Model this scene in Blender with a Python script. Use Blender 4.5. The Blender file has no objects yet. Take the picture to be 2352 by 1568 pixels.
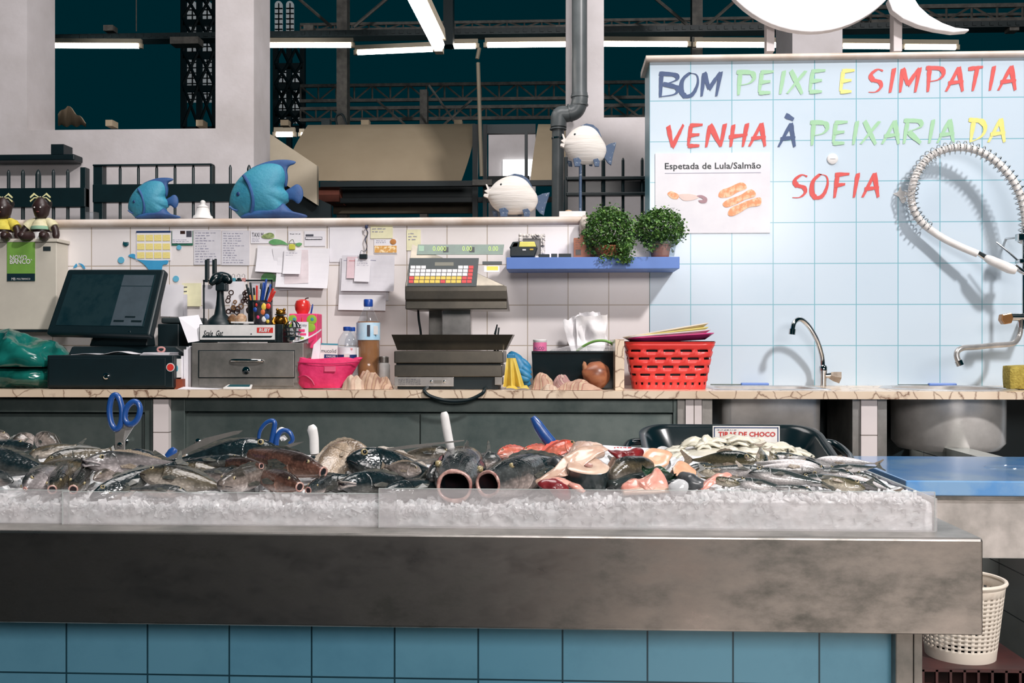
import bpy, math, random
import numpy as np
from mathutils import Vector, Matrix, noise, Euler
C = bpy.context.scene.collection
SC = bpy.context.scene
# ---------------------------------------------------------------- camera, world, lights, exposure
FPX, HY, ZC = 2287.0, 790.0, 1.25            # focal length in px, horizon row, eye height
TH = math.atan(104 / FPX)                    # the stall is seen very slightly from one side
cam = bpy.data.objects.new('camera', bpy.data.cameras.new('camera')); C.objects.link(cam)
cam.location = (0, 0, ZC); cam.rotation_euler = (math.pi / 2, 0, TH)
cam.data.sensor_width = 36; cam.data.lens = FPX / 2352 * 36; cam.data.shift_y = (HY - 784) / 2352
cam.data.clip_start = .02; cam.data.clip_end = 200
SC.camera = cam
SC.view_settings.view_transform = 'Standard'; SC.view_settings.look = 'None'
SC.view_settings.gamma = 1; SC.view_settings.exposure = 0.0; SC.view_settings.use_curve_mapping = False
w = bpy.data.worlds.new('dark_market_hall'); SC.world = w; w.use_nodes = True
w.node_tree.nodes['Background'].inputs[0].default_value = (.0, .72, 1, 1)
w.node_tree.nodes['Background'].inputs[1].default_value = .023
def area(name, loc, target, sx, sy, watts, col=(1, 1, 1)):
    d = bpy.data.lights.new(name, 'AREA'); d.shape = 'RECTANGLE'; d.size = sx; d.size_y = sy
    d.energy = watts; d.color = col
    o = bpy.data.objects.new(name, d); C.objects.link(o); o.location = loc
    o.rotation_euler = (Vector(target) - Vector(loc)).to_track_quat('-Z', 'Y').to_euler()
    return o
area('stall_spot_lamp', (4.6, -1.8, 7.4), (.6, 4.6, 1.4), .6, .6, 830, (1, .955, .94))
area('overhead_fill', (-.8, 3.2, 6.4), (-.8, 3.9, 0), 3.2, 2.4, 190, (1, .95, .93))  # added soft fill from overhead, standing in for the hall's ambient light
area('front_fill', (1.4, -3.0, 2.9), (.5, 3.2, .9), 3.2, 1.2, 190, (1, .94, .92))  # added soft fill from the front to lift the shaded faces

def ray(px, py):
    xc = (px - 1176) / FPX; yc = -(py - HY) / FPX
    return Vector((-math.sin(TH) + xc * math.cos(TH), math.cos(TH) + xc * math.sin(TH), yc))
def P(px, py, Y):                            # the point of the photograph's ray that lies Y metres deep
    d = ray(px, py); return Vector((0, 0, ZC)) + d * (Y / d.y)
def X(px, Y): return P(px, 0, Y).x
def Z(py, Y, px=1176): return P(px, py, Y).z
def PH(px, py, z):                           # the point of the ray at height z
    d = ray(px, py); return Vector((0, 0, ZC)) + d * ((z - ZC) / d.z)
def s2l(v):
    v /= 255.0
    return v / 12.92 if v <= .04045 else ((v + .055) / 1.055) ** 2.4
def col(r, g, b): return (s2l(r), s2l(g), s2l(b), 1)

# ---------------------------------------------------------------- materials
MATS = {}
def newmat(name):
    m = bpy.data.materials.new(name); m.use_nodes = True; nt = m.node_tree
    b = nt.nodes['Principled BSDF']; return m, nt, b
def N(nt, t, **kw):
    n = nt.nodes.new(t)
    for k, v in kw.items():
        if k in n.inputs.keys(): n.inputs[k].default_value = v
        else: setattr(n, k, v)
    return n
def ramp(nt, fac, stops):
    r = nt.nodes.new('ShaderNodeValToRGB'); e = r.color_ramp.elements
    while len(e) < len(stops): e.new(.5)
    for i, (p, c) in enumerate(stops): e[i].position = p; e[i].color = c
    nt.links.new(fac, r.inputs[0]); return r.outputs[0]
def mat(name, c, rough=.5, metal=0, c2=None, scale=12, bump=0, bscale=None, spec=.5, coat=0, trans=0, emit=0, lo=.35, hi=.65, stretch=None, sss=0, alpha=1, rvar=0):
    if name in MATS: return MATS[name]
    m, nt, b = newmat(name); L = nt.links
    b.inputs['Base Color'].default_value = c; b.inputs['Roughness'].default_value = rough
    b.inputs['Metallic'].default_value = metal; b.inputs['Specular IOR Level'].default_value = spec
    b.inputs['Coat Weight'].default_value = coat; b.inputs['Coat Roughness'].default_value = .12
    b.inputs['Transmission Weight'].default_value = trans
    b.inputs['Alpha'].default_value = alpha
    if sss:
        b.inputs['Subsurface Weight'].default_value = sss; b.inputs['Subsurface Radius'].default_value = (.01, .008, .006)
        b.inputs['Subsurface Scale'].default_value = .6
    tc = N(nt, 'ShaderNodeTexCoord'); vec = tc.outputs['Object']
    if stretch:
        mp = N(nt, 'ShaderNodeMapping'); mp.inputs['Scale'].default_value = stretch
        L.new(vec, mp.inputs[0]); vec = mp.outputs[0]
    if c2 is None: c2 = tuple(x * .82 for x in c[:3]) + (1,)
    n = N(nt, 'ShaderNodeTexNoise', Scale=scale, Detail=6.0, Roughness=.6); L.new(vec, n.inputs['Vector'])
    L.new(ramp(nt, n.outputs[0], [(lo, c2), (hi, c)]), b.inputs['Base Color'])
    if rvar:
        mr = N(nt, 'ShaderNodeMapRange'); L.new(n.outputs[0], mr.inputs[0])
        mr.inputs['From Min'].default_value = .3; mr.inputs['From Max'].default_value = .7
        mr.inputs['To Min'].default_value = rough + rvar; mr.inputs['To Max'].default_value = rough
        L.new(mr.outputs[0], b.inputs['Roughness'])
    if bump:
        n2 = N(nt, 'ShaderNodeTexNoise', Scale=bscale or scale * 4, Detail=4.0); L.new(vec, n2.inputs['Vector'])
        bp = N(nt, 'ShaderNodeBump', Strength=bump, Distance=.01); L.new(n2.outputs[0], bp.inputs['Height']); L.new(bp.outputs[0], b.inputs['Normal'])
    if emit:
        b.inputs['Emission Color'].default_value = c; b.inputs['Emission Strength'].default_value = emit
    MATS[name] = m; return m
def tile_mat(name, c, c2, grout, tw, th, ox, oz, axis='X', rough=.22, mortar=.0022, stain=None):
    m, nt, b = newmat(name); L = nt.links
    tc = N(nt, 'ShaderNodeTexCoord'); sp = N(nt, 'ShaderNodeSeparateXYZ'); L.new(tc.outputs['Object'], sp.inputs[0])
    cb = N(nt, 'ShaderNodeCombineXYZ'); L.new(sp.outputs[axis], cb.inputs['X']); L.new(sp.outputs['Z'], cb.inputs['Y'])
    mp = N(nt, 'ShaderNodeMapping'); mp.inputs['Location'].default_value = (-ox, -oz, 0); L.new(cb.outputs[0], mp.inputs[0])
    br = N(nt, 'ShaderNodeTexBrick', offset=0.0, squash=1.0); L.new(mp.outputs[0], br.inputs['Vector'])
    for k, v in (('Color1', c), ('Color2', c2), ('Mortar', grout), ('Scale', 1.0), ('Mortar Size', mortar), ('Mortar Smooth', .1), ('Bias', 0.0), ('Brick Width', tw), ('Row Height', th)): br.inputs[k].default_value = v
    nz = N(nt, 'ShaderNodeTexNoise', Scale=3.0, Detail=7.0, Roughness=.7); L.new(tc.outputs['Object'], nz.inputs['Vector'])
    mx = N(nt, 'ShaderNodeMixRGB', blend_type='MULTIPLY'); mx.inputs[0].default_value = .55
    L.new(br.outputs['Color'], mx.inputs[1]); L.new(ramp(nt, nz.outputs[0], [(.25, stain or (.78, .76, .72, 1)), (.5, (1, 1, 1, 1))]), mx.inputs[2])
    L.new(mx.outputs[0], b.inputs['Base Color'])
    b.inputs['Roughness'].default_value = rough
    bp = N(nt, 'ShaderNodeBump', Strength=.5, Distance=.003, invert=True); L.new(br.outputs['Fac'], bp.inputs['Height']); L.new(bp.outputs[0], b.inputs['Normal'])
    MATS[name] = m; return m
def glass_mat(name, tint=(.93, .97, .97, 1), milk=.08, edge=.5):
    m, nt, b = newmat(name); L = nt.links; out = nt.nodes['Material Output']
    t = N(nt, 'ShaderNodeBsdfTransparent'); t.inputs[0].default_value = tint
    g = N(nt, 'ShaderNodeBsdfGlossy'); g.inputs['Roughness'].default_value = .06
    d = N(nt, 'ShaderNodeBsdfDiffuse'); d.inputs[0].default_value = (.74, .71, .72, 1)
    lw = N(nt, 'ShaderNodeLayerWeight', Blend=.5); pw = N(nt, 'ShaderNodeMath', operation='POWER'); L.new(lw.outputs['Facing'], pw.inputs[0]); pw.inputs[1].default_value = 4
    f = N(nt, 'ShaderNodeMath', operation='MULTIPLY_ADD'); L.new(pw.outputs[0], f.inputs[0]); f.inputs[1].default_value = .6; f.inputs[2].default_value = .035
    m1 = N(nt, 'ShaderNodeMixShader'); L.new(f.outputs[0], m1.inputs[0]); L.new(t.outputs[0], m1.inputs[1]); L.new(g.outputs[0], m1.inputs[2])
    m2 = N(nt, 'ShaderNodeMixShader')
    nz = N(nt, 'ShaderNodeTexNoise', Scale=6.0, Detail=5.0)
    mr = N(nt, 'ShaderNodeMapRange'); L.new(nz.outputs[0], mr.inputs[0])
    mr.inputs['To Min'].default_value = milk * .4; mr.inputs['To Max'].default_value = milk * 1.6
    L.new(mr.outputs[0], m2.inputs[0]); L.new(m1.outputs[0], m2.inputs[1]); L.new(d.outputs[0], m2.inputs[2]); L.new(m2.outputs[0], out.inputs[0])
    MATS[name] = m; return m
def stripe_mat(name, c1, c2, c3, scale=9, rough=.9, rot=(0, 0, .4)):
    m, nt, b = newmat(name); L = nt.links
    tc = N(nt, 'ShaderNodeTexCoord'); mp = N(nt, 'ShaderNodeMapping'); mp.inputs['Rotation'].default_value = rot
    L.new(tc.outputs['Object'], mp.inputs[0])
    wv = N(nt, 'ShaderNodeTexWave', Scale=scale, Distortion=2.5, Detail=2.0); L.new(mp.outputs[0], wv.inputs['Vector'])
    nz = N(nt, 'ShaderNodeTexNoise', Scale=30.0); L.new(tc.outputs['Object'], nz.inputs['Vector'])
    mx = N(nt, 'ShaderNodeMixRGB', blend_type='MULTIPLY'); mx.inputs[0].default_value = .5
    L.new(ramp(nt, wv.outputs[0], [(.45, c1), (.6, c2), (.8, c2), (.9, c3)]), mx.inputs[1]); L.new(ramp(nt, nz.outputs[0], [(.3, (.5, .45, .42, 1)), (.6, (1, 1, 1, 1))]), mx.inputs[2])
    L.new(mx.outputs[0], b.inputs['Base Color']); b.inputs['Roughness'].default_value = rough
    bp = N(nt, 'ShaderNodeBump', Strength=.4, Distance=.004); L.new(nz.outputs[0], bp.inputs['Height']); L.new(bp.outputs[0], b.inputs['Normal'])
    MATS[name] = m; return m
def marble_mat(name, c, vein, scale=7):
    m, nt, b = newmat(name); L = nt.links
    tc = N(nt, 'ShaderNodeTexCoord'); nz = N(nt, 'ShaderNodeTexNoise', Scale=4.0, Detail=6.0); L.new(tc.outputs['Object'], nz.inputs['Vector'])
    mxv = N(nt, 'ShaderNodeMixRGB'); mxv.inputs[0].default_value = .18; L.new(tc.outputs['Object'], mxv.inputs[1]); L.new(nz.outputs['Color'], mxv.inputs[2])
    vo = N(nt, 'ShaderNodeTexVoronoi', feature='DISTANCE_TO_EDGE', Scale=float(scale)); L.new(mxv.outputs[0], vo.inputs['Vector'])
    r1 = ramp(nt, vo.outputs['Distance'], [(0, vein), (.018, tuple((a * .6 + v * .4) for a, v in zip(c, vein))), (.06, c)])
    mx = N(nt, 'ShaderNodeMixRGB', blend_type='MULTIPLY'); mx.inputs[0].default_value = .6
    L.new(r1, mx.inputs[1]); L.new(ramp(nt, nz.outputs[0], [(.3, (.72, .64, .56, 1)), (.6, (1, 1, 1, 1))]), mx.inputs[2])
    L.new(mx.outputs[0], b.inputs['Base Color']); b.inputs['Roughness'].default_value = .25
    MATS[name] = m; return m
def fish_mat(name, back, mid, belly, rough=.24, spots=.25, scalesz=140, bump=.25, gold=None):
    m, nt, b = newmat(name); L = nt.links
    tc = N(nt, 'ShaderNodeTexCoord'); sp = N(nt, 'ShaderNodeSeparateXYZ'); L.new(tc.outputs['Generated'], sp.inputs[0])
    nz = N(nt, 'ShaderNodeTexNoise', Scale=14.0, Detail=5.0, Roughness=.65); L.new(tc.outputs['Object'], nz.inputs['Vector'])
    ad = N(nt, 'ShaderNodeMath', operation='MULTIPLY_ADD'); L.new(nz.outputs[0], ad.inputs[0]); ad.inputs[1].default_value = .5; L.new(sp.outputs['Z'], ad.inputs[2])
    sb = N(nt, 'ShaderNodeMath', operation='SUBTRACT'); L.new(ad.outputs[0], sb.inputs[0]); sb.inputs[1].default_value = .25
    base = ramp(nt, sb.outputs[0], [(.12, belly), (.42, mid), (.62, mid if gold is None else gold), (.82, back)])
    vo = N(nt, 'ShaderNodeTexVoronoi', Scale=float(scalesz)); 
    mp = N(nt, 'ShaderNodeMapping'); mp.inputs['Scale'].default_value = (.7, 1, 1); L.new(tc.outputs['Object'], mp.inputs[0]); L.new(mp.outputs[0], vo.inputs['Vector'])
    n2 = N(nt, 'ShaderNodeTexNoise', Scale=38.0, Detail=4.0); L.new(tc.outputs['Object'], n2.inputs['Vector'])
    mx = N(nt, 'ShaderNodeMixRGB', blend_type='MULTIPLY'); mx.inputs[0].default_value = .8
    L.new(base, mx.inputs[1]); L.new(ramp(nt, n2.outputs[0], [(.35, (1 - spots * 2, 1 - spots * 2, 1 - spots * 2, 1)), (.58, (1, 1, 1, 1))]), mx.inputs[2])
    mx2 = N(nt, 'ShaderNodeMixRGB', blend_type='MULTIPLY'); mx2.inputs[0].default_value = .6; L.new(mx.outputs[0], mx2.inputs[1])
    L.new(ramp(nt, vo.outputs['Distance'], [(.1, (1, 1, 1, 1)), (.55, (.45, .45, .45, 1))]), mx2.inputs[2])
    L.new(mx2.outputs[0], b.inputs['Base Color'])
    b.inputs['Roughness'].default_value = rough; b.inputs['Coat Weight'].default_value = .5; b.inputs['Coat Roughness'].default_value = .1
    bp = N(nt, 'ShaderNodeBump', Strength=bump, Distance=.004, invert=True); L.new(vo.outputs['Distance'], bp.inputs['Height']); L.new(bp.outputs[0], b.inputs['Normal'])
    MATS[name] = m; return m

# ---------------------------------------------------------------- mesh building
class MB:
    def __init__(s): s.v = []; s.f = []
    def add(s, vs, fs):
        k = len(s.v); s.v += [Vector(v) for v in vs]; s.f += [tuple(i + k for i in f) for f in fs]; return s
    def box(s, x0, x1, y0, y1, z0, z1):
        return s.add([(x0, y0, z0), (x1, y0, z0), (x1, y1, z0), (x0, y1, z0), (x0, y0, z1), (x1, y0, z1), (x1, y1, z1), (x0, y1, z1)],
                     [(0, 3, 2, 1), (4, 5, 6, 7), (0, 1, 5, 4), (1, 2, 6, 5), (2, 3, 7, 6), (3, 0, 4, 7)])
    def prism(s, poly, y0, y1):              # polygon in XZ (counter-clockwise seen from the front), pushed back from y0 to y1
        n = len(poly)
        return s.add([(x, y0, z) for x, z in poly] + [(x, y1, z) for x, z in poly],
                     [tuple(range(n)), tuple(range(2 * n - 1, n - 1, -1))] + [(i, n + i, n + (i + 1) % n, (i + 1) % n) for i in range(n)])
    def loft(s, rings, cap0=True, cap1=True, closed=True):
        n = len(rings[0]); k = len(s.v)
        for r in rings: s.v += [Vector(p) for p in r]
        m = n if closed else n - 1
        for a in range(len(rings) - 1):
            for i in range(m):
                j = (i + 1) % n; s.f.append((k + a * n + i, k + a * n + j, k + (a + 1) * n + j, k + (a + 1) * n + i))
        if cap0: s.f.append(tuple(k + i for i in range(n - 1, -1, -1)))
        if cap1: s.f.append(tuple(k + (len(rings) - 1) * n + i for i in range(n)))
        return s
    def tube(s, pts, r, n=10, closed=False, sub=0):
        pts = [Vector(p) for p in pts]
        rr = list(r) if isinstance(r, (list, tuple)) else [r] * len(pts)
        if sub:
            q, w = [], []
            for i in range(len(pts) - 1):
                p0 = pts[max(i - 1, 0)]; p1 = pts[i]; p2 = pts[i + 1]; p3 = pts[min(i + 2, len(pts) - 1)]
                for j in range(sub):
                    t = j / sub
                    q.append(.5 * ((2 * p1) + (p2 - p0) * t + (2 * p0 - 5 * p1 + 4 * p2 - p3) * t * t + (3 * p1 - p0 - 3 * p2 + p3) * t ** 3)); w.append(rr[i] * (1 - t) + rr[i + 1] * t)
            q.append(pts[-1]); w.append(rr[-1]); pts, rr = q, w
        rings = []; up = None
        for i, p in enumerate(pts):
            if closed: t = pts[(i + 1) % len(pts)] - pts[i - 1]
            else: t = pts[min(i + 1, len(pts) - 1)] - pts[max(i - 1, 0)]
            t = t.normalized() if t.length > 1e-9 else Vector((0, 0, 1))
            if up is None: up = Vector((0, 0, 1)) if abs(t.z) < .9 else Vector((0, 1, 0))
            a = t.cross(up)
            if a.length < 1e-6: a = t.cross(Vector((1, 0, 0)))
            a.normalize(); b = a.cross(t).normalized(); up = b
            rings.append([p + (a * math.cos(2 * math.pi * k / n) + b * math.sin(2 * math.pi * k / n)) * rr[i] for k in range(n)])
        if closed: rings.append(rings[0]); return s.loft(rings, False, False)
        return s.loft(rings)
    def lathe(s, prof, c=(0, 0, 0), n=24, axis='Z', cap=True):
        rings = []
        for r, h in prof:
            ring = []
            for k in range(n):
                a = 2 * math.pi * k / n
                p = (r * math.cos(a), r * math.sin(a), h) if axis == 'Z' else ((r * math.cos(a), h, r * math.sin(a)) if axis == 'Y' else (h, r * math.cos(a), r * math.sin(a)))
                ring.append(Vector(p) + Vector(c))
            rings.append(ring)
        return s.loft(rings, cap, cap)
    def ball(s, c, r, n=14, m=9, ns=0, nf=20, seed=0):
        r = r if isinstance(r, (tuple, list)) else (r, r, r); rings = []; c = Vector(c)
        for i in range(m + 1):
            th = math.pi * min(max(i / m, .01), .99); ring = []
            for k in range(n):
                a = 2 * math.pi * k / n
                d = Vector((math.sin(th) * math.cos(a) * r[0], math.sin(th) * math.sin(a) * r[1], -math.cos(th) * r[2]))
                if ns: d *= 1 + ns * noise.fractal(d * nf + Vector((seed, seed * .7, 0)), 1, 2, 3)
                ring.append(c + d)
            rings.append(ring)
        return s.loft(rings)
    def grid(s, fn, nu, nv, thick=0):        # fn(u,v) -> point; thick pushes a second skin along +thick vector
        k = len(s.v)
        pts = [Vector(fn(i / nu, j / nv)) for j in range(nv + 1) for i in range(nu + 1)]
        s.v += pts; W = nu + 1
        for j in range(nv):
            for i in range(nu): s.f.append((k + j * W + i, k + j * W + i + 1, k + (j + 1) * W + i + 1, k + (j + 1) * W + i))
        if thick:
            T = Vector(thick); k2 = len(s.v); s.v += [p + T for p in pts]
            for j in range(nv):
                for i in range(nu): s.f.append((k2 + j * W + i, k2 + (j + 1) * W + i, k2 + (j + 1) * W + i + 1, k2 + j * W + i + 1))
            b = [(i, i + 1) for i in range(nu)] + [(j * W + nu, (j + 1) * W + nu) for j in range(nv)] + [(nv * W + i + 1, nv * W + i) for i in range(nu)] + [((j + 1) * W, j * W) for j in range(nv)]
            for p, q in b: s.f.append((k + q, k + p, k2 + p, k2 + q))
        return s
    def xf(s, M):
        s.v = [M @ v for v in s.v]; return s
    def bounds(s):
        return [min(v[i] for v in s.v) for i in range(3)], [max(v[i] for v in s.v) for i in range(3)]
    def build(s, name, m, parent=None, smooth=False, bev=0, keep=False, segs=2, sub=0):
        lo, hi = s.bounds()
        o0 = Vector((0, 0, 0)) if keep else Vector(((lo[0] + hi[0]) / 2, (lo[1] + hi[1]) / 2, lo[2]))
        me = bpy.data.meshes.new(name); me.from_pydata([tuple(v - o0) for v in s.v], [], s.f); me.update()
        if smooth:
            me.polygons.foreach_set('use_smooth', [True] * len(me.polygons))
            if smooth != 2:
                try: me.set_sharp_from_angle(angle=math.radians(42))
                except Exception: pass
        o = bpy.data.objects.new(name, me); C.objects.link(o)
        me.materials.append(MATS[m] if isinstance(m, str) else m)
        o.location = o0
        if parent is not None:
            o.parent = parent; b = parent
            while b is not None: o.location = o.location - b.location; b = b.parent
        if bev:
            md = o.modifiers.new('bevel', 'BEVEL'); md.width = bev; md.segments = segs; md.limit_method = 'ANGLE'; md.harden_normals = False
        if sub:
            md = o.modifiers.new('smooth', 'SUBSURF'); md.levels = sub; md.render_levels = sub
        return o
def tag(o, label=None, cat=None, group=None, kind=None):
    for k, v in (('label', label), ('category', cat), ('group', group), ('kind', kind)):
        if v: o[k] = v
    return o
def thing(name, label, cat, loc, group=None):
    o = bpy.data.objects.new(name, None); C.objects.link(o); o.location = loc; o.empty_display_size = .05
    return tag(o, label, cat, group)
def struct(o): o['kind'] = 'structure'; return o
def box(x0, x1, y0, y1, z0, z1): return MB().box(min(x0, x1), max(x0, x1), min(y0, y1), max(y0, y1), min(z0, z1), max(z0, z1))
def pxbox(px0, px1, py0, py1, Y, depth, mb=None):   # a box whose front face fills this rectangle of the view at depth Y
    pm = (px0 + px1) / 2
    b = box(X(px0, Y), X(px1, Y), Y, Y + depth, Z(py1, Y, pm), Z(py0, Y, pm))
    if mb: mb.add(b.v, b.f); return mb
    return b
def pxpoly(pts, Y): return [(P(x, y, Y).x, P(x, y, Y).z) for x, y in pts]
def ccw(poly):
    a = sum(poly[i][0] * poly[(i + 1) % len(poly)][1] - poly[(i + 1) % len(poly)][0] * poly[i][1] for i in range(len(poly)))
    return poly if a > 0 else poly[::-1]
def smoothpoly(pts, n=6):                     # closed Catmull-Rom
    q = []; m = len(pts)
    for i in range(m):
        p0, p1, p2, p3 = [Vector(pts[(i + k) % m]).to_2d() if len(pts[0]) > 2 else Vector(pts[(i + k) % m]) for k in (-1, 0, 1, 2)]
        for j in range(n):
            t = j / n; q.append(tuple(.5 * ((2 * p1) + (p2 - p0) * t + (2 * p0 - 5 * p1 + 4 * p2 - p3) * t * t + (3 * p1 - p0 - 3 * p2 + p3) * t ** 3)))
    return q
def inflate(poly, yc, T, c=None, n=9, mb=None):    # puffed body with this outline in XZ, rounding off towards its middle
    mb = mb or MB(); poly = ccw(poly); N_ = len(poly)
    if c is None: c = (sum(p[0] for p in poly) / N_, sum(p[1] for p in poly) / N_)
    ex = (max(p[0] for p in poly) - min(p[0] for p in poly)) / 2; ez = (max(p[1] for p in poly) - min(p[1] for p in poly)) / 2
    cum = [0]
    for i in range(N_): cum.append(cum[-1] + math.dist(poly[i], poly[(i + 1) % N_]))
    a0 = math.atan2((poly[0][1] - c[1]) / ez, (poly[0][0] - c[0]) / ex)
    el = [(ex * .8 * math.cos(a0 + 2 * math.pi * cum[i] / cum[-1]), ez * .8 * math.sin(a0 + 2 * math.pi * cum[i] / cum[-1])) for i in range(N_)]
    rings = []
    for k in range(-n, n + 1):
        a = abs(k) / n * math.pi / 2; sc = max(math.cos(a), .02); t = T * math.sin(a) * (1 if k > 0 else -1); f = min(1, (1 - sc) * 1.5)
        rings.append([(c[0] + ((x - c[0]) * (1 - f) + el[i][0] * f) * sc, yc + t, c[1] + ((z - c[1]) * (1 - f) + el[i][1] * f) * sc) for i, (x, z) in enumerate(poly)])
    return mb.loft(rings)
def text(s, m, x0, x1, z0, z1, y, parent=None, name='lettering', depth=.0006, shear=0, rot=None, bold=0):
    cu = bpy.data.curves.new('t', 'FONT'); cu.body = s; cu.size = 1; cu.shear = shear; cu.resolution_u = 2; cu.offset = bold
    ob = bpy.data.objects.new('t', cu); C.objects.link(ob); bpy.context.view_layer.update()
    me = bpy.data.meshes.new_from_object(ob.evaluated_get(bpy.context.evaluated_depsgraph_get()))
    bpy.data.objects.remove(ob); v = [p.co.copy() for p in me.vertices]; fs = [tuple(p.vertices) for p in me.polygons]
    bpy.data.meshes.remove(me)
    lx = min(p.x for p in v); hx = max(p.x for p in v); ly = min(p.y for p in v); hy = max(p.y for p in v)
    vs = [(x0 + (p.x - lx) / (hx - lx) * (x1 - x0), y, z0 + (p.y - ly) / max(hy - ly, .01) * (z1 - z0)) for p in v]
    mb = MB().add(vs, fs)
    if rot: mb.xf(rot)
    return mb.build(name, m, parent)
def scribble(x0, x1, z0, z1, y, rows, seed, m, parent, name='writing', h=.45, fill=.85):   # rows of small pen marks
    rnd = random.Random(seed); mb = MB(); dz = (z1 - z0) / rows
    for r in range(rows):
        x = x0; e = x0 + (x1 - x0) * (1 if rnd.random() < .5 else rnd.uniform(.5, 1)) * fill
        zc = z1 - (r + .5) * dz
        while x < e:
            wd = rnd.uniform(.4, 1.6) * dz
            mb.add([(x, y, zc - dz * h * .5 * rnd.random()), (min(x + wd, x1), y, zc - dz * h * .25), (min(x + wd, x1), y, zc + dz * h * .25), (x, y, zc + dz * h * .5 * rnd.random())], [(0, 1, 2, 3)])
            x += wd + dz * rnd.uniform(.2, .6)
    return mb.build(name, m, parent)

W = (1, 1, 1, 1)
mat('steel_scale', col(124, 118, 108), .33, .97, c2=col(92, 90, 84), scale=5, rvar=.1)
mat('plaster', col(214, 208, 210), .85, c2=col(188, 181, 180), scale=1.6, bump=.1, bscale=30, lo=.25, hi=.6)
mat('plaster_cream', col(205, 193, 172), .85, c2=col(185, 172, 150), scale=2)
mat('void', (.0006, .010, .014, 1), .9)
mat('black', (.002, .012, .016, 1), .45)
mat('black_gloss', (.002, .010, .013, 1), .22)
mat('black_metal', (.003, .016, .020, 1), .4, .0)
mat('dark_grey', col(40, 52, 55), .5)
mat('steel', col(165, 160, 155), .34, .6, c2=col(112, 112, 108), scale=5, bump=.03, stretch=(1, 1, 1), rvar=.12)
mat('steel_dark', col(116, 126, 122), .36, .55, c2=col(76, 90, 88), scale=4, rvar=.15, bump=.03)
mat('steel_bright', col(215, 211, 208), .26, .6, c2=col(170, 168, 165), scale=8)
mat('chrome', col(215, 215, 215), .08, 1)
mat('white_plastic', col(232, 230, 228), .4)
mat('white_paper', col(232, 230, 234), .8, c2=col(222, 220, 226), scale=6)
mat('grey_paper', col(200, 198, 204), .8, c2=col(214, 212, 218), scale=9)
mat('yellow_paper', col(238, 234, 196), .8)
mat('ink', col(70, 72, 84), .8); mat('ink_pale', col(158, 158, 178), .8); mat('ink_red', col(200, 50, 48), .7)
mat('blue_plastic', col(28, 72, 158), .35)
mat('blue_shelf', col(92, 128, 198), .45, c2=col(84, 120, 190), scale=3)
mat('marble_white', col(222, 212, 204), .35, c2=col(196, 176, 160), scale=5)
mat('red', col(226, 60, 52), .4); mat('yellow', col(228, 198, 70), .5); mat('orange', col(216, 112, 60), .5)
mat('pink', col(240, 66, 122), .5); mat('green', col(120, 168, 74), .5)
marble_mat('marble', col(232, 212, 188), col(130, 98, 80), 13); mat('steel_bowl', col(224, 220, 216), .3, .35, c2=col(190, 186, 182), scale=5)
mat('glow', (1, .97, .94, 1), .5, emit=9)
mat('window_light', col(160, 165, 168), .5, emit=.42)
mat('truss_metal', col(120, 116, 110), .6, c2=col(90, 88, 84))
mat('awning', col(168, 152, 128), .85, c2=col(158, 142, 118), scale=1.5)
# ---------------------------------------------------------------- the setting
YW = 4.92                                    # back wall of the stall
OX = X(1492, YW); OZ = Z(700, YW, 1492)
tile_mat('tile_white', col(232, 226, 224), col(228, 222, 222), col(172, 158, 142), .2, .2, OX, OZ, stain=(.9, .88, .86, 1))
tile_mat('tile_blue', col(192, 208, 221), col(196, 211, 223), col(120, 174, 188), .2, .2, OX, OZ, stain=(.9, .95, .97, 1))
tile_mat('tile_blue_base', col(100, 156, 180), col(94, 151, 177), col(30, 66, 80), .2, .2, X(1292, 2.36), Z(1561, 2.36), rough=.3, stain=(.6, .7, .74, 1))
tile_mat('tile_pier', col(228, 218, 216), col(224, 214, 212), col(120, 110, 104), .4, .2, X(340, 4.33), Z(996, 4.33), stain=(.85, .82, .8, 1))
tile_mat('tile_side', col(176, 180, 176), col(170, 176, 172), col(70, 80, 80), .26, .168, 3.35, Z(1421, 3.71, 2352), axis='Y', stain=(.6, .62, .6, 1))
mat('floor_dark', col(60, 62, 60), .35, c2=col(34, 38, 38), scale=5); mat('floor_pale', col(226, 214, 202), .5, c2=col(190, 178, 168), scale=2)  # floor_pale: unseen aisle floor, made pale to brighten the steel front's reflection
ZT = Z(517, YW); ZL = Z(497, 4.9)
struct(box(-2.9, OX, YW, YW + .22, 0, ZT).build('wall_back', 'tile_white', keep=True))
lp = [(4.895 + .018 * (1 - math.cos(a)) - .0, ZT + .0 + (ZL - ZT) / 2 + (ZL - ZT) / 2 * math.sin(a)) for a in [(-90 + 180 * i / 8) * math.pi / 180 for i in range(9)]]
def ledge(x0, x1, y, zb, zt, depth):
    h = (zt - zb) / 2; pr = [(y + h - h * math.cos(a), zb + h + h * math.sin(a)) for a in [math.radians(-90 + 22.5 * i) for i in range(9)]] + [(y + depth, zt), (y + depth, zb)]
    return MB().loft([[(x, a, b) for a, b in pr] for x in (x0, x1)])
struct(ledge(-2.9, X(1338, 4.9), 4.895, ZT, ZL, .26).build('trim_1', 'marble_white', smooth=True))
XR0 = OX; ZB2 = Z(141, YW, 1700); ZB3 = Z(122, 4.88, 1700)
struct(box(XR0, 2.9, YW - .004, YW + .26, 0, ZB2).build('wall_right', 'tile_blue', keep=True))
struct(ledge(XR0 - .02, 2.9, 4.885, ZB2, ZB3, .32).build('trim_2', 'marble_white', smooth=True))
struct(box(-2.6, X(2052, 2.36), 2.36, 2.9, 0, .632).build('wall_front', 'tile_blue_base', keep=True))
struct(box(1.68, 1.78, 3.35, 4.9, 0, .8).build('wall_side', 'tile_side', keep=True))
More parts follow.
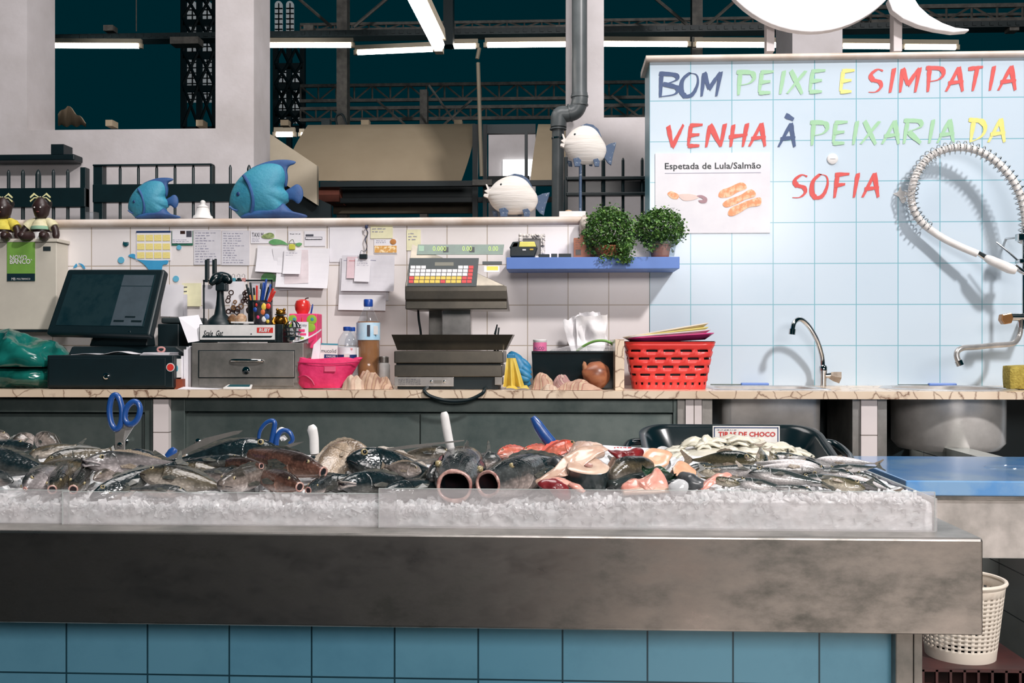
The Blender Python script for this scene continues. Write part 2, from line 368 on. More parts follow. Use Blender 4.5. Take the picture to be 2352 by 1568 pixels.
struct(box(-12, 12, 2.3, 26, -.1, 0).build('floor', 'floor_dark')); struct(box(-12, 12, -8, 2.3, -.1, 0).build('floor', 'floor_pale'))
# white tiled piers that carry the back worktop
for i, (a, b) in enumerate(((352, 387), (1575, 1612), (1978, 2015))):
    struct(pxbox(a, b, 917, 1330, 4.33, .5).build('wall_pier', 'tile_pier', keep=True))
# ---- white structural wall of the market hall
YH = 7.0
def hw(px0, px1, py0, py1, mb=None): return pxbox(px0, px1, py0, py1, YH, .4, mb)
m = MB(); zf = lambda px: None
def hbox(mb, px0, px1, z0, z1, Y=YH, d=.4): mb.box(X(px0, Y), X(px1, Y), Y, Y + d, z0, z1)
hbox(m, -700, 62, 0, 6.4); hbox(m, 62, 495, 0, Z(288, YH)); hbox(m, 495, 583, 0, 6.4)
struct(m.build('wall_hall_left', 'plaster'))
m = MB(); hbox(m, 1300, 1387, 0, 6.4); hbox(m, 1387, 1560, 0, Z(272, YH))
struct(m.build('wall_hall_right', 'plaster'))
struct(box(X(1820, 8), X(1935, 8), 8, 8.6, 0, 6.4).build('wall_hall_column', 'plaster'))
def prt(px, py): return P(px, py, 8.2)
# sloped partition of a neighbouring stall
o = MB().prism(ccw(pxpoly([(618, 306), (728, 380), (728, 470), (618, 400)], 8.2)), 8.2, 8.26).build('partition_panel', 'plaster_cream')
tag(o, 'cream panel with sloping top edge beside the thick white column', 'panel')
o = MB().prism(ccw(pxpoly([(600, 395), (760, 470), (760, 520), (600, 520)], 8.3)), 8.3, 8.36).build('stall_side_board', 'black')
tag(o, 'black board sloping down behind the big blue fish ornament', 'board')

# ---------------------------------------------------------------- hall furniture behind the wall
def lamp_row(px0, py0, px1, py1, Y, label, group='fluorescent tubes along the cable tray', h=11, Y1=None):
    Y1 = Y1 or Y; a = P(px0, py0, Y); b = P(px1, py1, Y1); c = (a + b) / 2
    t = thing('fluorescent_light', label, 'light', c, group)
    r = h / FPX * (Y + Y1) / 2 * .5
    d = (b - a).normalized(); n = Vector((-d.z, 0, d.x)) if abs(d.y) < .5 else Vector((0, 0, 1))
    up = n if n.z > 0 else -n
    MB().tube([a + d * r, b - d * r], r, 10).build('tube', 'glow', t, True)
    q = MB(); s = d.cross(up).normalized() * r * 1.1
    p = [a + up * r * 1.0, b + up * r * 1.0]
    q.loft([[x - s, x + s, x + s * .8 + up * r * 1.9, x - s * .8 + up * r * 1.9] for x in p]); q.build('housing', 'plaster_cream', t)
    for e, sg in ((a, 1), (b, -1)): MB().loft([[x - s * .6 - up * r, x + s * .6 - up * r, x + s * .6 + up * r, x - s * .6 + up * r] for x in (e - d * r * .6 * sg, e + d * r * sg)]).build('end_cap', 'plaster_cream', t)
YF = 13
for px0, py0, px1, py1, lb in ((122, 105, 325, 106, 'lit fluorescent tube seen through the opening in the left wall'),
        (612, 104, 812, 104, 'lit fluorescent tube just right of the thick white column'),
        (816, 121, 1000, 113, 'lit tilted fluorescent tube left of the bright foreground lamp'),
        (1034, 107, 1098, 106, 'short piece of lit tube just right of the bright slanted lamp'),
        (1114, 104, 1310, 102, 'lit fluorescent tube ending behind the grey drainpipe'),
        (1376, 101, 1584, 102, 'lit fluorescent tube right of the drainpipe column'),
        (1594, 103, 1826, 104, 'lit fluorescent tube ending at the concrete column under the white disc sign'),
        (1930, 106, 2062, 107, 'lit tube just left of the second sign post'),
        (2072, 108, 2200, 109, 'lit tube right of the second sign post, rightmost of the row')):
    lamp_row(px0, py0, px1, py1, YF, lb)
lamp_row(630, 309, 678, 309, 11, 'low lit tube showing at the end of the beige awning', 'low lamps behind the awning', 11)
lamp_row(688, 309, 700, 309, 11.2, 'tiny lit end of a tube touching the corner of the beige awning', 'low lamps behind the awning', 9)
lamp_row(1009, 108, 925, -60, 7.0, 'big bright fluorescent lamp slanting towards the viewer over the stall', None, 32, 5.7)
# cable tray
m = MB(); zt = Z(70, YF); zb = Z(84, YF)
YF_ = 13.3; zt = Z(70, YF_); zb = Z(84, YF_); m.box(-12, 12, YF_ - .12, YF_ + .12, zb, zt)
for i in range(220): m.box(-12 + i * .11, -11.95 + i * .11, YF_ - .135, YF_ - .12, zb + .02, zt - .02)
o = m.build('cable_tray', 'dark_grey'); tag(o, 'dark perforated cable tray running above the row of lit tubes', 'cable tray')
for px in (248, 708, 1288, 1518, 2330):
    o = pxbox(px - 11, px + 11, 57, 69.6, 13.2, .15).build('junction_box', 'truss_metal'); tag(o, {248: 'small box on the cable tray seen through the left opening', 708: 'small box on the cable tray above the tube right of the thick column', 1288: 'small box on the cable tray left of the drainpipe', 1518: 'small box on the cable tray between the drainpipe and the disc sign', 2330: 'small box on the cable tray at the right end'}[px], 'box', 'boxes on the cable tray')
o = pxbox(390, 455, 84, 100, 12.9, .2).build('lamp_housing', 'truss_metal'); tag(o, 'unlit pale lamp housing under the tray in the left opening', 'lamp')
# roof trusses: two lattice bands
def truss(Y, px0, px1, yt, yb, pitch, label, r=.03):
    t = thing('roof_truss', label, 'truss', P((px0 + px1) / 2, yb, Y), 'lattice trusses in the dark hall')
    a, b = X(px0, Y), X(px1, Y); zt, zb = Z(yt, Y), Z(yb, Y); pw = pitch / FPX * Y
    for z in (zt, zb): box(a, b, Y - r, Y + r, z - r, z + r).build('chord', 'truss_metal', t)
    m = MB(); n = int((b - a) / pw)
    for i in range(n + 1):
        x = a + i * pw
        m.tube([(x, Y, zb), (x, Y, zt)], r * .6, 4)
        if i < n: m.tube([(x, Y, zb if i % 2 else zt), (x + pw, Y, zt if i % 2 else zb)], r * .6, 4)
    m.build('lattice', 'truss_metal', t)
truss(19, 690, 1500, 192, 227, 42, 'upper pale lattice truss far back in the dark hall')
truss(18.5, 690, 1500, 245, 271, 36, 'lower pale lattice truss just above the beige awning')
truss(16, 690, 2460, 50, 63, 40, 'lattice truss close above the cable tray', .022)
truss(15.5, 2000, 2460, 30, 62, 56, 'lattice truss at upper right beside the crescent sign', .03)
# struts and posts
def strut(px0, py0, px1, py1, Y, wpx, label, m='truss_metal', name='steel_strut', cat='strut'):
    a = P(px0, py0, Y); b = P(px1, py1, Y); r = wpx / FPX * Y / 2
    o = MB().tube([a, b], r, 6 if wpx < 12 else 4).build(name, m); tag(o, label, cat)
strut(680, -8, 762, 62, 15, 8, 'diagonal brace left of the grey roof post')
strut(812, 62, 895, -8, 15, 8, 'diagonal brace right of the grey roof post')
strut(1500, -8, 1580, 58, 15, 8, 'diagonal brace left of the post by the white disc sign')
strut(1625, 58, 1700, -8, 15, 8, 'diagonal brace right of the post by the white disc sign')
strut(865, 230, 930, 286, 16, 6, 'thin brace dropping to the left half of the beige awning')
strut(985, 196, 1045, 280, 16, 6, 'thin brace crossing right above the beige awning')
strut(1020, 286, 1085, 228, 16, 6, 'thin brace rising from the right half of the awning')
strut(1405, 220, 1470, 270, 16, 6, 'thin brace seen in the opening left of the blue wall')
for a, b, t, bo, Y, lb in ((773, 797, -40, 1100, 14, 'tall grey roof post left of the slanted bright lamp'), (964, 981, 203, 900, 17, 'shorter grey post rising behind the beige awning'), (1590, 1614, -40, 900, 14, 'tall grey roof post left of the white disc sign'), (1018, 1040, -40, 100, 12.5, 'dark hanger beside the bright slanted lamp')):
    Zb = 0 if bo > 800 else Z(bo, Y)
    o = box(X(a, Y), X(b, Y), Y, Y + .2, Zb, Z(t, Y)).build('steel_post', 'truss_metal' if Y != 12.5 else 'black_metal'); tag(o, lb, 'post')
strut(1101, 110, 1096, 135, 9.2, 9, 'short upper stub of the brown pole', 'plaster_cream', 'wooden_pole', 'pole')
strut(1098, 144, 1106, 405, 9.1, 9, 'long thin brown pole leaning beside the beige awning', 'plaster_cream', 'wooden_pole', 'pole')
strut(313, -5, 313, 72, 12.9, 3, 'thin hanging rod in the left opening', 'truss_metal', 'hanging_rod', 'rod')
# windows of the far hall with lattice columns in front
def arch(px0, px1, py0, py1, Y):
    r = (px1 - px0) / 2; cx = (px0 + px1) / 2
    return ccw(pxpoly([(px0, py1), (px1, py1)] + [(cx + r * math.cos(a), py0 + r - r * math.sin(a)) for a in [math.pi * i / 8 for i in range(9)]], Y))
for i, wn in enumerate(((427, 455, 2, 234), (463, 487, 2, 234), (631, 648, 2, 74), (657, 674, 2, 74), (637, 660, 150, 282), (666, 688, 150, 282))):
    o = MB().prism(arch(*wn, 22), 22, 22.06).build('window_%d' % (i + 1), 'window_light'); struct(o)
    m = MB(); zt, zb = Z(wn[2], 22), Z(wn[3], 22); x0, x1 = X(wn[0], 21.9), X(wn[1], 21.9)
    k = max(2, int((wn[3] - wn[2]) / 12))
    for j in range(1, k): z = zb + (zt - zb) * j / k; m.box(x0, x1, 21.9, 21.95, z - .008, z + .008)
    m.box((x0 + x1) / 2 - .008, (x0 + x1) / 2 + .008, 21.9, 21.95, zb, zt); m.build('glazing_bar', 'void', o)
def lattice(px0, px1, py0, py1, Y, label, rails):
    t = thing('lattice_column', label, 'column', P((px0 + px1) / 2, py1, Y))
    for p in (px0, (px0 + px1) / 2, px1): MB().box(X(p, Y) - .05, X(p, Y) + .05, Y, Y + .1, 0, Z(py0, Y)).build('upright', 'black', t)
    m = MB(); zs = [Z(r, Y) for r in rails]
    for z in zs: m.box(X(px0, Y), X(px1, Y), Y, Y + .1, z - .06, z + .06)
    m.build('cross_rail', 'black', t); m = MB()
    mid = (px0 + px1) / 2
    for a, b in zip(rails[:-1], rails[1:]):
        for p, q in ((px0, mid), (mid, px1)):
            m.tube([P(p, a, Y), P(q, b, Y)], .03, 4); m.tube([P(q, a, Y), P(p, b, Y)], .03, 4)
    m.build('cross_brace', 'black', t)
lattice(420, 492, -20, 290, 19.5, 'black lattice column in front of the pair of arched windows in the left opening', (-20, 40, 117, 194, 290))
lattice(632, 694, 80, 290, 19.5, 'black lattice column before the arched windows right of the thick white column', (80, 145, 192, 255, 290))
# pile of sheeting on the far sill
o = MB().grid(lambda u, v: P(133 + 62 * u, 288 - (1 - abs(u - .35) * 1.25) * 46 * (1 - v) - 3 * math.sin(u * 17), 7.45 + .2 * v), 14, 4, (0, .02, 0)).build('folded_tarpaulin', 'awning', None, True); tag(o, 'crumpled beige sheet on the sill of the left opening', 'sheet')
for px, lb in ((250, 'small beige block left on the sill of the left opening'), (458, 'small beige block right on the sill of the left opening')):
    o = pxbox(px - 8, px + 8, 275, 289, 7.3, .1).build('sill_block', 'awning'); tag(o, lb, 'block')
# beige awnings
def awn(pts, Y0, Y1, label):                 # top-left, top-right, bottom-right, bottom-left
    def fn(u, v):
        Yv = Y0 + (Y1 - Y0) * v; bow = math.sin(v * math.pi) * .10
        a = Vector(pts[0]) * (1 - u) + Vector(pts[1]) * u; b = Vector(pts[3]) * (1 - u) + Vector(pts[2]) * u
        p = a * (1 - v) + b * v; q = P(p.x, p.y, Yv); q.y -= bow; q.x += (bow * .35 if u > .5 else 0); return q
    o = MB().grid(fn, 12, 10, (0, .012, 0)).build('awning_sheet', 'awning', None, True); tag(o, label, 'awning')
awn([(707, 287), (1092, 284), (1060, 415), (650, 415)], 9.7, 9.1, 'wide beige curved awning sheet across the middle of the background')
awn([(1236, 285), (1330, 285), (1330, 414), (1218, 414)], 9.7, 9.1, 'piece of beige awning sheet left of the lower drainpipe')
# frames and counter of the stall beyond
def bar(a, b, t, bo, Y, label, m='black', name='frame_bar', cat='frame', d=.06):
    o = pxbox(a, b, t, bo, Y, d).build(name, m); tag(o, label, cat); return o
bar(735, 1300, 415, 427, 9.0, 'black horizontal rail below the wide beige awning')
bar(1085, 1097, 285, 1098, 9.2, 'black upright at the right end of the wide awning')
bar(1109, 1118, 285, 1100, 9.1, 'black upright just right of the brown pole')
bar(1205, 1212, 300, 1099, 9.15, 'thin black upright left of the second awning piece')
bar(780, 1085, 430, 453, 9.4, 'grey counter front of the stall beyond, under the black rail', 'dark_grey', 'stall_counter', 'counter', .6)
bar(770, 1300, 453, 464, 9.3, 'black shelf edge under the grey counter of the stall beyond')
bar(765, 1085, 466, 490, 9.6, 'dim brown shelf back of the stall beyond', mat('dim_brown', col(92, 82, 66), .7), 'brown_board', 'board', .05)
bar(728, 779, 430, 463, 9.25, 'reddish brown crate between the cream panel and the grey counter', mat('rust', col(120, 62, 46), .7), 'crate', 'crate', .3)
bar(681, 686, 468, 498, 8.8, 'thin orange post behind the tail of the big blue fish', 'orange', 'thin_post', 'post', .03)
m = MB(); m.box(X(1122, 11), X(1230, 11), 11, 11.1, 0, Z(303, 11)); o = m.build('stall_wall', 'plaster'); tag(o, 'pale wall of a far stall seen left of the drainpipe', 'wall panel')
o = pxbox(1155, 1226, 366, 404, 10.95, .03).build('lit_window', mat('window_bright', (.95, 1, 1, 1), .5, emit=1.2)); tag(o, 'small bright window in the pale far stall wall', 'window')
bar(1118, 1230, 285, 306, 9.6, 'black lintel above the pale far stall wall')
bar(1120, 1215, 404, 416, 10.5, 'grey ledge under the small bright window', 'dark_grey', 'stall_ledge', 'ledge', .2)
t = bar(1085, 1130, 412, 425, 8.9, 'pale angled lamp bracket at the foot of the brown pole', 'truss_metal', 'bracket', 'bracket', .05)
m = MB(); m.tube([P(774, 288, 10), P(772, 268, 10), P(786, 263, 10), P(797, 290, 10)], .012, 6, sub=4); o = m.build('cable_loop', 'black', None, True); tag(o, 'black cable loop above the wide awning', 'cable')
o = pxbox(738, 757, 273, 288, 10, .1).build('switch_box', 'dark_grey'); tag(o, 'small grey box on the top edge of the wide awning', 'box')
for px, lb in ((653, 'beige insulator block under the arched windows beside the column'), (838, 'beige block on top of the wide awning, left'), (1052, 'beige block on top of the wide awning, right')):
    o = pxbox(px - 9, px + 9, 275, 288, 10.1, .1).build('roof_block', 'awning'); tag(o, lb, 'block')
# drainpipe on the right column
t = thing('drainpipe', 'fat grey drainpipe with double elbow running down the white column', 'pipe', (X(1305, 6.7), 6.8, 0))
mat('pipe_grey', col(104, 110, 112), .35, c2=col(84, 90, 92), scale=4)
r = 17.5 / FPX * 6.8
MB().tube([P(1331, -120, 6.8), P(1331, 218, 6.8)], r, 20).build('upper_pipe', 'pipe_grey', t, True)
MB().tube([P(1331, 214, 6.8), P(1331, 235, 6.8), P(1322, 255, 6.8), P(1302, 262, 6.8), P(1290, 262, 6.8), P(1284, 268, 6.8), P(1283, 292, 6.8)], r * 1.06, 20, sub=5).build('elbow', 'pipe_grey', t, True)
MB().tube([P(1282, 288, 6.8), Vector((X(1279, 6.8), 6.8, 1.0))], r * .8, 20).build('lower_pipe', 'pipe_grey', t, True)
m = MB()
for c_, d_ in (((1331, 220), (0, 4)), ((1331, 240), (0, 3))): m.tube([P(c_[0], c_[1], 6.8), P(c_[0] + d_[0], c_[1] + d_[1], 6.8)], r * 1.16, 20)
m.tube([P(1311, 259, 6.8), P(1307, 260, 6.8)], r * 1.18, 20); m.tube([P(1282, 295, 6.8), P(1282, 298, 6.8)], r * 1.1, 20); m.build('collar', 'pipe_grey', t, True)
MB().tube([P(1282, 316, 6.8), P(1282, 319, 6.8)], r * .88, 20).build('clamp_ring', 'chrome', t, True)
# ---- railings
def railing(label, Y, posts, pickets, rails, top, bottom=505, r=None):
    t = thing('railing', label, 'railing', Vector((X((posts + pickets)[0][0], Y), Y, 0)))
    for a, b, tp in posts: box(X(a, Y), X(b, Y), Y - .02, Y + .04, 0, Z(tp, Y)).build('post', 'black_metal', t, bev=.004)
    for c_, wd in pickets:
        x = X(c_, Y); h = wd / FPX * Y / 2; zt = Z(top, Y)
        MB().lathe([(h, Z(bottom, Y) - .6), (h, zt - h * 2), (h * .6, zt - h * .6), (.001, zt)], (x, Y, 0), 8).build('picket', 'black_metal', t, True)
    for a, b, u, v in rails: box(X(a, Y), X(b, Y), Y - .03, Y + .03, Z(v, Y), Z(u, Y)).build('rail', 'black_metal', t, bev=.004)
    return t
railing('black spiked railing section at far left behind the dolls', 6.5, [(187, 200, 377)], [(20, 8), (53, 9), (88, 13), (123, 8), (156, 8)], [(-60, 200, 425, 470)], 380)
t = railing('black spiked railing section behind the small blue fish', 6.5, [(217, 239, 373), (484, 490, 373)], [(276, 7), (318, 7), (360, 7), (402, 7), (444, 7), (529, 7), (572, 10)], [(217, 590, 418, 460), (217, 490, 371, 375)], 373)
t = railing('black railing section right of the drainpipe', 6.5, [(1296, 1304, 362)], [(1341, 8), (1386, 9), (1431, 7), (1475, 7)], [(1300, 1500, 408, 416), (1300, 1500, 444, 452)], 364)
pxbox(1304, 1500, 416, 444, 6.52, .01).build('rail_plate', 'black_gloss', t)
t = thing('shelf_bracket', 'black bar with a square block fixed to the white wall at far left', 'bar', P(60, 369, 6.85))
pxbox(-60, 171, 354, 369, 6.85, .13).build('bar', 'black', t, bev=.01); pxbox(117, 146, 331, 354, 6.85, .13).build('block', 'black', t)
# ---- the white sign above the blue wall
t = thing('disc_sign', 'big white round sign board standing on the blue wall', 'sign', P(1770, 115, 4.98))
cx, cy, rr = 1863, -168, 241
pts = [(cx + rr * math.cos(a), cy + rr * math.sin(a)) for a in [2 * math.pi * i / 64 for i in range(64)]]
mat('sign_white', col(240, 238, 240), .4)
MB().prism(ccw(pxpoly(pts, 4.95)), 4.95, 5.0).build('board', 'sign_white', t, bev=.004)
def spost(a, b, tp, t):
    pxbox(a, b, tp, 117, 5.03, .06).build('post', 'plaster', t); m = MB()
    for q in (a - 5, b + 6): m.lathe([(.012, 0), (.012, .02), (.006, .03)], (X(q, 5.06), 5.06, ZB3), 10)
    m.build('bolt', 'steel', t)
spost(1761, 1779, -100, t)
t = thing('crescent_sign', 'white crescent sign board right of the round sign', 'sign', P(2062, 115, 4.98))
ou = [(2041, 0), (2050, 24), (2075, 43), (2110, 58), (2150, 68), (2190, 74), (2226, 71)]; inn = [(2226, 66), (2195, 63), (2165, 52), (2135, 35), (2112, 14), (2097, -10), (2089, -44), (2072, -44)]
MB().prism(ccw(pxpoly(ou + inn, 4.95)), 4.95, 5.0).build('board', 'sign_white', t, bev=.004); spost(2053, 2072, -60, t)
# ---------------------------------------------------------------- back worktop, sinks and cabinets
YC0 = 4.30; ZW = Z(897, YC0); ZWB = Z(914.5, YC0)
SX0, SX1, SY0, SY1 = X(1652, 4.45), X(1893, 4.45), 4.42, 4.78
RC = Vector((X(2176, 4.62), 4.62, ZW)); RR = .255
m = MB(); xs = [-2.7, SX0, SX1, RC.x - .3, RC.x + .3, 2.7]; ys = [YC0, SY0, SY1, 4.915]
for i in range(5):
    for j in range(3):
        if (j == 1 and i == 1) or i == 3: continue
        m.box(xs[i], xs[i + 1], ys[j], ys[j + 1], ZWB, ZW)
def sq(a, z):
    ca, sa = math.cos(a), math.sin(a); f = min(.3 / max(abs(ca), 1e-6), ((YSB if sa > 0 else YSF)) / max(abs(sa), 1e-6)); return (RC.x + ca * f, RC.y + sa * f, z)
YSB, YSF = 4.915 - RC.y, RC.y - YC0; an = sorted([2 * math.pi * k / 64 for k in range(64)] + [math.atan2(s_ * y_, t_ * .3) % (2 * math.pi) for s_, y_ in ((1, YSB), (-1, YSF)) for t_ in (1, -1)])
ci = lambda z: [(RC.x + (RR - .006) * math.cos(a), RC.y + (RR - .006) * math.sin(a), z) for a in an]
m.loft([ci(ZWB), ci(ZW), [sq(a, ZW) for a in an], [sq(a, ZWB) for a in an], ci(ZWB)], False, False)
o = m.build('worktop', 'marble', keep=True); tag(o, 'long veined beige marble worktop along the tiled back wall', 'worktop')
def basin(name, label, rect):
    t = thing(name, label, 'sink', (SX0 if rect else RC.x, 4.5, ZW - .27))
    def ring(r, z, e=0):
        if rect:
            q = []; cx, cy, hx, hy, rd = (SX0 + SX1) / 2, (SY0 + SY1) / 2, (SX1 - SX0) / 2 + e, (SY1 - SY0) / 2 + e, .04
            for sx, sy, a0 in ((1, 1, 0), (-1, 1, 90), (-1, -1, 180), (1, -1, 270)):
                for k in range(6):
                    a = math.radians(a0 + 18 * k); q.append((cx + sx * (hx - rd) + rd * math.cos(a), cy + sy * (hy - rd) + rd * math.sin(a), z))
            return q
        return [(RC.x + (RR + e) * math.cos(a), RC.y + (RR + e) * math.sin(a), z) for a in [2 * math.pi * k / 40 for k in range(40)]]
    d = .27; e0 = 0 if rect else .0
    MB().loft([ring(0, ZW - .034, -.012), ring(0, ZW - d + .03, -.014), ring(0, ZW - d, -.04), ring(0, ZW - d + .006, -.04), ring(0, ZW - d + .035, -.018), ring(0, ZW + .001, -.016)], False, False).build('bowl', 'steel_bowl', t, True)
    MB().loft([ring(0, ZW + .0005, -.016), ring(0, ZW + .005, .0), ring(0, ZW + .005, .02 if rect else .03), ring(0, ZW + .0003, .028 if rect else .04)], False, False).build('rim', 'steel_bright', t, True)
    c = Vector(((SX0 + SX1) / 2, 4.6, ZW - d + .007)) if rect else Vector((RC.x, RC.y, ZW - d + .007))
    MB().lathe([(.03, 0), (.03, .004), (.02, .002)], c, 16).build('drain', 'chrome', t, True)
basin('kitchen_sink', 'rectangular steel sink let into the marble worktop under the gooseneck tap', True)
basin('round_sink', 'round steel sink let into the marble worktop under the wall tap', False)
o = pxbox(1636, 2420, 918, 1330, 4.84, .03).build('shade_board', 'black'); tag(o, 'black sheet standing in for the shade behind the sinks', 'board')  # black sheet in place of the deep shade under the worktop
def cabinet(px0, px1, st0, st1, door_split, knobs, label):
    t = thing('steel_cabinet', label, 'cabinet', (X((px0 + px1) / 2, 4.4), 4.4, ZWB - .9))
    pxbox(px0, px1, 916, 1330, 4.40, .42).build('carcass', 'steel_dark', t)
    pxbox(px0, px0 + st0, 916, 1330, 4.36, .04).build('stile', 'steel_dark', t, bev=.002)
    pxbox(px1 - st1, px1, 916, 1330, 4.36, .04).build('stile', 'steel_dark', t, bev=.002)
    pxbox(px0 + st0, px1 - st1, 916, 946, 4.362, .038).build('top_rail', 'steel_dark', t, bev=.002)
    ds = [px0 + st0] + door_split + [px1 - st1]
    for k in range(len(ds) - 1):
        d = pxbox(ds[k] + 1, ds[k + 1] - 1, 950, 1330, 4.385 - .008 * (k % 2), .012).build('sliding_door', 'steel_dark', t, bev=.002)
        for kx in knobs:
            if ds[k] < kx < ds[k + 1]: MB().lathe([(.006, .0), (.006, -.012), (.013, -.018), (.013, -.026), (.006, -.03)], (X(kx, 4.37), 4.385, Z(1016, 4.37)), 14, 'Y').build('knob', 'chrome', d, True)
cabinet(-260, 350, 20, 18, [], [290], 'dark steel cabinet at left below the worktop, behind the big scissors')
cabinet(390, 1556, 34, 10, [965], [457], 'long dark steel cabinet with two sliding doors below the worktop')
for a, b, lb in ((1556, 1574, 'narrow steel jamb left of the tiled pier by the black tub'), (1613, 1636, 'narrow steel jamb left of the rectangular sink bowl'), (1958, 1977, 'narrow steel jamb right of the rectangular sink bowl'), (2016, 2037, 'narrow steel jamb left of the round sink bowl')):
    o = pxbox(a, b, 917, 1330, 4.345, .4).build('steel_jamb', 'steel'); tag(o, lb, 'jamb')

# ---------------------------------------------------------------- helpers for the things on the counter
def lat(px, Y, prof, n=22, mb=None, cap=True):
    k = Y / FPX; return (mb or MB()).lathe([(h * k, Z(y, Y, px)) for h, y in prof], (X(px, Y), Y, 0), n, cap=cap)
def lump(c, r, seed, ns=.25, nf=9, flat=True, n=36, m=24, ridge=0, base=None):
    mb = MB().ball(c, r, n, m); c = Vector(c)
    for i, v in enumerate(mb.v):
        d = v - c; q = v * nf + Vector((seed * 3.1, seed, 0))
        f = noise.fractal(q, 1, 2, 4)
        if ridge: f = f * (1 - ridge) + ridge * (1 - 2 * abs(noise.noise(q * .8)))
        mb.v[i] = c + d * (1 + ns * f)
        if base is not None and mb.v[i].z < base: mb.v[i].z = base + .0005
    return mb
def quad(TL, TR, BR, BL):
    TL, TR, BR, BL = map(Vector, (TL, TR, BR, BL)); nrm = (TR - TL).cross(BL - TL).normalized()
    if nrm.y > 0: nrm = -nrm
    def fn(u, v, e=0): return (TL * (1 - u) + TR * u) * (1 - v) + (BL * (1 - u) + BR * u) * v + nrm * e
    return fn
def qbox(q, u0, u1, v0, v1, e0, e1, mb=None):
    a = [q(u0, v0, e0), q(u1, v0, e0), q(u1, v1, e0), q(u0, v1, e0)]; b = [q(u0, v0, e1), q(u1, v0, e1), q(u1, v1, e1), q(u0, v1, e1)]
    return (mb or MB()).loft([a, b])
def qtext(q, s, m, u0, u1, v0, v1, e, parent, name='lettering'):
    o = text(s, m, 0, 1, 0, 1, 0, None, name); me = o.data
    for vtx in me.vertices:
        p = vtx.co + o.location; vtx.co = q(u0 + (u1 - u0) * p.x, v1 + (v0 - v1) * p.z, e)
    o.location = (0, 0, 0); o.parent = parent
    b = parent
    while b is not None: o.location = o.location - b.location; b = b.parent
    return o
def qp(px0, px1, py0, py1, Y): return quad(P(px0, py0, Y), P(px1, py0, Y), P(px1, py1, Y), P(px0, py1, Y))

# ---- bank terminal box with dolls
YB = 4.80
t = thing('wall_cabinet', 'pale beige metal box on the wall with a green bank notice', 'cabinet', (X(60, YB), YB, Z(757, YB)))
mat('beige_metal', col(206, 200, 186), .45, c2=col(190, 184, 172), scale=3)
pxbox(-60, 130, 557, 757, YB, .118).build('box_body', 'beige_metal', t, bev=.004)
pxbox(-62, 133, 548, 556, YB - .005, .124).build('lid', 'beige_metal', t, bev=.003)
pxbox(-60, 130, 757, 762, YB, .11).build('base_strip', 'black', t)
st = pxbox(16, 80, 555, 645, YB - .003, .003).build('notice', 'green', t)
pxbox(16, 80, 628, 645, YB - .0045, .0015).build('notice_band', mat('navy', col(8, 42, 52), .5), st)
text('NOVO', 'white_plastic', X(24, YB), X(63, YB), Z(592, YB), Z(581, YB), YB - .005, st, bold=.02); text('BANCO`', 'white_plastic', X(24, YB), X(75, YB), Z(602, YB), Z(590, YB), YB - .005, st, bold=.02)
text('MB', 'white_plastic', X(28, YB), X(37, YB), Z(640, YB), Z(634, YB), YB - .006, st); text('MULTIBANCO', 'white_plastic', X(40, YB), X(71, YB), Z(639, YB), Z(635, YB), YB - .006, st)
d = pxbox(99, 116, 566, 576, YB - .002, .002).build('small_display', 'dark_grey', t)
mat('doll_skin', col(52, 34, 32), .4, c2=col(40, 26, 26)); mat('doll_yellow', col(214, 200, 84), .85, c2=col(190, 172, 60), scale=30)
mat('doll_cream', col(220, 212, 178), .85, c2=col(196, 190, 150), scale=30); mat('doll_green', col(140, 178, 150), .85); mat('bow', col(232, 224, 150), .8, c2=col(210, 214, 180), scale=60)
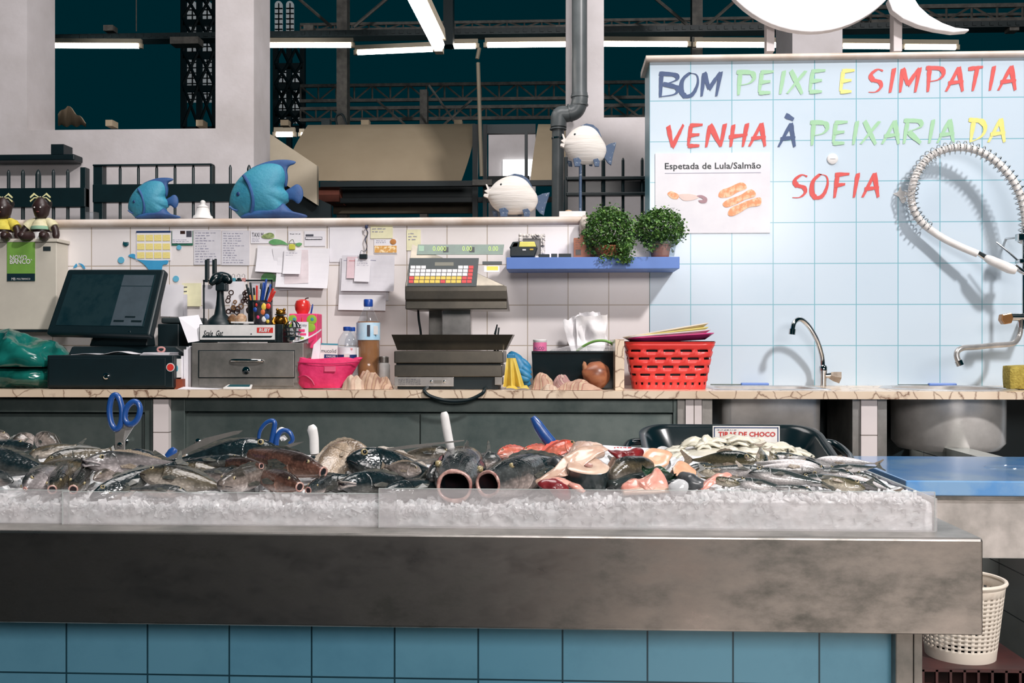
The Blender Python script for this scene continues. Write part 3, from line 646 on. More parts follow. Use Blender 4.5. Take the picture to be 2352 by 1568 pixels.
def doll(px, py, label, dress, hem, s=1, Y=4.85):
    zb = Z(548, YB) + .003; k = .00215 * s
    t = thing('doll', label, 'doll', (X(px, Y), Y, zb)); x0 = X(px, Y)
    def q(dx, h, dy=0): return (x0 + dx * k, Y + dy * k, zb + h * k)
    m = MB().tube([q(0, 8, 0), q(0, 30), q(0, 47), q(0, 52), q(0, 60, -3), q(0, 80, -4), q(0, 96, -2), q(0, 101)], [20 * k, 21 * k, 15 * k, 8 * k, 15 * k, 20 * k, 12 * k, 4 * k], 14, sub=4)
    for sg in (-1, 1):
        m.tube([q(12 * sg, 45), q(26 * sg, 38, -4), q(36 * sg, 26, -10), q(40 * sg, 12, -14), q(40 * sg, 4, -15)], [8 * k, 9 * k, 8 * k, 8 * k, 5 * k], 10, sub=3)
        m.tube([q(10 * sg, 9, -5), q(18 * sg, 9, -25), q(24 * sg, 8, -40), q(25 * sg, 13, -49)], [11 * k, 12 * k, 10 * k, 7 * k], 10, sub=3)
    m.build('body', 'doll_skin', t, 2)
    m = MB().tube([q(0, 34), q(0, 44), q(0, 52)], [24 * k, 20 * k, 11 * k], 16, sub=3)
    for sg in (-1, 1): m.tube([q(12 * sg, 46), q(25 * sg, 39, -4), q(32 * sg, 31, -7)], [10 * k, 12 * k, 12 * k], 10)
    m.build('blouse', dress, t, True)
    MB().tube([q(0, 26), q(0, 31), q(0, 36)], [25 * k, 25 * k, 23 * k], 16).build('hem', hem, t, True)
    MB().tube([q(0, 4), q(0, 12), q(0, 20)], [23 * k, 23.5 * k, 22 * k], 16).build('pants', 'white_plastic', t, True)
    h = MB().ball(q(0, 88, 3), (20.5 * k, 19 * k, 15 * k), 16, 10).build('hair', mat('doll_hair', col(24, 20, 22), .6), t, True)
    m = MB()
    for sg in (-1, 1):
        for a in (.25, -.5): m.loft([[q(sg * 2, 99, -8), q(sg * 2, 101, -8), q(sg * 2, 101, -6)], [q(sg * 14, 104 + 10 * a, -9), q(sg * 15, 108 + 14 * a, -9), q(sg * 14, 106 + 12 * a, -4)], [q(sg * 23, 96 + 12 * a, -9), q(sg * 25, 99 + 12 * a, -9), q(sg * 24, 98 + 12 * a, -6)]])
    m.ball(q(0, 100, -8), 3.2 * k, 8, 6); m.build('hair_bow', 'bow', t)
    m = MB()
    for sg in (-1, 1): m.ball(q(7 * sg, 76, -22), (1.8 * k, 1.4 * k, 1.8 * k), 8, 6)
    m.build('eye', 'white_plastic', t, True); MB().ball(q(0, 66, -21), (4 * k, 2 * k, 1.6 * k), 8, 6).build('mouth', mat('doll_lip', col(110, 52, 46), .4), t, True)
doll(97, 500, 'dark doll in cream blouse with pale bow sitting on the bank box', 'doll_cream', 'doll_green')
doll(10, 500, 'dark doll in yellow dress cut by the left edge of the picture', 'doll_yellow', 'doll_yellow')

# ---- cash register with touch screen
t = thing('cash_drawer', 'black steel cash drawer with round lock under the touch screen', 'cash drawer', (X(250, 4.36), 4.5, ZW))
b = box(X(108, 4.36), X(398, 4.36), 4.36, 4.74, ZW + .006, Z(816, 4.36)); b.build('case', 'black', t, bev=.005)
pxbox(112, 380, 822, 886, 4.354, .006).build('drawer_front', 'black', t, bev=.002)
MB().lathe([(.014, 0), (.014, -.006), (.009, -.009), (.004, -.008)], (X(244, 4.35), 4.354, Z(865, 4.36)), 18, 'Y').build('lock', 'chrome', t, True)
ss = MB().lathe([(.019, 0), (.019, -.002)], (X(390, 4.35), 4.359, Z(844, 4.36)), 20, 'Y').build('sticker', 'white_plastic', t); MB().lathe([(.0155, -.002), (.0155, -.003)], (X(390, 4.35), 4.359, Z(844, 4.36)), 20, 'Y').build('sticker_disc', 'red', ss)
m = MB()
for sx in (120, 386): m.box(X(sx, 4.4) - .01, X(sx, 4.4) + .01, 4.39, 4.7, ZW, ZW + .006)
m.build('foot', 'black', t)
ZD = Z(816, 4.36)
t = thing('touch_screen_register', 'black touch screen cash register tilted back on its stand', 'cash register', (X(240, 4.5), 4.55, ZD))
TL, TR, BR, BL = P(155, 617, 4.66), P(378, 617, 4.56), P(342, 771, 4.42), P(104, 766, 4.52)
q = quad(TL, TR, BR, BL)
qbox(q, 0, 1, 0, 1, -.045, 0).build('screen_housing', 'black', t, bev=.012, segs=3)
mat('screen_off', (.004, .018, .024, 1), .1, c2=(.012, .03, .036, 1), scale=14, lo=.45, hi=.7)
qbox(q, .075, .93, .09, .87, -.001, .0015).build('screen', 'screen_off', t)
qbox(q, .61, .915, .10, .265, .0015, .002).build('screen_panel', mat('screen_grey', col(72, 84, 92), .2), t); qbox(q, .61, .915, .275, .86, .0015, .002).build('screen_panel', 'screen_grey', t)
qbox(q, .63, .73, .78, .81, .002, .0023).build('screen_button', 'black', t); qbox(q, .8, .9, .78, .81, .002, .0023).build('screen_button', 'black', t)
qbox(q, .73, .83, .72, .745, .002, .0023).build('screen_button', 'black', t)
m = MB(); qbox(q, .80, .815, .935, .95, 0, .002, m); m.build('power_light', 'chrome', t)
MB().loft([[(X(160, 4.5), 4.48, ZD), (X(440, 4.5), 4.48, ZD), (X(440, 4.5), 4.72, ZD), (X(160, 4.5), 4.72, ZD)], [(X(165, 4.5), 4.5, ZD + .04), (X(405, 4.5), 4.5, ZD + .04), (X(405, 4.5), 4.72, ZD + .04), (X(165, 4.5), 4.72, ZD + .04)]]).build('stand_base', 'black', t, bev=.008)
MB().loft([[(X(190, 4.5), 4.56, ZD + .04), (X(330, 4.5), 4.54, ZD + .04), (X(330, 4.5), 4.64, ZD + .04), (X(190, 4.5), 4.66, ZD + .04)], [(X(205, 4.5), 4.60, ZD + .17), (X(330, 4.5), 4.55, ZD + .17), (X(330, 4.5), 4.6, ZD + .17), (X(205, 4.5), 4.65, ZD + .17)]]).build('neck', 'black', t, bev=.006)
t = thing('receipt_printer', 'black receipt printer between the touch screen and the steel drawer box', 'printer', (X(392, 4.66), 4.7, ZW))
b = box(X(402, 4.6), X(442, 4.6), 4.755, 4.9, ZW, Z(740, 4.6)); b.build('case', 'black', t, bev=.008)
box(X(352, 4.7), X(402, 4.7), 4.75, 4.9, ZW, Z(742, 4.7)).build('side_case', 'black', t, bev=.006)
box(X(356, 4.68), X(440, 4.68), 4.75, 4.9, Z(740, 4.6), Z(727, 4.68)).build('lid', 'dark_grey', t, bev=.008)
o = MB().grid(lambda u, v: Vector((X(170 + 200 * u, 4.4), 4.37 + .10 * v, ZD + .002 + .010 * math.exp(-((u - .55) * 7) ** 2) + .004 * math.sin(u * 9) ** 2)), 24, 4, (0, 0, .0012)).build('loose_paper', 'white_paper', None, True); tag(o, 'curled white paper lying on the black cash drawer', 'paper')
m = MB()
for i in range(5): m.box(X(332, 4.42) + .002 * i, X(398, 4.42) - .003 * (i % 2), 4.37 + .004 * i, 4.50, ZD + .0005 + .0025 * i, ZD + .002 + .0025 * i)
o = m.build('paper_pad', 'white_paper'); tag(o, 'short stack of papers at the right end of the cash drawer', 'papers')
m = MB(); c = Vector((X(370, 4.42), 4.42, ZD + .024)); m.tube([c + Vector((.016 * math.cos(a), .004 * math.sin(a * 2), .011 * math.sin(a))) for a in [2 * math.pi * i / 20 for i in range(20)]], .0045, 8, True)
o = m.build('hair_tie', mat('dusty_pink', col(196, 140, 136), .6), None, True); tag(o, 'dusty pink ring lying on the paper stack on the cash drawer', 'ring')
# ---- green plastic bag at far left
mat('bag_green', (.008, .135, .112, 1), .16, c2=(.003, .055, .05, 1), scale=9, lo=.3, hi=.6, coat=.3)
mat('bag_green_dark', (.008, .13, .105, 1), .14, c2=(.003, .05, .045, 1), scale=9, coat=.3); mat('bag_blue', col(34, 66, 130), .25)
t = thing('plastic_bag', 'crumpled green plastic bag with a blue patch at far left', 'bag', (X(40, 4.5), 4.5, ZW))
lump((X(30, 4.5), 4.5, Z(830, 4.5)), (.19, .13, .115), 4, .5, 9, ridge=.6, base=Z(842, 4.5), n=60, m=40).build('bag_top', 'bag_green', t, True)
lump((X(45, 4.46), 4.47, ZW + .045), (.15, .11, .055), 9, .45, 10, ridge=.7, base=ZW, n=60, m=30).build('bag_body', 'bag_green_dark', t, True)
lump((X(20, 4.42), 4.42, Z(802, 4.42)), (.05, .025, .022), 2, .4, 14, ridge=.5).build('blue_patch', 'bag_blue', t, True)
# ---- paper goods next to the drawer unit
o = pxbox(399, 413, 825, 868, 4.40, .03).build('small_carton', 'white_plastic'); tag(o, 'slim white carton with blue drop beside the cash drawer', 'carton'); MB().ball((X(406, 4.4), 4.4, Z(848, 4.4)), (.006, .001, .014), 10, 8).build('drop_mark', mat('drop_blue', col(70, 150, 170), .5), o)
o.location.z = ZW + (Z(868, 4.4) - ZW)
o2 = pxbox(401, 419, 866, 889, 4.39, .07).build('brown_wallet', mat('rust2', col(140, 66, 42), .6)); tag(o2, 'rust brown box standing at the worktop edge by the cash drawer', 'box'); o2.location.z = ZW
m = MB()
for i, (a, b, tp) in enumerate(((416, 420, 815), (422, 427, 800), (428, 433, 794), (434, 438, 792))): pxbox(a, b, tp, 890, 4.42 + .004 * i, .24, m)
o = m.build('paper_file', 'white_paper'); tag(o, 'white papers standing on edge left of the steel drawer box', 'papers'); o.location.z = ZW
q = quad(P(410, 728, 4.44), P(464, 722, 4.48), P(490, 778, 4.45), P(432, 787, 4.42)); o = qbox(q, 0, .85, 0, 1, 0, .0012).build('paper_sheet', 'white_paper'); tag(o, 'tilted white sheet leaning against the left side of the box marked RUBY', 'paper')
q = None
o = MB().grid(lambda u, v: Vector((X(412 + 92 * u, 4.36), 4.335 + .07 * v, ZW + .001 + .008 * (1 - u) * v)), 8, 4, (0, 0, .001)).build('paper_sheet', 'white_paper', None, True); tag(o, 'white sheet lying flat on the worktop before the steel drawer box', 'paper')
# ---- steel drawer unit
YD = 4.40
t = thing('drawer_box', 'brushed steel box with one lockable drawer on the worktop', 'drawer box', (X(570, YD), 4.5, ZW))
b = box(X(440, YD), X(697, YD), YD, 4.78, ZW, Z(787, YD)); b.build('case', 'steel', t, bev=.003)
f = pxbox(457, 675, 806, 866, YD - .008, .012).build('drawer_front', 'steel', t, bev=.002); pxbox(455, 677, 804, 868, YD - .001, .002).build('drawer_gap', 'black', t)
MB().tube([P(530, 829, YD - .004), P(536, 827, YD - .02), P(566, 827, YD - .026), P(598, 828, YD - .02), P(604, 830, YD - .004)], .007, 10, sub=4).build('handle', 'chrome', f, True)
MB().lathe([(.017, 0), (.017, -.003), (.009, -.004), (.009, -.01), (.004, -.011)], (X(567, YD), YD - .008, Z(851, YD)), 18, 'Y').build('lock', 'chrome', f, True)
pxbox(457, 675, 869, 886, YD - .004, .006).build('bottom_rail', 'steel', t, bev=.001)
ZU = Z(787, YD)
t = thing('calculator', 'small white pocket calculator lying before the steel drawer box', 'calculator', (X(545, 4.33), 4.34, ZW))
q = quad(P(524, 876, 4.38), P(580, 877, 4.375), P(577, 891, 4.325), P(512, 890, 4.33)); q2 = lambda u, v, e=0: Vector((q(u, v).x, q(u, v).y, ZW + .004 + .012 * (1 - v) + e))
MB().loft([[q2(0, 0, -.003), q2(1, 0, -.003), q2(1, 1, -.003), q2(0, 1, -.003)], [q2(0, 0, .006), q2(1, 0, .006), q2(1, 1, .006), q2(0, 1, .006)]]).build('case', 'white_plastic', t, bev=.002)
MB().loft([[q2(.1, .1, e), q2(.92, .1, e), q2(.92, .75, e), q2(.1, .75, e)] for e in (.006, .0068)]).build('display', mat('teal_display', col(26, 86, 96), .3), t)
# ---- gas lighter box marked RUBY
t = thing('appliance_box', 'flat white box with black edges marked Scale Gat RUBY', 'box', (X(545, 4.42), 4.5, ZU))
b = box(X(457, 4.42), X(632, 4.42), 4.425, 4.62, ZU + .004, Z(744, 4.42)); b.build('case', 'black', t, bev=.002)
pxbox(459, 631, 746, 780, 4.42, .005).build('front_label', 'white_plastic', t, bev=.001)
text('Scale  Gat', 'black', X(467, 4.42), X(513, 4.42), Z(771, 4.42), Z(758, 4.42), 4.4185, t, shear=.4, bold=.015)
pxbox(590, 627, 752, 764, 4.419, .001).build('red_label', 'red', t); text('RUBY', 'white_plastic', X(595, 4.42), X(622, 4.42), Z(762, 4.42), Z(753, 4.42), 4.4175, t, shear=.2, bold=.04)
MB().prism(ccw(pxpoly([(464, 775), (466, 771), (626, 771), (623, 775)], 4.42)), 4.4188, 4.42).build('stripe', 'black', t)
MB().lathe([(.003, 0), (.003, -.001)], (X(577, 4.42), 4.4195, Z(766.5, 4.42)), 10, 'Y').build('dot', 'black', t)
box(X(634, 4.5), X(656, 4.5), 4.46, 4.6, ZU, Z(744, 4.5)).build('side_block', 'black', t, bev=.004)
m = MB()
for sx in (470, 620): m.box(X(sx, 4.45) - .008, X(sx, 4.45) + .008, 4.44, 4.6, ZU, ZU + .005)
m.build('foot', 'black', t)
ZR = Z(744, 4.42)
# ---- black barcode scanner on its stand
t = thing('barcode_scanner', 'black handheld scanner standing on a flared black foot', 'scanner', (X(508, 4.5), 4.5, ZR))
lat(506, 4.5, [(34, 748), (33, 741), (26, 733), (14, 722), (10, 700), (8, 680), (8, 660), (10, 655), (11, 640), (6, 636)], 20).build('stand', 'black', t, True)
MB().tube([P(484, 652, 4.44), P(496, 640, 4.46), P(508, 637, 4.5), P(522, 640, 4.5), P(528, 648, 4.49)], [.012, .024, .027, .024, .012], 14, sub=4).build('scanner_head', 'black_gloss', t, True)
pxbox(494, 518, 650, 668, 4.47, .05).build('grip', 'black', t, bev=.006)
# ---- holders, pens and trinkets on the box
t = thing('pen_pot', 'black pot stuffed with pens on top of the marked box', 'pot', (X(590, 4.53), 4.53, ZR))
lat(592, 4.53, [(20, 746), (22, 735), (23, 690), (21, 690), (20, 735)], 24).build('pot', 'black', t, True)
pens = [(575, 648, 578, 690, 'black'), (566, 652, 575, 692, 'black'), (583, 660, 584, 695, 'yellow'), (590, 655, 588, 692, 'red'), (597, 664, 592, 695, 'white_plastic'), (606, 648, 598, 692, 'blue_plastic'), (612, 640, 602, 690, 'blue_plastic'), (622, 652, 606, 694, 'blue_plastic'), (628, 662, 608, 696, 'red'), (632, 668, 610, 696, 'red'), (570, 660, 580, 694, 'orange'), (600, 650, 596, 690, 'dark_grey'), (618, 658, 604, 692, 'black')]
pn = ['black pen leaning left in the pen pot', 'black pen at the far left of the pen pot', 'yellow pencil in the pen pot', 'red pen at the middle of the pen pot', 'white marker in the pen pot', 'blue pen upright in the pen pot', 'tall blue marker in the pen pot', 'blue pen leaning right in the pen pot', 'red pen leaning right in the pen pot', 'lowest red pen leaning out right from the pen pot', 'orange pencil leaning left in the pen pot', 'grey pen behind the blue ones in the pen pot', 'black pen at the right of the pen pot']
for (x0, y0, x1, y1, mm), lb in zip(pens, pn):
    k = (hash(lb) % 5) * 0; t = thing('pen', lb, 'pen', P(x1, y1, 4.53), 'pens in the black pot')
    a = P(x0, y0, 4.52); b = P(x1 * .6 + 592 * .4, 728, 4.54)
    MB().tube([b, a * .75 + b * .25], .0045, 8).build('barrel', mm, t, True); MB().tube([a * .75 + b * .25, a * .98 + b * .02, a], [.005, .005, .002], 8).build('cap', 'black' if mm in ('yellow', 'orange') else mm, t, True)
t = thing('picture_cup', 'clear cup printed with colourful little figures on the marked box', 'cup', (X(603, 4.46), 4.46, ZR))
lat(603, 4.46, [(19, 745), (21, 742), (22, 694), (20.5, 694), (19.5, 741)], 24).build('cup', mat('smoky', col(70, 66, 72), .25, c2=col(44, 44, 52), scale=30), t, True)
m_ = [('yellow', 604, 704, 8), ('red', 616, 703, 6), ('orange', 602, 716, 7), ('blue_plastic', 586, 711, 5), ('pink', 594, 728, 5), ('blue_shelf', 613, 727, 6), ('white_plastic', 606, 733, 6), ('red', 590, 700, 4), ('yellow', 615, 738, 4)]
for mm, x, y, r in m_: MB().ball(P(x, y, 4.46 - .0205 * 1.95 + .002 + .0000), (r * .00195, .004, r * .0022), 10, 7).build('printed_figure', mm, t, True)
t = thing('charm_stand', 'small stand hung with dark ringed charms and a white card', 'stand', (X(545, 4.56), 4.56, ZR))
pxbox(528, 560, 646, 722, 4.57, .003).build('card', 'white_paper', t)
m = MB().lathe([(.03, 0), (.028, .01), (.004, .014), (.004, .21)], (X(545, 4.6), 4.6, ZR), 14); m.build('stem', 'black', t, True)
rnd = random.Random(5); m = MB(); m2 = MB()
for i in range(26):
    x, y = rnd.uniform(522, 572), rnd.uniform(668, 716)
    if 540 < x < 558 and y < 690 and rnd.random() < .7: continue
    c = P(x, y, 4.545 + rnd.uniform(0, .02)); r = rnd.uniform(.007, .012); ax = rnd.uniform(0, 3)
    (m if rnd.random() < .7 else m2).tube([c + Vector((r * math.cos(a), r * .5 * math.sin(a) * math.sin(ax), r * math.sin(a))) for a in [2 * math.pi * k / 12 for k in range(12)]], .0028, 6, True)
m.build('charm', mat('charm_dark', col(60, 40, 36), .3), t, True); m2.build('charm', mat('charm_brass', col(170, 130, 92), .35, .6), t, True)
o = lump((X(553, 4.47), 4.47, ZR + .026), (.026, .024, .025), 3, .2, 30, base=ZR).build('seashell', mat('shell', col(206, 180, 150), .5, c2=col(150, 110, 80), scale=40), None, True); tag(o, 'small cream shell in front of the charm stand', 'shell')
o = lump((X(530, 4.48), 4.48, ZR + .022), (.03, .02, .022), 8, .6, 26, base=ZR).build('dried_starfish', mat('shell_br', col(140, 104, 66), .6, c2=col(90, 60, 40), scale=40), None, True); tag(o, 'brown knobbly shell left of the cream shell on the marked box', 'shell')
o = MB().loft([[P(530, 738, 4.435), P(602, 739, 4.435), P(602, 739, 4.47), P(530, 738, 4.47)], [P(530, 742, 4.435), P(602, 743.5, 4.435), P(602, 743.5, 4.47), P(530, 742.5, 4.47)]]).build('white_ruler', 'white_plastic', None, bev=.001); tag(o, 'flat white plastic strip lying on the front of the marked box', 'strip')
t = thing('gold_frog', 'gold lucky toad figurine beside the black pot', 'figurine', (X(644, 4.5), 4.5, Z(745, 4.5)))
mat('gold', col(172, 130, 50), .3, .9, c2=col(110, 76, 26), scale=40)
m = MB().ball(P(643, 735, 4.5), (.027, .026, .026), 16, 10).ball(P(645, 718, 4.49), (.022, .022, .017), 16, 10)
for sx in (-1, 1): m.ball(P(645 + 8 * sx, 711, 4.485), .007, 10, 8); m.tube([P(643 + 12 * sx, 730, 4.48), P(643 + 16 * sx, 740, 4.465), P(643 + 13 * sx, 746, 4.46)], .008, 8)
m.build('body', 'gold', t, True)
m = MB().tube([P(632, 722, 4.475), P(645, 724, 4.466), P(658, 721, 4.475)], .003, 6, sub=3); m.build('mouth', 'black', t, True)
# pink mug, apple, card and wire ball
t = thing('pink_cup', 'bright pink square cup with a green butterfly picture', 'cup', (X(698, 4.56), 4.56, ZU))
pxbox(664, 728, 720, 800, 4.52, .10).build('cup', 'pink', t, bev=.004)
mat('lime', col(150, 190, 60), .5)
for a, b, c_, d_ in ((672, 732, 10, 8), (716, 734, 12, 10), (712, 752, 13, 9), (674, 750, 10, 8)): MB().ball(P(a, b, 4.519), (c_ * .002, .001, d_ * .0023), 12, 6).build('butterfly_wing', 'lime', t, True)
MB().ball(P(694, 742, 4.518), (.004, .001, .03), 8, 6).build('butterfly_body', 'red', t, True)
for sx, sy in ((676, 733), (717, 733)): MB().ball(P(sx, sy, 4.5178), (.008, .0006, .008), 10, 6).build('butterfly_dot', 'drop_blue', t, True)
t = thing('plastic_apple', 'shiny red plastic apple resting in the pink cup', 'apple', P(695, 720, 4.57))
m = MB().lathe([(.002, Z(721, 4.57)), (12 * .002, Z(720, 4.57)), (17 * .002, Z(711, 4.57)), (18.5 * .002, Z(700, 4.57)), (15 * .002, Z(690, 4.57)), (8 * .002, Z(686.5, 4.57)), (.002, Z(690, 4.57))], (X(695, 4.57), 4.57, 0), 24); m.build('fruit', mat('apple_red', col(222, 54, 50), .22, coat=.4), t, True)
MB().tube([P(699, 690, 4.57), P(703, 685, 4.57), P(709, 684, 4.57)], .003, 6).build('stalk', 'charm_dark', t, True)
t = thing('blue_pen', 'blue pen standing in the pink cup right of the apple', 'pen', P(718, 722, 4.55)); MB().tube([P(714, 722, 4.55), P(717, 706, 4.55)], .004, 8).build('barrel', 'blue_plastic', t, True); MB().tube([P(717, 706, 4.55), P(718.5, 698, 4.55)], [.0045, .002], 8).build('cap', 'blue_plastic', t, True)
t = thing('white_card', 'white card printed Kitty standing before the pink cup', 'card', (X(690, 4.47), 4.47, ZU))
pxbox(671, 708, 739, 789, 4.47, .004).build('card', 'white_paper', t); text('Kitty', 'ink', X(689, 4.47), X(705, 4.47), Z(751, 4.47), Z(743, 4.47), 4.469, t)
for x0, x1, y0, y1, mm in ((687, 700, 756, 762, 'pink'), (689, 703, 765, 770, 'pink'), (690, 698, 774, 783, 'lime')): pxbox(x0, x1, y0, y1, 4.4685, .0015).build('printed_mark', mm, t)
t = thing('wire_pot', 'shiny ribbed chrome pot beside the white card', 'pot', (X(672, 4.44), 4.44, ZU))
lat(672, 4.44, [(10, 786), (13, 780), (14, 765), (16, 752)], 18).build('pot', 'chrome', t, True)
m = MB(); c = P(672, 752, 4.44)
for i in range(5): a0 = math.pi * i / 5; m.tube([c + Vector((.033 * math.cos(b) * math.cos(a0), .033 * math.cos(b) * math.sin(a0), .03 * math.sin(b))) for b in [math.pi * k / 10 for k in range(11)]], .0025, 6)
m.build('wire_dome', 'chrome', t, True)
m = MB()
for y in (752, 762, 773): m.tube([c + Vector((.036 * math.cos(a), .036 * math.sin(a), Z(y, 4.44) - c.z)) for a in [2 * math.pi * k / 20 for k in range(20)]], .003, 6, True)
m.build('dark_band', 'black', t, True)
# clips and stand behind the scanner
for x, lb in ((474, 'left black clothes peg standing behind the scanner'), (491, 'right black clothes peg standing behind the scanner')):
    o = thing('clothes_peg', lb, 'peg', P(x, 650, 4.62), 'black pegs behind the scanner'); pxbox(x - 4, x + 3, 596, 648, 4.62, .012).build('jaw', 'black', o, bev=.002); pxbox(x + 1, x + 6, 594, 640, 4.635, .01).build('jaw', 'black', o, bev=.002)
t = thing('note_rack', 'wire note rack holding papers behind the pens', 'rack', P(540, 700, 4.66)); pxbox(466, 626, 642, 646, 4.65, .006).build('bar', 'black', t)
m = MB()
for x in (468, 624): m.box(X(x, 4.65) - .003, X(x, 4.65) + .003, 4.65, 4.656, ZU, Z(642, 4.65))
m.build('leg', 'black', t)
for i, (x, mm, nm) in enumerate(((536, 'drop_blue', 'pale blue'), (548, 'black', 'black'), (559, 'dusty_pink', 'pinkish'))):
    o = thing('binder_clip', nm + ' binder clip on the wire note rack behind the pens', 'clip', P(x, 645, 4.645), 'binder clips on the note rack'); pxbox(x - 4, x + 4, 638, 647, 4.642, .014).build('jaw', mm, o, bev=.002)
    MB().tube([P(x - 3, 638, 4.645), P(x - 3.5, 632, 4.645), P(x, 629, 4.645), P(x + 3.5, 632, 4.645), P(x + 3, 638, 4.645)], .001, 5).build('wire_loop', 'chrome', o, True)
# ---- pink pouch with carton, bottles
t = thing('pink_pouch', 'hot pink fabric pouch slumped open on the worktop', 'pouch', (X(755, 4.42), 4.42, ZW))
mat('pink_fabric', col(236, 58, 116), .7, c2=col(214, 40, 98), scale=14, bump=.35, bscale=30)
rg = []
for y, a, b, dy in ((891, 690, 795, .045), (880, 686, 800, .055), (862, 685, 806, .06), (845, 684, 818, .06), (830, 683, 826, .055), (823, 684, 831, .05), (822, 690, 826, .04), (832, 700, 815, .035)):
    z = max(Z(y, 4.42), ZW + .001); x0, x1 = X(a, 4.42), X(b, 4.42); c = (x0 + x1) / 2; h = (x1 - x0) / 2
    rg.append([(c + h * abs(math.cos(t_)) ** .7 * (1 if math.cos(t_) > 0 else -1) + .004 * math.sin(9 * t_ + y), 4.42 + dy * math.sin(t_) + .004 * math.sin(5 * t_ + y * .2), z + .004 * math.sin(4 * t_) * (y < 835)) for t_ in [2 * math.pi * i / 36 for i in range(36)]])
MB().loft(rg).build('pouch_body', 'pink_fabric', t, True)
MB().tube([P(684, 832, 4.385), P(720, 834, 4.355), P(770, 835, 4.352), P(826, 829, 4.375)], .0022, 6, sub=5).build('zip', mat('pink_dark', col(190, 30, 88), .5), t, True)
pxbox(745, 771, 841, 853, 4.354, .003).build('tag', mat('pink_pale', col(246, 100, 140), .6), t)
MB().tube([P(686, 866, 4.37), P(700, 862, 4.36), P(715, 872, 4.36), P(722, 884, 4.36)], .004, 6, sub=4).build('strap', 'pink_dark', t, True)
t = thing('medicine_carton', 'white and blue medicine carton standing in the pink pouch', 'carton', P(755, 830, 4.43))
q = quad(P(737, 788, 4.45), P(776, 789, 4.45), P(774, 838, 4.44), P(733, 836, 4.44)); qbox(q, 0, 1, 0, 1, -.03, 0).build('carton', 'white_plastic', t, bev=.001)
qtext(q, 'mucolid', 'ink', .06, .92, .26, .44, .001, t); qbox(q, .25, 1, .52, .7, 0, .0008).build('carton_band', mat('navy2', col(16, 52, 104), .5), t); qtext(q, 'XAROPE', 'white_plastic', .36, .9, .56, .66, .0015, t); qbox(q, .0, 1, .0, .07, 0, .0008).build('carton_stripe', 'drop_blue', t)
q = quad(P(720, 792, 4.42), P(736, 775, 4.46), P(732, 835, 4.44), P(712, 838, 4.41)); o = qbox(q, 0, 1, 0, 1, 0, .003).build('leaflet', 'white_paper'); tag(o, 'white leaflets fanned at the left end of the pink pouch', 'leaflet')
o = MB().grid(lambda u, v: P(668 + 70 * u, 786 - 28 * u * u - 3 * v, 4.42 + .05 * v), 10, 3, (0, .001, .001)).build('curled_paper', 'white_paper', None, True); tag(o, 'curled white paper lying on the right edge of the steel drawer box', 'paper')
clear = glass_mat('clear_plastic', (.90, .94, .97, 1), .05)
mat('label_blue', col(160, 206, 232), .5, c2=col(210, 228, 240), scale=14); mat('label_white', col(230, 232, 236), .5)
mat('tea', (.40, .155, .035, 1), .15, c2=(.30, .11, .025, 1), coat=.3)
def bottle(px, Y, w, top, bot, label, lab, liquid=None, lc='label_blue', sc=1.0):
    t = thing('water_bottle', label, 'bottle', (X(px, Y), Y, Z(bot, Y))); H = bot - top; y = lambda f: top + H * f
    lat(px, Y, [(w * .9, bot), (w, y(.97)), (w, y(.9)), (w * .95, y(.87)), (w, y(.84)), (w, y(.75)), (w * .95, y(.72)), (w, y(.69)), (w, y(.36)), (w * .9, y(.26)), (w * .6, y(.16)), (w * .36, y(.1)), (w * .34, y(.07))], 24, cap=False).build('bottle', 'clear_plastic', t, True)
    lat(px, Y, [(w * .38, y(.085)), (w * .4, y(.07)), (w * .4, y(.01)), (w * .34, top)], 20).build('cap', 'blue_plastic', t, True)
    lat(px, Y, [(w * 1.015, y(lab[1])), (w * 1.02, y(lab[0]))], 24, cap=False).build('label', lc, t, True)
    if liquid: lat(px, Y, [(w * .86, bot - H * .01), (w * .95, y(.96)), (w * .95, y(.9)), (w * .91, y(.87)), (w * .95, y(.84)), (w * .95, y(.75)), (w * .91, y(.72)), (w * .95, y(.69)), (w * .95, y(liquid))], 24).build('liquid', 'tea', t, True)
    return t
tb = bottle(846, 4.58, 27, 687, 886, 'big plastic bottle half full of brown liquid with blue cap', (.27, .47), .26)
o = pxbox(843, 850, 746, 772, 4.58 - .056, .001).build('barcode', 'ink', tb); pxbox(858, 868, 748, 768, 4.585 - .05, .001).build('label_mark', 'white_plastic', tb)
tb = bottle(797, 4.47, 22, 750, 862, 'small empty water bottle with blue cap behind the pink pouch', (.42, .7), None, 'label_white')
text('Pe', 'red', X(804, 4.47), X(814, 4.47), Z(804, 4.43), Z(797, 4.43), 4.432, tb); lat(797, 4.47, [(22.6, 830), (22.7, 814)], 24, cap=False).build('label_band', 'navy2', tb, True); pxbox(790, 803, 812, 820, 4.425, .001).build('barcode', 'white_plastic', tb)
bottle(809, 4.56, 18, 751, 862, 'second small water bottle hidden behind the first by the pouch', (.42, .7), None, 'label_white')
mat('wht', col(226, 224, 222), .4)
t = thing('white_jar', 'small white jar behind the cloth right of the tall bottle', 'jar', (X(882, 4.6), 4.6, ZW)); lat(882, 4.6, [(13, 882), (14, 880), (14, 838), (10, 832)], 18).build('jar', 'wht', t, True); lat(882, 4.6, [(11, 832), (11, 820), (9, 818)], 18).build('lid', 'steel', t, True)
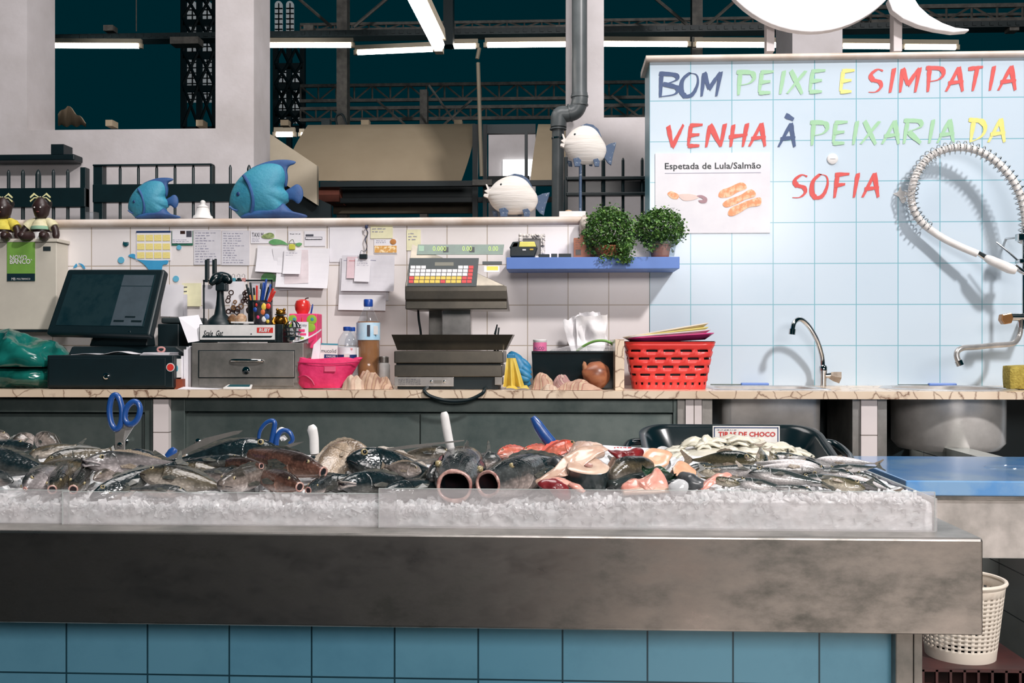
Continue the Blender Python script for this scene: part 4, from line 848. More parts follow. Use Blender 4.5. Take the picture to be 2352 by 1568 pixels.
stripe_mat('rag_brown', col(190, 162, 140), col(158, 122, 106), col(180, 150, 124), 11); stripe_mat('rag_pink', col(192, 158, 138), col(172, 124, 110), col(200, 174, 148), 14, rot=(0, .4, 1.0)); stripe_mat('rag_beige', col(204, 184, 164), col(188, 160, 142), col(200, 172, 152), 9, rot=(.5, 0, .2)); stripe_mat('rag_mauve', col(178, 140, 136), col(150, 110, 110), col(196, 170, 158), 26, rot=(0, .9, .7))
def rag(px, py, rx, ry, Y, seed, m, label, rd=.05, ns=.4):
    k = Y / FPX; x0 = X(px, Y); a, b, h = rx * k, rd, 1.9 * ry * k; rnd = random.Random(seed)
    bl = [(.72 * math.sqrt(rnd.random()) * math.cos(t_), .6 * rnd.random() * math.sin(t_) - .15, rnd.uniform(.5, .95), rnd.uniform(.28, .5), rnd.uniform(-.6, .6) + (1.57 if rnd.random() < .35 else 0), rnd.uniform(.5, 1)) for t_ in [rnd.uniform(0, 6.28) for _ in range(9)]]
    def fn(u, v):
        s, r = u * 2 * math.pi, v; x, y = math.cos(s) * r, math.sin(s) * r; z = 0; dome = math.sqrt(max(0, 1 - r * r))
        x += .06 * noise.noise(Vector((x * 3, y * 3, seed))); y += .06 * noise.noise(Vector((x * 3 + 7, y * 3, seed)))
        for bx, by, ba, bb, an_, bh in bl:
            dx, dy = x - bx, y - by; p = (dx * math.cos(an_) + dy * math.sin(an_)) / ba; q = (-dx * math.sin(an_) + dy * math.cos(an_)) / bb; d = 1 - p * p - q * q
            if d > 0: z = max(z, bh * d ** .75)
        w = 1 + .08 * math.sin(s * 5 + seed); z = (.42 * dome + .5 * z * (.35 + .65 * dome)) * min(1, (1 - r) * 5) * (1 - .3 * x * x) * (1 + .22 * noise.noise(Vector((x * 2.5, y * 2.0, seed * 2))))
        return Vector((x0 + a * w * x, Y + b * w * y, ZW + .0015 + h * z))
    o = MB().grid(fn, 72, 26).build('cleaning_rag', m, None, 2); tag(o, label, 'rag')
rag(812, 872, 27, 21, 4.37, 3, 'rag_beige', 'pale crumpled rag just right of the pink pouch')
rag(848, 868, 34, 27, 4.40, 6, 'rag_brown', 'striped brown rag heaped left of the weighing scale', .05)
rag(885, 876, 20, 18, 4.42, 11, 'rag_brown', 'small dark striped rag touching the left side of the scale', .04)
# ---------------------------------------------------------------- weighing scale
t = thing('weighing_scale', 'big steel price computing scale with tilted keypad head and flat pan', 'scale', (X(1035, 4.4), 4.5, ZW))
def hit(px, py, y0, z0, k):
    d = ray(px, py); tt = (y0 - z0 * k + ZC * k) / (d.y - k * d.z); return Vector((0, 0, ZC)) + d * tt
Yf = 4.42; zA = Z(657, Yf, 1047); zB = Z(560, 4.56, 1047); kk = (4.56 - Yf) / (zB - zA)
def SL(px, py, e=0): p = hit(px, py, Yf, zA, kk); n = Vector((0, -1, kk)).normalized(); return p + n * e
def slbox(px0, px1, py0, py1, e0, e1, mb=None, sk=0):
    c = [(px0 + sk, py0), (px1 + sk, py0), (px1, py1), (px0, py1)]
    return (mb or MB()).loft([[SL(x, y, e) for x, y in c] for e in (e0, e1)])
def headring(xl, xr): return None
x0, x1 = X(930, Yf), X(1165, Yf); x0t, x1t = SL(947, 560).x, SL(1168, 560).x
zb = Z(710, Yf, 1047); pf = [(Yf + .012, zb), (Yf + .012, Z(690, Yf, 1047)), (Yf + .004, Z(688, Yf, 1047)), (Yf, Z(668, Yf, 1047)), (Yf, zA), (4.56, zB), (4.70, zB), (4.74, zb)]
hd = MB().loft([[(x0, y, z) for y, z in pf], [(x1, y, z) for y, z in pf]])
for v in hd.v:
    if v.z > zA + .01: v.x = x0t if v.x < 0 else v.x
head = hd.build('head', 'steel_scale', t, bev=.004)
slbox(957, 1155, 562, 585, .0005, .002, None, 3).build('display', mat('lcd', col(58, 96, 78), .2, c2=col(44, 78, 66), scale=20), head)
for a, b in ((1018, 1030), (1078, 1090)): slbox(a, b, 568, 580, .002, .0024).build('display_divider', 'black', head)
def sltext(s, m, a, b, y0, y1, e, par):
    o = text(s, m, 0, 1, 0, 1, 0); me = o.data; of = o.location.copy()
    for v in me.vertices: q_ = v.co + of; v.co = SL(a + (b - a) * q_.x, y1 + (y0 - y1) * q_.z, e)
    o.location = (0, 0, 0); o.parent = par; b_ = par
    while b_ is not None: o.location = o.location - b_.location; b_ = b_.parent
mat('digit', col(176, 206, 96), .4, emit=.25)
sltext('0.000', 'digit', 994, 1025, 566, 577, .0026, head); sltext('0.00', 'digit', 1062, 1084, 566, 577, .0026, head); sltext('0.00', 'digit', 1122, 1144, 566, 577, .0026, head)
slbox(962, 974, 565, 577, .002, .0024).build('display_mark', mat('lcd_pale', col(120, 160, 132), .3), head)
kp = slbox(935, 1094, 593, 658, .0005, .0025, None, 6).build('keypad', 'dark_grey', head, bev=.002)
slbox(999, 1042, 603, 611, .0025, .003).build('keypad_window', mat('olive', col(70, 68, 40), .3), kp)
mat('key_white', col(226, 222, 224), .5); mat('key_yellow', col(226, 188, 70), .5); mat('key_red', col(206, 52, 54), .5)
for r in range(5):
    for c_ in range(12):
        if r == 0 and 3 <= c_ <= 8: continue
        px = 946.5 + c_ * 12.15 - (r - 2) * 1.2 * .9; py = 614.5 + r * 8.2
        mm = 'key_red' if c_ == 11 or (c_ == 0 and r > 2) or (c_ == 10 and r > 2) or (c_ == 6 and r == 4) else ('key_yellow' if r > 2 else 'key_white')
        k_ = slbox(px - 5.3, px + 5.3, py - 3.4, py + 3.4, .0025, .0038).build('key', mm, kp)
slbox(1108, 1153, 601, 608, .0005, .003).build('printer_slot', 'black', head); slbox(1112, 1147, 611, 625, .0005, .0015).build('price_label', 'key_white', head); slbox(1118, 1144, 612, 621, .0015, .002).build('label_patch', mat('label_yellow', col(232, 206, 70), .5), head)
sc2 = pxbox(1015, 1081, 712, 800, 4.56, .08).build('column', 'steel_bright', t, bev=.003)
pxbox(985, 1081, 712, 790, 4.66, .06).build('column_back', 'steel', t, bev=.003)
def pan(a0, a1, a2, a3, yt, yb, Y, D):
    zt, zb_ = Z(yt, Y), Z(yb, Y)
    o_ = [(X(a0, Y), Y, zt), (X(a1, Y), Y, zt), (X(a1, Y), Y + D, zt), (X(a0, Y), Y + D, zt)]; i_ = [(X(a2, Y), Y + .03, zb_), (X(a3, Y), Y + .03, zb_), (X(a3, Y), Y + D - .03, zb_), (X(a2, Y), Y + D - .03, zb_)]
    th = .004; oi = [(x + (th if k in (0, 3) else -th), y + (th if k < 2 else -th), z) for k, (x, y, z) in enumerate(o_)]; ii = [(x + (th if k in (0, 3) else -th), y + (th if k < 2 else -th), z + th) for k, (x, y, z) in enumerate(i_)]
    return MB().loft([i_, o_, oi, ii])
pan(899, 1178, 910, 1160, 768, 804, 4.40, .20).build('pan', 'steel_scale', t)
pxbox(905, 1156, 806, 834, 4.39, .28).build('upper_tier', 'steel_scale', t, bev=.004); pxbox(906, 1153, 838, 865, 4.395, .27).build('lower_tier', 'steel_scale', t, bev=.003); pxbox(910, 1150, 834, 838, 4.41, .24).build('tier_gap', 'black', t)
pl = pxbox(906, 1042, 866, 887, 4.392, .004).build('front_plate', 'steel_bright', t, bev=.001); box(X(912, 4.4), X(1144, 4.4), 4.41, 4.64, ZW + .002, Z(865, 4.4)).build('base', 'black', t)
scribble(X(915, 4.39), X(972, 4.39), Z(884, 4.39), Z(870, 4.39), 4.3908, 4, 3, 'ink', pl, h=.5)
m = MB()
for px in (991, 1021): m = MB().lathe([(.006, 0), (.006, -.003), (.003, -.005)], (X(px, 4.39), 4.392, Z(876, 4.39)), 12, 'Y'); m.build('plate_screw', 'chrome', pl, True)
pxbox(997, 1015, 873, 880, 4.391, .001).build('plate_label', 'steel', pl)
pxbox(1136, 1154, 866, 884, 4.392, .08).build('foot', 'steel', t, bev=.002)
o = MB().tube([Vector((X(960, 4.52), 4.52, Z(705, 4.52))), P(962, 735, 4.55), P(966, 760, 4.56), P(968, 790, 4.58)], .0055, 8, sub=5).build('power_cable', 'black', t, True)
o = MB().tube([Vector((X(985, 4.42), 4.42, ZW + .008)), Vector((X(978, 4.33), 4.33, ZW + .008)), P(975, 898, 4.29), P(990, 910, 4.285), P(1030, 920, 4.285), P(1075, 918, 4.285), P(1105, 905, 4.285), P(1112, 898, 4.29), Vector((X(1114, 4.33), 4.33, ZW + .008)), Vector((X(1116, 4.42), 4.42, ZW + .008))], .0075, 8, sub=5).build('loop_cable', 'black', None, True); tag(o, 'black cable hanging in a loop over the worktop edge under the scale', 'cable')
t = thing('marker_pen', 'dark marker standing behind the scale pan', 'pen', P(1140, 790, 4.66)); MB().tube([Vector((X(1136, 4.66), 4.66, ZW)), P(1137, 768, 4.66)], .006, 8).build('barrel', 'black', t, True); MB().tube([P(1137, 768, 4.66), P(1142, 745, 4.66)], [.006, .003], 8).build('cap', 'black', t, True)
t = thing('marker_pen', 'green-black marker leaning right of the other behind the scale pan', 'pen', P(1150, 790, 4.66)); MB().tube([Vector((X(1142, 4.66), 4.66, ZW)), P(1144, 768, 4.66)], .005, 8).build('barrel', 'black', t, True); MB().tube([P(1144, 768, 4.66), P(1146, 752, 4.66)], .004, 8).build('cap', 'dark_grey', t, True)
# ---- rubber gloves
mat('glove_blue', col(48, 134, 178), .45, c2=col(34, 108, 150), scale=10); mat('glove_yellow', col(226, 200, 96), .5, c2=col(206, 176, 70), scale=10)
def glove(label, m, cuff, rr, fingers, Y):
    t = thing('rubber_glove', label, 'glove', (X(cuff[0][0], Y), Y, ZW)); q_ = [P(a, b, Y + c) for a, b, c in cuff]
    MB().tube(q_, rr, 16, sub=4).build('hand', m, t, 2)
    for f in fingers: MB().tube([P(a, b, Y + c) for a, b, c in f], [.018, .017, .015, .008], 12, sub=4).build('finger', m, t, 2)
glove('blue rubber glove drooping beside the scale with fingers towards the black tray', 'glove_blue', [(1172, 812, .02), (1185, 826, 0), (1196, 845, 0), (1202, 858, 0)], [.015, .03, .036, .03], [[(1188, 826, 0), (1202, 832, -.01), (1212, 841, -.01), (1218, 847, -.01)], [(1190, 838, -.01), (1204, 846, -.02), (1213, 853, -.02), (1219, 858, -.02)], [(1192, 850, -.02), (1204, 858, -.03), (1213, 864, -.03), (1220, 869, -.03)], [(1192, 860, -.02), (1202, 868, -.03), (1212, 871, -.03), (1217, 873, -.03)], [(1196, 866, 0), (1208, 876, -.01), (1213, 881, -.01), (1217, 885, -.01)]], 4.46)
t = thing('rubber_glove', 'yellow rubber glove folded over beside the scale', 'glove', (X(1175, 4.41), 4.41, ZW))
def fold(u, v):
    y = 822 + 66 * v; w = 11 + 15 * v; px = 1174 + w * (u * 2 - 1) * .95 + 6 * v; return P(px, y, 4.40 - .012 - .016 * v * math.cos(u * math.pi * 5) + .02 * abs(u - .5))
MB().grid(fold, 40, 14, (0, .004, 0)).build('cuff', 'glove_yellow', t, True)
MB().grid(lambda u, v: Vector((X(1158 + 52 * u + 6 * v, 4.36), 4.385 - .045 * v + .01 * math.sin(u * 6), ZW + .003 + .016 * abs(math.sin(u * 5 + v)) * (1 - v * .6))), 20, 6, (0, 0, .002)).build('flap', 'glove_yellow', t, True)
pxbox(1164, 1182, 812, 826, 4.405, .02).build('wrist', 'glove_blue', t, bev=.006)
# ---- black tray, jar, tissue, onion, rags
t = thing('black_tray', 'black plastic box standing at the wall behind the rags', 'box', (X(1315, 4.5), 4.6, ZW))
a, b = X(1221, 4.5), X(1413, 4.5); zt = Z(809, 4.5)
m = MB().loft([[(a + .01, 4.50, ZW), (b - .01, 4.50, ZW), (b - .01, 4.8, ZW), (a + .01, 4.8, ZW)], [(a, 4.49, zt), (b, 4.49, zt), (b, 4.81, zt), (a, 4.81, zt)], [(a + .008, 4.498, zt), (b - .008, 4.498, zt), (b - .008, 4.802, zt), (a + .008, 4.802, zt)], [(a + .016, 4.508, ZW + .01), (b - .016, 4.508, ZW + .01), (b - .016, 4.79, ZW + .01), (a + .016, 4.79, ZW + .01)]])
m.build('tray_body', 'black_gloss', t, bev=.003); pxbox(1221, 1413, 806, 811, 4.484, .008).build('rim', 'black_gloss', t, bev=.002)
t = thing('alcohol_jar', 'white jar with pink label lettered ALCO in the black box', 'jar', (X(1239, 4.6), 4.6, ZW + .012))
lat(1240, 4.6, [(15, 870), (15.5, 866), (15.5, 786), (13, 784)], 20).build('jar', 'white_plastic', t, True); lat(1240, 4.6, [(15.5, 785), (16, 784), (16, 780), (14, 779)], 20).build('lid', 'white_plastic', t, True)
lat(1240, 4.6, [(15.8, 812), (15.8, 786)], 20, cap=False).build('label', mat('label_pink', col(236, 120, 168), .5), t, True); text('ALCO', 'navy2', X(1227, 4.57), X(1250, 4.57), Z(803, 4.57), Z(796, 4.57), 4.566, t)
t = thing('paper_bag', 'crumpled white paper bag sticking up out of the black box', 'bag', (X(1345, 4.7), 4.7, ZW + .012)); mat('tissue', col(236, 234, 236), .8, c2=col(226, 222, 224), bump=.2)
def sheet(pts, Y0, seed, amp=.02):
    q_ = quad(*[P(x, y, Y0 + c) for x, y, c in pts])
    return MB().grid(lambda u, v: q_(u, v) + Vector((.006 * noise.noise(Vector((u * 3, v * 3, seed))), amp * noise.noise(Vector((u * 2.2 + seed, v * 2.5, seed))) - amp * abs(math.sin(u * 4 + seed)) * .6, .012 * noise.noise(Vector((u * 4, seed, v))))), 20, 16, (0, .0015, 0))
sheet([(1292, 738, 0), (1330, 722, 0), (1352, 812, 0), (1312, 815, 0)], 4.70, 1).build('left_fold', 'tissue', t, True)
sheet([(1322, 728, -.02), (1395, 722, -.02), (1388, 812, -.02), (1326, 815, -.02)], 4.72, 5, .04).build('right_fold', 'tissue', t, True); sheet([(1330, 718, .03), (1378, 716, .03), (1400, 800, .03), (1330, 810, .03)], 4.74, 9, .03).build('back_fold', 'tissue', t, True)
o = MB().tube([P(1325, 806, 4.62), P(1345, 792, 4.60), P(1368, 783, 4.58), P(1392, 783, 4.57), P(1408, 792, 4.57), P(1410, 812, 4.58)], .006, 8, sub=5).build('green_strap', mat('strap_green', col(120, 170, 84), .5), None, True); tag(o, 'green strap looping over the edge of the black box', 'strap')
o = lump((X(1350, 4.62), 4.66, Z(806, 4.6)), (.14, .08, .025), 12, .5, 12, ridge=.5).build('clear_bag', glass_mat('film', (.95, .97, .97, 1), .25), None, True); tag(o, 'clear plastic film lying on top of the black box', 'film')
t = thing('onion', 'large brown onion in front of the black box', 'onion', (X(1368, 4.43), 4.43, ZW))
m_, nt, b_ = newmat('onion_skin'); MATS['onion_skin'] = m_
tc = N(nt, 'ShaderNodeTexCoord'); wv = N(nt, 'ShaderNodeTexNoise', Scale=6.0, Detail=6.0); mp = N(nt, 'ShaderNodeMapping'); mp.inputs['Scale'].default_value = (1, 5, 5)
nt.links.new(tc.outputs['Object'], mp.inputs[0]); nt.links.new(mp.outputs[0], wv.inputs['Vector']); nt.links.new(ramp(nt, wv.outputs[0], [(.3, col(96, 52, 36)), (.5, col(150, 90, 62)), (.7, col(176, 116, 82))]), b_.inputs['Base Color']); b_.inputs['Roughness'].default_value = .35
rO = 33 / FPX * 4.43; m = MB()
m.lathe([(.006, -rO * 1.12), (rO * .35, -rO * .93), (rO * .8, -rO * .55), (rO, 0), (rO * .85, rO * .55), (rO * .4, rO * .92), (.004, rO)], (0, 0, 0), 28, 'X').xf(Matrix.Translation((X(1369, 4.43), 4.43, ZW + rO)) @ Matrix.Rotation(.5, 4, 'Z') @ Matrix.Rotation(.25, 4, 'Y')); m.build('bulb', 'onion_skin', t, True)
m = MB().ball((X(1343, 4.40), 4.405, Z(842, 4.4)), (.012, .012, .022), 12, 8, .4, 60); m.build('root_end', mat('onion_root', col(176, 122, 88), .8), t, True)
rag(1245, 876, 28, 26, 4.40, 14, 'rag_pink', 'striped pinkish rag bunched at the foot of the black box beside the gloves', .045)
rag(1292, 872, 26, 20, 4.42, 17, 'rag_mauve', 'mauve striped rag between two paler rags at the black box', .04); rag(1330, 882, 52, 14, 4.365, 21, 'rag_pink', 'low spread beige rag with wavy hem below the onion', .04, .5)
rag(1262, 888, 20, 9, 4.35, 25, 'rag_beige', 'small beige fold of rag at the worktop edge below the black box', .03)
o = pxbox(1413, 1434, 775, 893, 4.34, .42).build('divider_slab', 'marble', None, bev=.002); tag(o, 'upright marble slab dividing the worktop beside the red basket', 'slab'); o.location.z = ZW
# ---- red basket with trays
t = thing('red_basket', 'red plastic slotted basket on the worktop beside the sink', 'basket', (X(1538, 4.5), 4.55, ZW))
mat('basket_red', col(228, 66, 60), .35, c2=col(214, 54, 50), scale=5)
def rr_ring(cx, cy, hx, hy, rd, z, n=12):
    q_ = []
    for sx, sy, a0 in ((1, 1, 0), (-1, 1, 90), (-1, -1, 180), (1, -1, 270)):
        for k in range(n + 1): a_ = math.radians(a0 + 90 * k / n); q_.append(Vector((cx + sx * (hx - rd) + rd * math.cos(a_), cy + sy * (hy - rd) + rd * math.sin(a_), z)))
    return q_
cx = X(1538, 4.5); cy = 4.56; k5 = 4.48 / FPX
def bk(f): return (82 + 18 * f) * k5                       # half width at height fraction
zb0, zb1 = ZW, Z(789, 4.42); H = zb1 - zb0
def bring(f, e=0): h = bk(f) + e; return rr_ring(cx, cy, h, h * .72, .06, zb0 + H * f)
def resample(r, n):
    r = r + [r[0]]; L = [0]
    for p, q_ in zip(r[:-1], r[1:]): L.append(L[-1] + (q_ - p).length)
    out = []
    for i in range(n):
        d = L[-1] * i / n; j = max(k for k in range(len(L)) if L[k] <= d + 1e-9); j = min(j, len(r) - 2); f = (d - L[j]) / max(L[j + 1] - L[j], 1e-9); out.append(r[j] * (1 - f) + r[j + 1] * f)
    return out
m = MB(); NB = 96; fr = [0, .10, .155, .20, .30, .345, .375, .47, .52, .55, .65, .70, .73, .82, .87, .90, .96, 1.0]
open_rows = {(1, 2): 'b', (4, 5): 's', (7, 8): 's', (10, 11): 's', (13, 14): 's'}
rings = [resample(bring(f, .003 * math.sin(f * 34)), NB) for f in fr]
for r_ in rings: m.v += r_
for a_ in range(len(fr) - 1):
    for i in range(NB):
        kind = open_rows.get((a_, a_ + 1)); ph = (i + (3 if a_ in (7, 13) else 0)) % 6
        if kind == 's' and ph < 4 and 4 <= i % 96: continue
        if kind == 'b' and i % 3 == 0: continue
        j = (i + 1) % NB; m.f.append((a_ * NB + i, a_ * NB + j, (a_ + 1) * NB + j, (a_ + 1) * NB + i))
m.f.append(tuple(range(NB)))
o = m.build('basket_body', 'basket_red', t, True); sd = o.modifiers.new('wall', 'SOLIDIFY'); sd.thickness = .003; sd.offset = -1
MB().loft([resample(bring(1, .002), 64), resample([p + Vector((0, 0, .008)) for p in bring(1, .006)], 64), resample([p + Vector((0, 0, .008)) for p in bring(1, -.004)], 64), resample(bring(1, -.004), 64)], False, False).build('rim', 'basket_red', t, True)
def tray(label, m, z, h, e, tilt, tilty=0, cat='tray', dx=0):
    o_ = MB().loft([rr_ring(0, 0, bk(1) * .82 + e, (bk(1) * .82 + e) * .7, .05, 0), rr_ring(0, 0, bk(1) + e, (bk(1) + e) * .72, .06, h), rr_ring(0, 0, bk(1) + e + .006, (bk(1) + e) * .72 + .006, .06, h), rr_ring(0, 0, bk(1) + e + .006, (bk(1) + e) * .72 + .006, .06, h - .004), rr_ring(0, 0, bk(1) * .82 + e + .003, (bk(1) * .82 + e) * .7, .05, -.003)])
    o_.xf(Matrix.Translation((cx + dx, cy, z)) @ Matrix.Rotation(tilt, 4, 'Y') @ Matrix.Rotation(tilty, 4, 'X')); o_ = o_.build('plastic_tray', m, None, True); tag(o_, label, cat, 'trays stacked on the red basket')
zt0 = zb1 + .008
o = MB().loft([resample(bring(f, e), 64) for f, e in ((.06, -.012), (.5, -.012), (.97, -.012), (1.03, -.004), (1.055, .002), (1.055, -.008), (.97, -.02), (.1, -.02))]).build('inner_basket', 'black', None, True); tag(o, 'black basket nested inside the red one, its rim showing', 'basket')
tray('magenta tray on top of the black one in the red basket', mat('magenta', col(226, 66, 140), .35), zt0 + .004, .026, -.010, -.06, 0, dx=.004)
tray('white tray on the magenta one in the red basket', 'white_plastic', zt0 + .016, .024, -.012, -.09, 0, dx=-.008)
tray('yellow tray near the top of the pile in the red basket', mat('pale_yellow', col(240, 222, 130), .4), zt0 + .024, .022, -.016, -.12, 0, dx=-.012)
tray('cream tray at the very top of the pile in the red basket', mat('cream_tray', col(240, 226, 206), .4), zt0 + .033, .022, -.014, -.17, 0, dx=-.012)
# ---------------------------------------------------------------- taps
YT = 4.83
t = thing('gooseneck_tap', 'chrome gooseneck tap standing on the worktop behind the rectangular sink', 'tap', (X(1891, YT), YT, ZW)); k = YT / FPX
MB().tube([P(1890, 850, YT), P(1888, 820, YT), P(1878, 785, YT - .02), P(1862, 755, YT - .04), P(1846, 737, YT - .06), P(1834, 733, YT - .075), P(1824, 741, YT - .09), P(1820, 758, YT - .1)], 5.5 * k, 14, sub=5).build('spout', 'chrome', t, True)
MB().tube([P(1820.5, 755, YT - .1), P(1819, 768, YT - .1)], 7.5 * k, 16).build('nozzle', 'chrome', t, True)
lat(1891, YT, [(12, 896), (11, 890), (7, 886), (7, 860), (9, 852), (9, 842), (6, 838)], 20).build('tap_body', 'chrome', t, True)
MB().tube([P(1893, 863, YT), P(1908, 862, YT)], [5 * k, 7 * k], 12).build('valve_stem', 'chrome', t, True)
m = MB().tube([P(1906, 862, YT), P(1914, 864, YT), P(1929, 867, YT)], [8 * k, 11 * k, 14 * k], 5); m.build('handle', mat('acrylic', col(176, 164, 150), .15, c2=col(140, 128, 116), scale=30), t)
t = thing('wall_tap', 'chrome wall mixer tap with long swivel spout at the right edge', 'tap', (X(2320, 4.6), 4.6, Z(740, 4.6))); YQ = 4.72; k = YQ / FPX
MB().tube([P(2312, 728, YQ), P(2400, 728, YQ)], 9 * k, 18).build('mixer_body', 'chrome', t, True)
MB().tube([P(2345, 730, YQ), P(2345, 755, YQ)], [8 * k, 6 * k], 14).build('spout_joint', 'chrome', t, True)
MB().tube([P(2344, 752, YQ), P(2341, 770, YQ), P(2333, 784, YQ - .02), P(2320, 790, YQ - .04), P(2280, 793, YQ - .08), P(2240, 797, YQ - .12), P(2212, 799, YQ - .15), P(2199, 807, YQ - .16), P(2198, 820, YQ - .165), P(2205, 836, YQ - .17)], 6.2 * k, 14, sub=5).build('swivel_spout', 'steel_bright', t, True)
MB().tube([P(2201, 828, YQ - .168), P(2206, 839, YQ - .17)], 8 * k, 16).build('nozzle', 'chrome', t, True)
MB().tube([P(2274, 790, YQ - .08), P(2278, 797, YQ - .08)], .004, 10).build('spout_ring', 'chrome', t, True)
m = MB().prism(ccw(pxpoly([(2300, 722), (2322, 718), (2326, 730), (2322, 742), (2305, 745), (2298, 735)], YQ - .02)), YQ - .03, YQ + .01); m.build('knob', mat('knob_copper', col(172, 124, 80), .2, .6), t, bev=.004)
for wx, wy in ((2400, 728),): MB().tube([P(2395, 728, YQ), Vector((X(2395, YQ), 4.92, Z(728, YQ)))], 8 * k, 12).build('wall_mount', 'chrome', t, True)
# ---- spray arm
t = thing('spray_hose', 'arched white spray hose wrapped in a chrome spring on the blue wall', 'spray hose', (X(2350, 4.62), 4.62, Z(700, 4.62))); YS = 4.74
def hp(l): return [P(x, y, YS + c + (.11 if x < 2150 else .11 * max(0, (2352 - x) / 202)) * (.75 if y < 450 else 1)) for x, y, c in l]
path = [(2352, 560, .0), (2356, 520, 0), (2352, 480, 0), (2340, 440, 0), (2320, 405, 0), (2290, 373, 0), (2255, 350, 0), (2215, 339, 0), (2175, 342, 0), (2140, 357, 0), (2115, 382, 0), (2099, 415, 0), (2093, 450, 0), (2099, 482, 0), (2113, 506, 0), (2132, 524, 0)]
m = MB().tube(hp(path), 8.5 * YS / FPX, 12, sub=4); m.build('hose', mat('hose_white', col(232, 228, 224), .35), t, True)
m = MB().tube(hp([(2132, 524, 0), (2165, 546, 0), (2205, 566, 0), (2246, 583, 0)]), 8.5 * YS / FPX, 12, sub=4); m.build('lower_hose', 'hose_white', t, True)
hs = []; pp = [Vector(p) for p in hp(path)]; dense = MB().tube(pp, 0.001, 3, sub=14); cen = [sum((dense.v[i * 3 + j] for j in range(3)), Vector()) / 3 for i in range(len(dense.v) // 3)]
L = 0; hel = []; Rr = 14.5 * YS / FPX
for i in range(len(cen) - 1):
    tg = (cen[i + 1] - cen[i]); sg = tg.length; tg.normalize(); nn = Vector((0, 1, 0)).cross(tg).normalized(); bb = tg.cross(nn); st = 10
    for s_ in range(st):
        a_ = L / (.0265) * 2 * math.pi; hel.append(cen[i] + tg * sg * s_ / st + (nn * math.cos(a_) + bb * math.sin(a_)) * Rr); L += sg / st
MB().tube(hel[::2], .0032, 5).build('spring', 'chrome', t, 2)
MB().tube(hp([(2242, 578, 0), (2268, 594, 0)]), [.011, .016], 12).build('coupling', 'chrome', t, True)
MB().tube(hp([(2264, 590, 0), (2275, 597, -.01), (2318, 616, -.02), (2334, 622, -.02)]), [.012, .021, .024, .016], 16, sub=4).build('grip', 'hose_white', t, True)
MB().tube(hp([(2288, 556, -.02), (2318, 580, -.02), (2340, 600, -.02)]), [.004, .005, .005], 8).build('lever', 'chrome', t, True)
MB().tube(hp([(2330, 612, -.02), (2345, 622, -.02), (2362, 632, -.02)]), [.014, .012, .009], 12).build('nozzle', 'chrome', t, True)
t = thing('riser_pipe', 'chrome upright pipe on the blue wall at the right edge', 'pipe', (X(2349, 4.73), 4.62, Z(720, 4.62)))
MB().tube([P(2352, 740, 4.73), P(2352, 520, 4.73)], 4 * YS / FPX, 12).build('pipe', 'chrome', t, True); pxbox(2340, 2365, 536, 552, 4.71, .04).build('clamp', 'chrome', t, bev=.003); pxbox(2342, 2365, 594, 604, 4.70, .05).build('hook', 'chrome', t, bev=.003)
MB().tube([P(2352, 544, 4.74), Vector((X(2352, 4.73), 4.92, Z(544, 4.73)))], .006, 10).build('wall_arm', 'chrome', t, True)
o = lump((X(2345, 4.5), 4.50, ZW + .055), (.07, .05, .056), 7, .03, 20, base=ZW); 
for v in o.v:
    d = v - Vector((X(2345, 4.5), 4.5, ZW + .055)); s_ = max(abs(d.x) / .07, abs(d.y) / .05, abs(d.z) / .056); r_ = math.sqrt((d.x / .07) ** 2 + (d.y / .05) ** 2 + (d.z / .056) ** 2); v.xyz = Vector((X(2345, 4.5), 4.5, ZW + .055)) + d * (1 / max(s_, .3) * .75 + .25 / max(r_, .3)) * r_ * .97
    v.z = max(v.z, ZW)
o = o.build('sponge', mat('sponge', col(176, 158, 76), .95, c2=col(146, 128, 52), scale=60, bump=.6, bscale=120), None, True); tag(o, 'thick yellow sponge on the worktop at the right edge', 'sponge')
for px, lb in ((1702, 'knife with blue handle lying behind the rectangular sink'), (2133, 'knife with blue handle lying behind the round sink')):
    t = thing('knife', lb, 'knife', (X(px, 4.87), 4.87, ZW)); box(X(px, 4.87), X(px + 64, 4.87), 4.862, 4.888, ZW, ZW + .014).build('handle', 'blue_shelf', t, bev=.005); box(X(px - 70, 4.87), X(px, 4.87), 4.87, 4.875, ZW, ZW + .008).build('blade', 'steel_dark', t)
# ---------------------------------------------------------------- shelf with plants
YSH = 4.66
t = box(X(1163, YSH), X(1561, YSH), YSH, 4.912, Z(617, YSH, 1400), Z(590, YSH, 1400)).build('wall_shelf', 'blue_shelf', None, bev=.002); tag(t, 'blue floating shelf carrying two green plants', 'shelf'); ZS = Z(590, YSH, 1400)
def onS(px, Y): return Vector((X(px, Y), Y, ZS))
t = thing('framed_photo', 'small ornate white frame standing on the blue shelf', 'frame', onS(1220, 4.84))
q = qp(1191, 1252, 538, 596, 4.84)
zz = Z(592, 4.84); m = MB()
for a_ in ((0, .16, 0, 1), (.84, 1, 0, 1), (.16, .84, 0, .17), (.16, .84, .83, 1)): qbox(q, *a_, 0, .012, m)
rnd = random.Random(2)
for i in range(44):
    s_ = rnd.random(); e_ = rnd.choice(((s_, .06), (s_, .94), (.07, s_), (.93, s_))); m.ball(q(e_[0], e_[1], .012), rnd.uniform(.005, .009), 8, 5)
o = m.build('carved_frame', mat('frame_white', col(220, 214, 210), .5, c2=col(60, 56, 56), scale=70, lo=.38, hi=.46), t, True); qbox(q, .15, .85, .15, .85, -.004, .002).build('picture', mat('photo_grey', col(120, 118, 116), .3, c2=col(96, 96, 96), scale=9), t)
t = thing('label_gun', 'black and yellow handheld label gun lying on the blue shelf', 'label gun', onS(1203, 4.74))
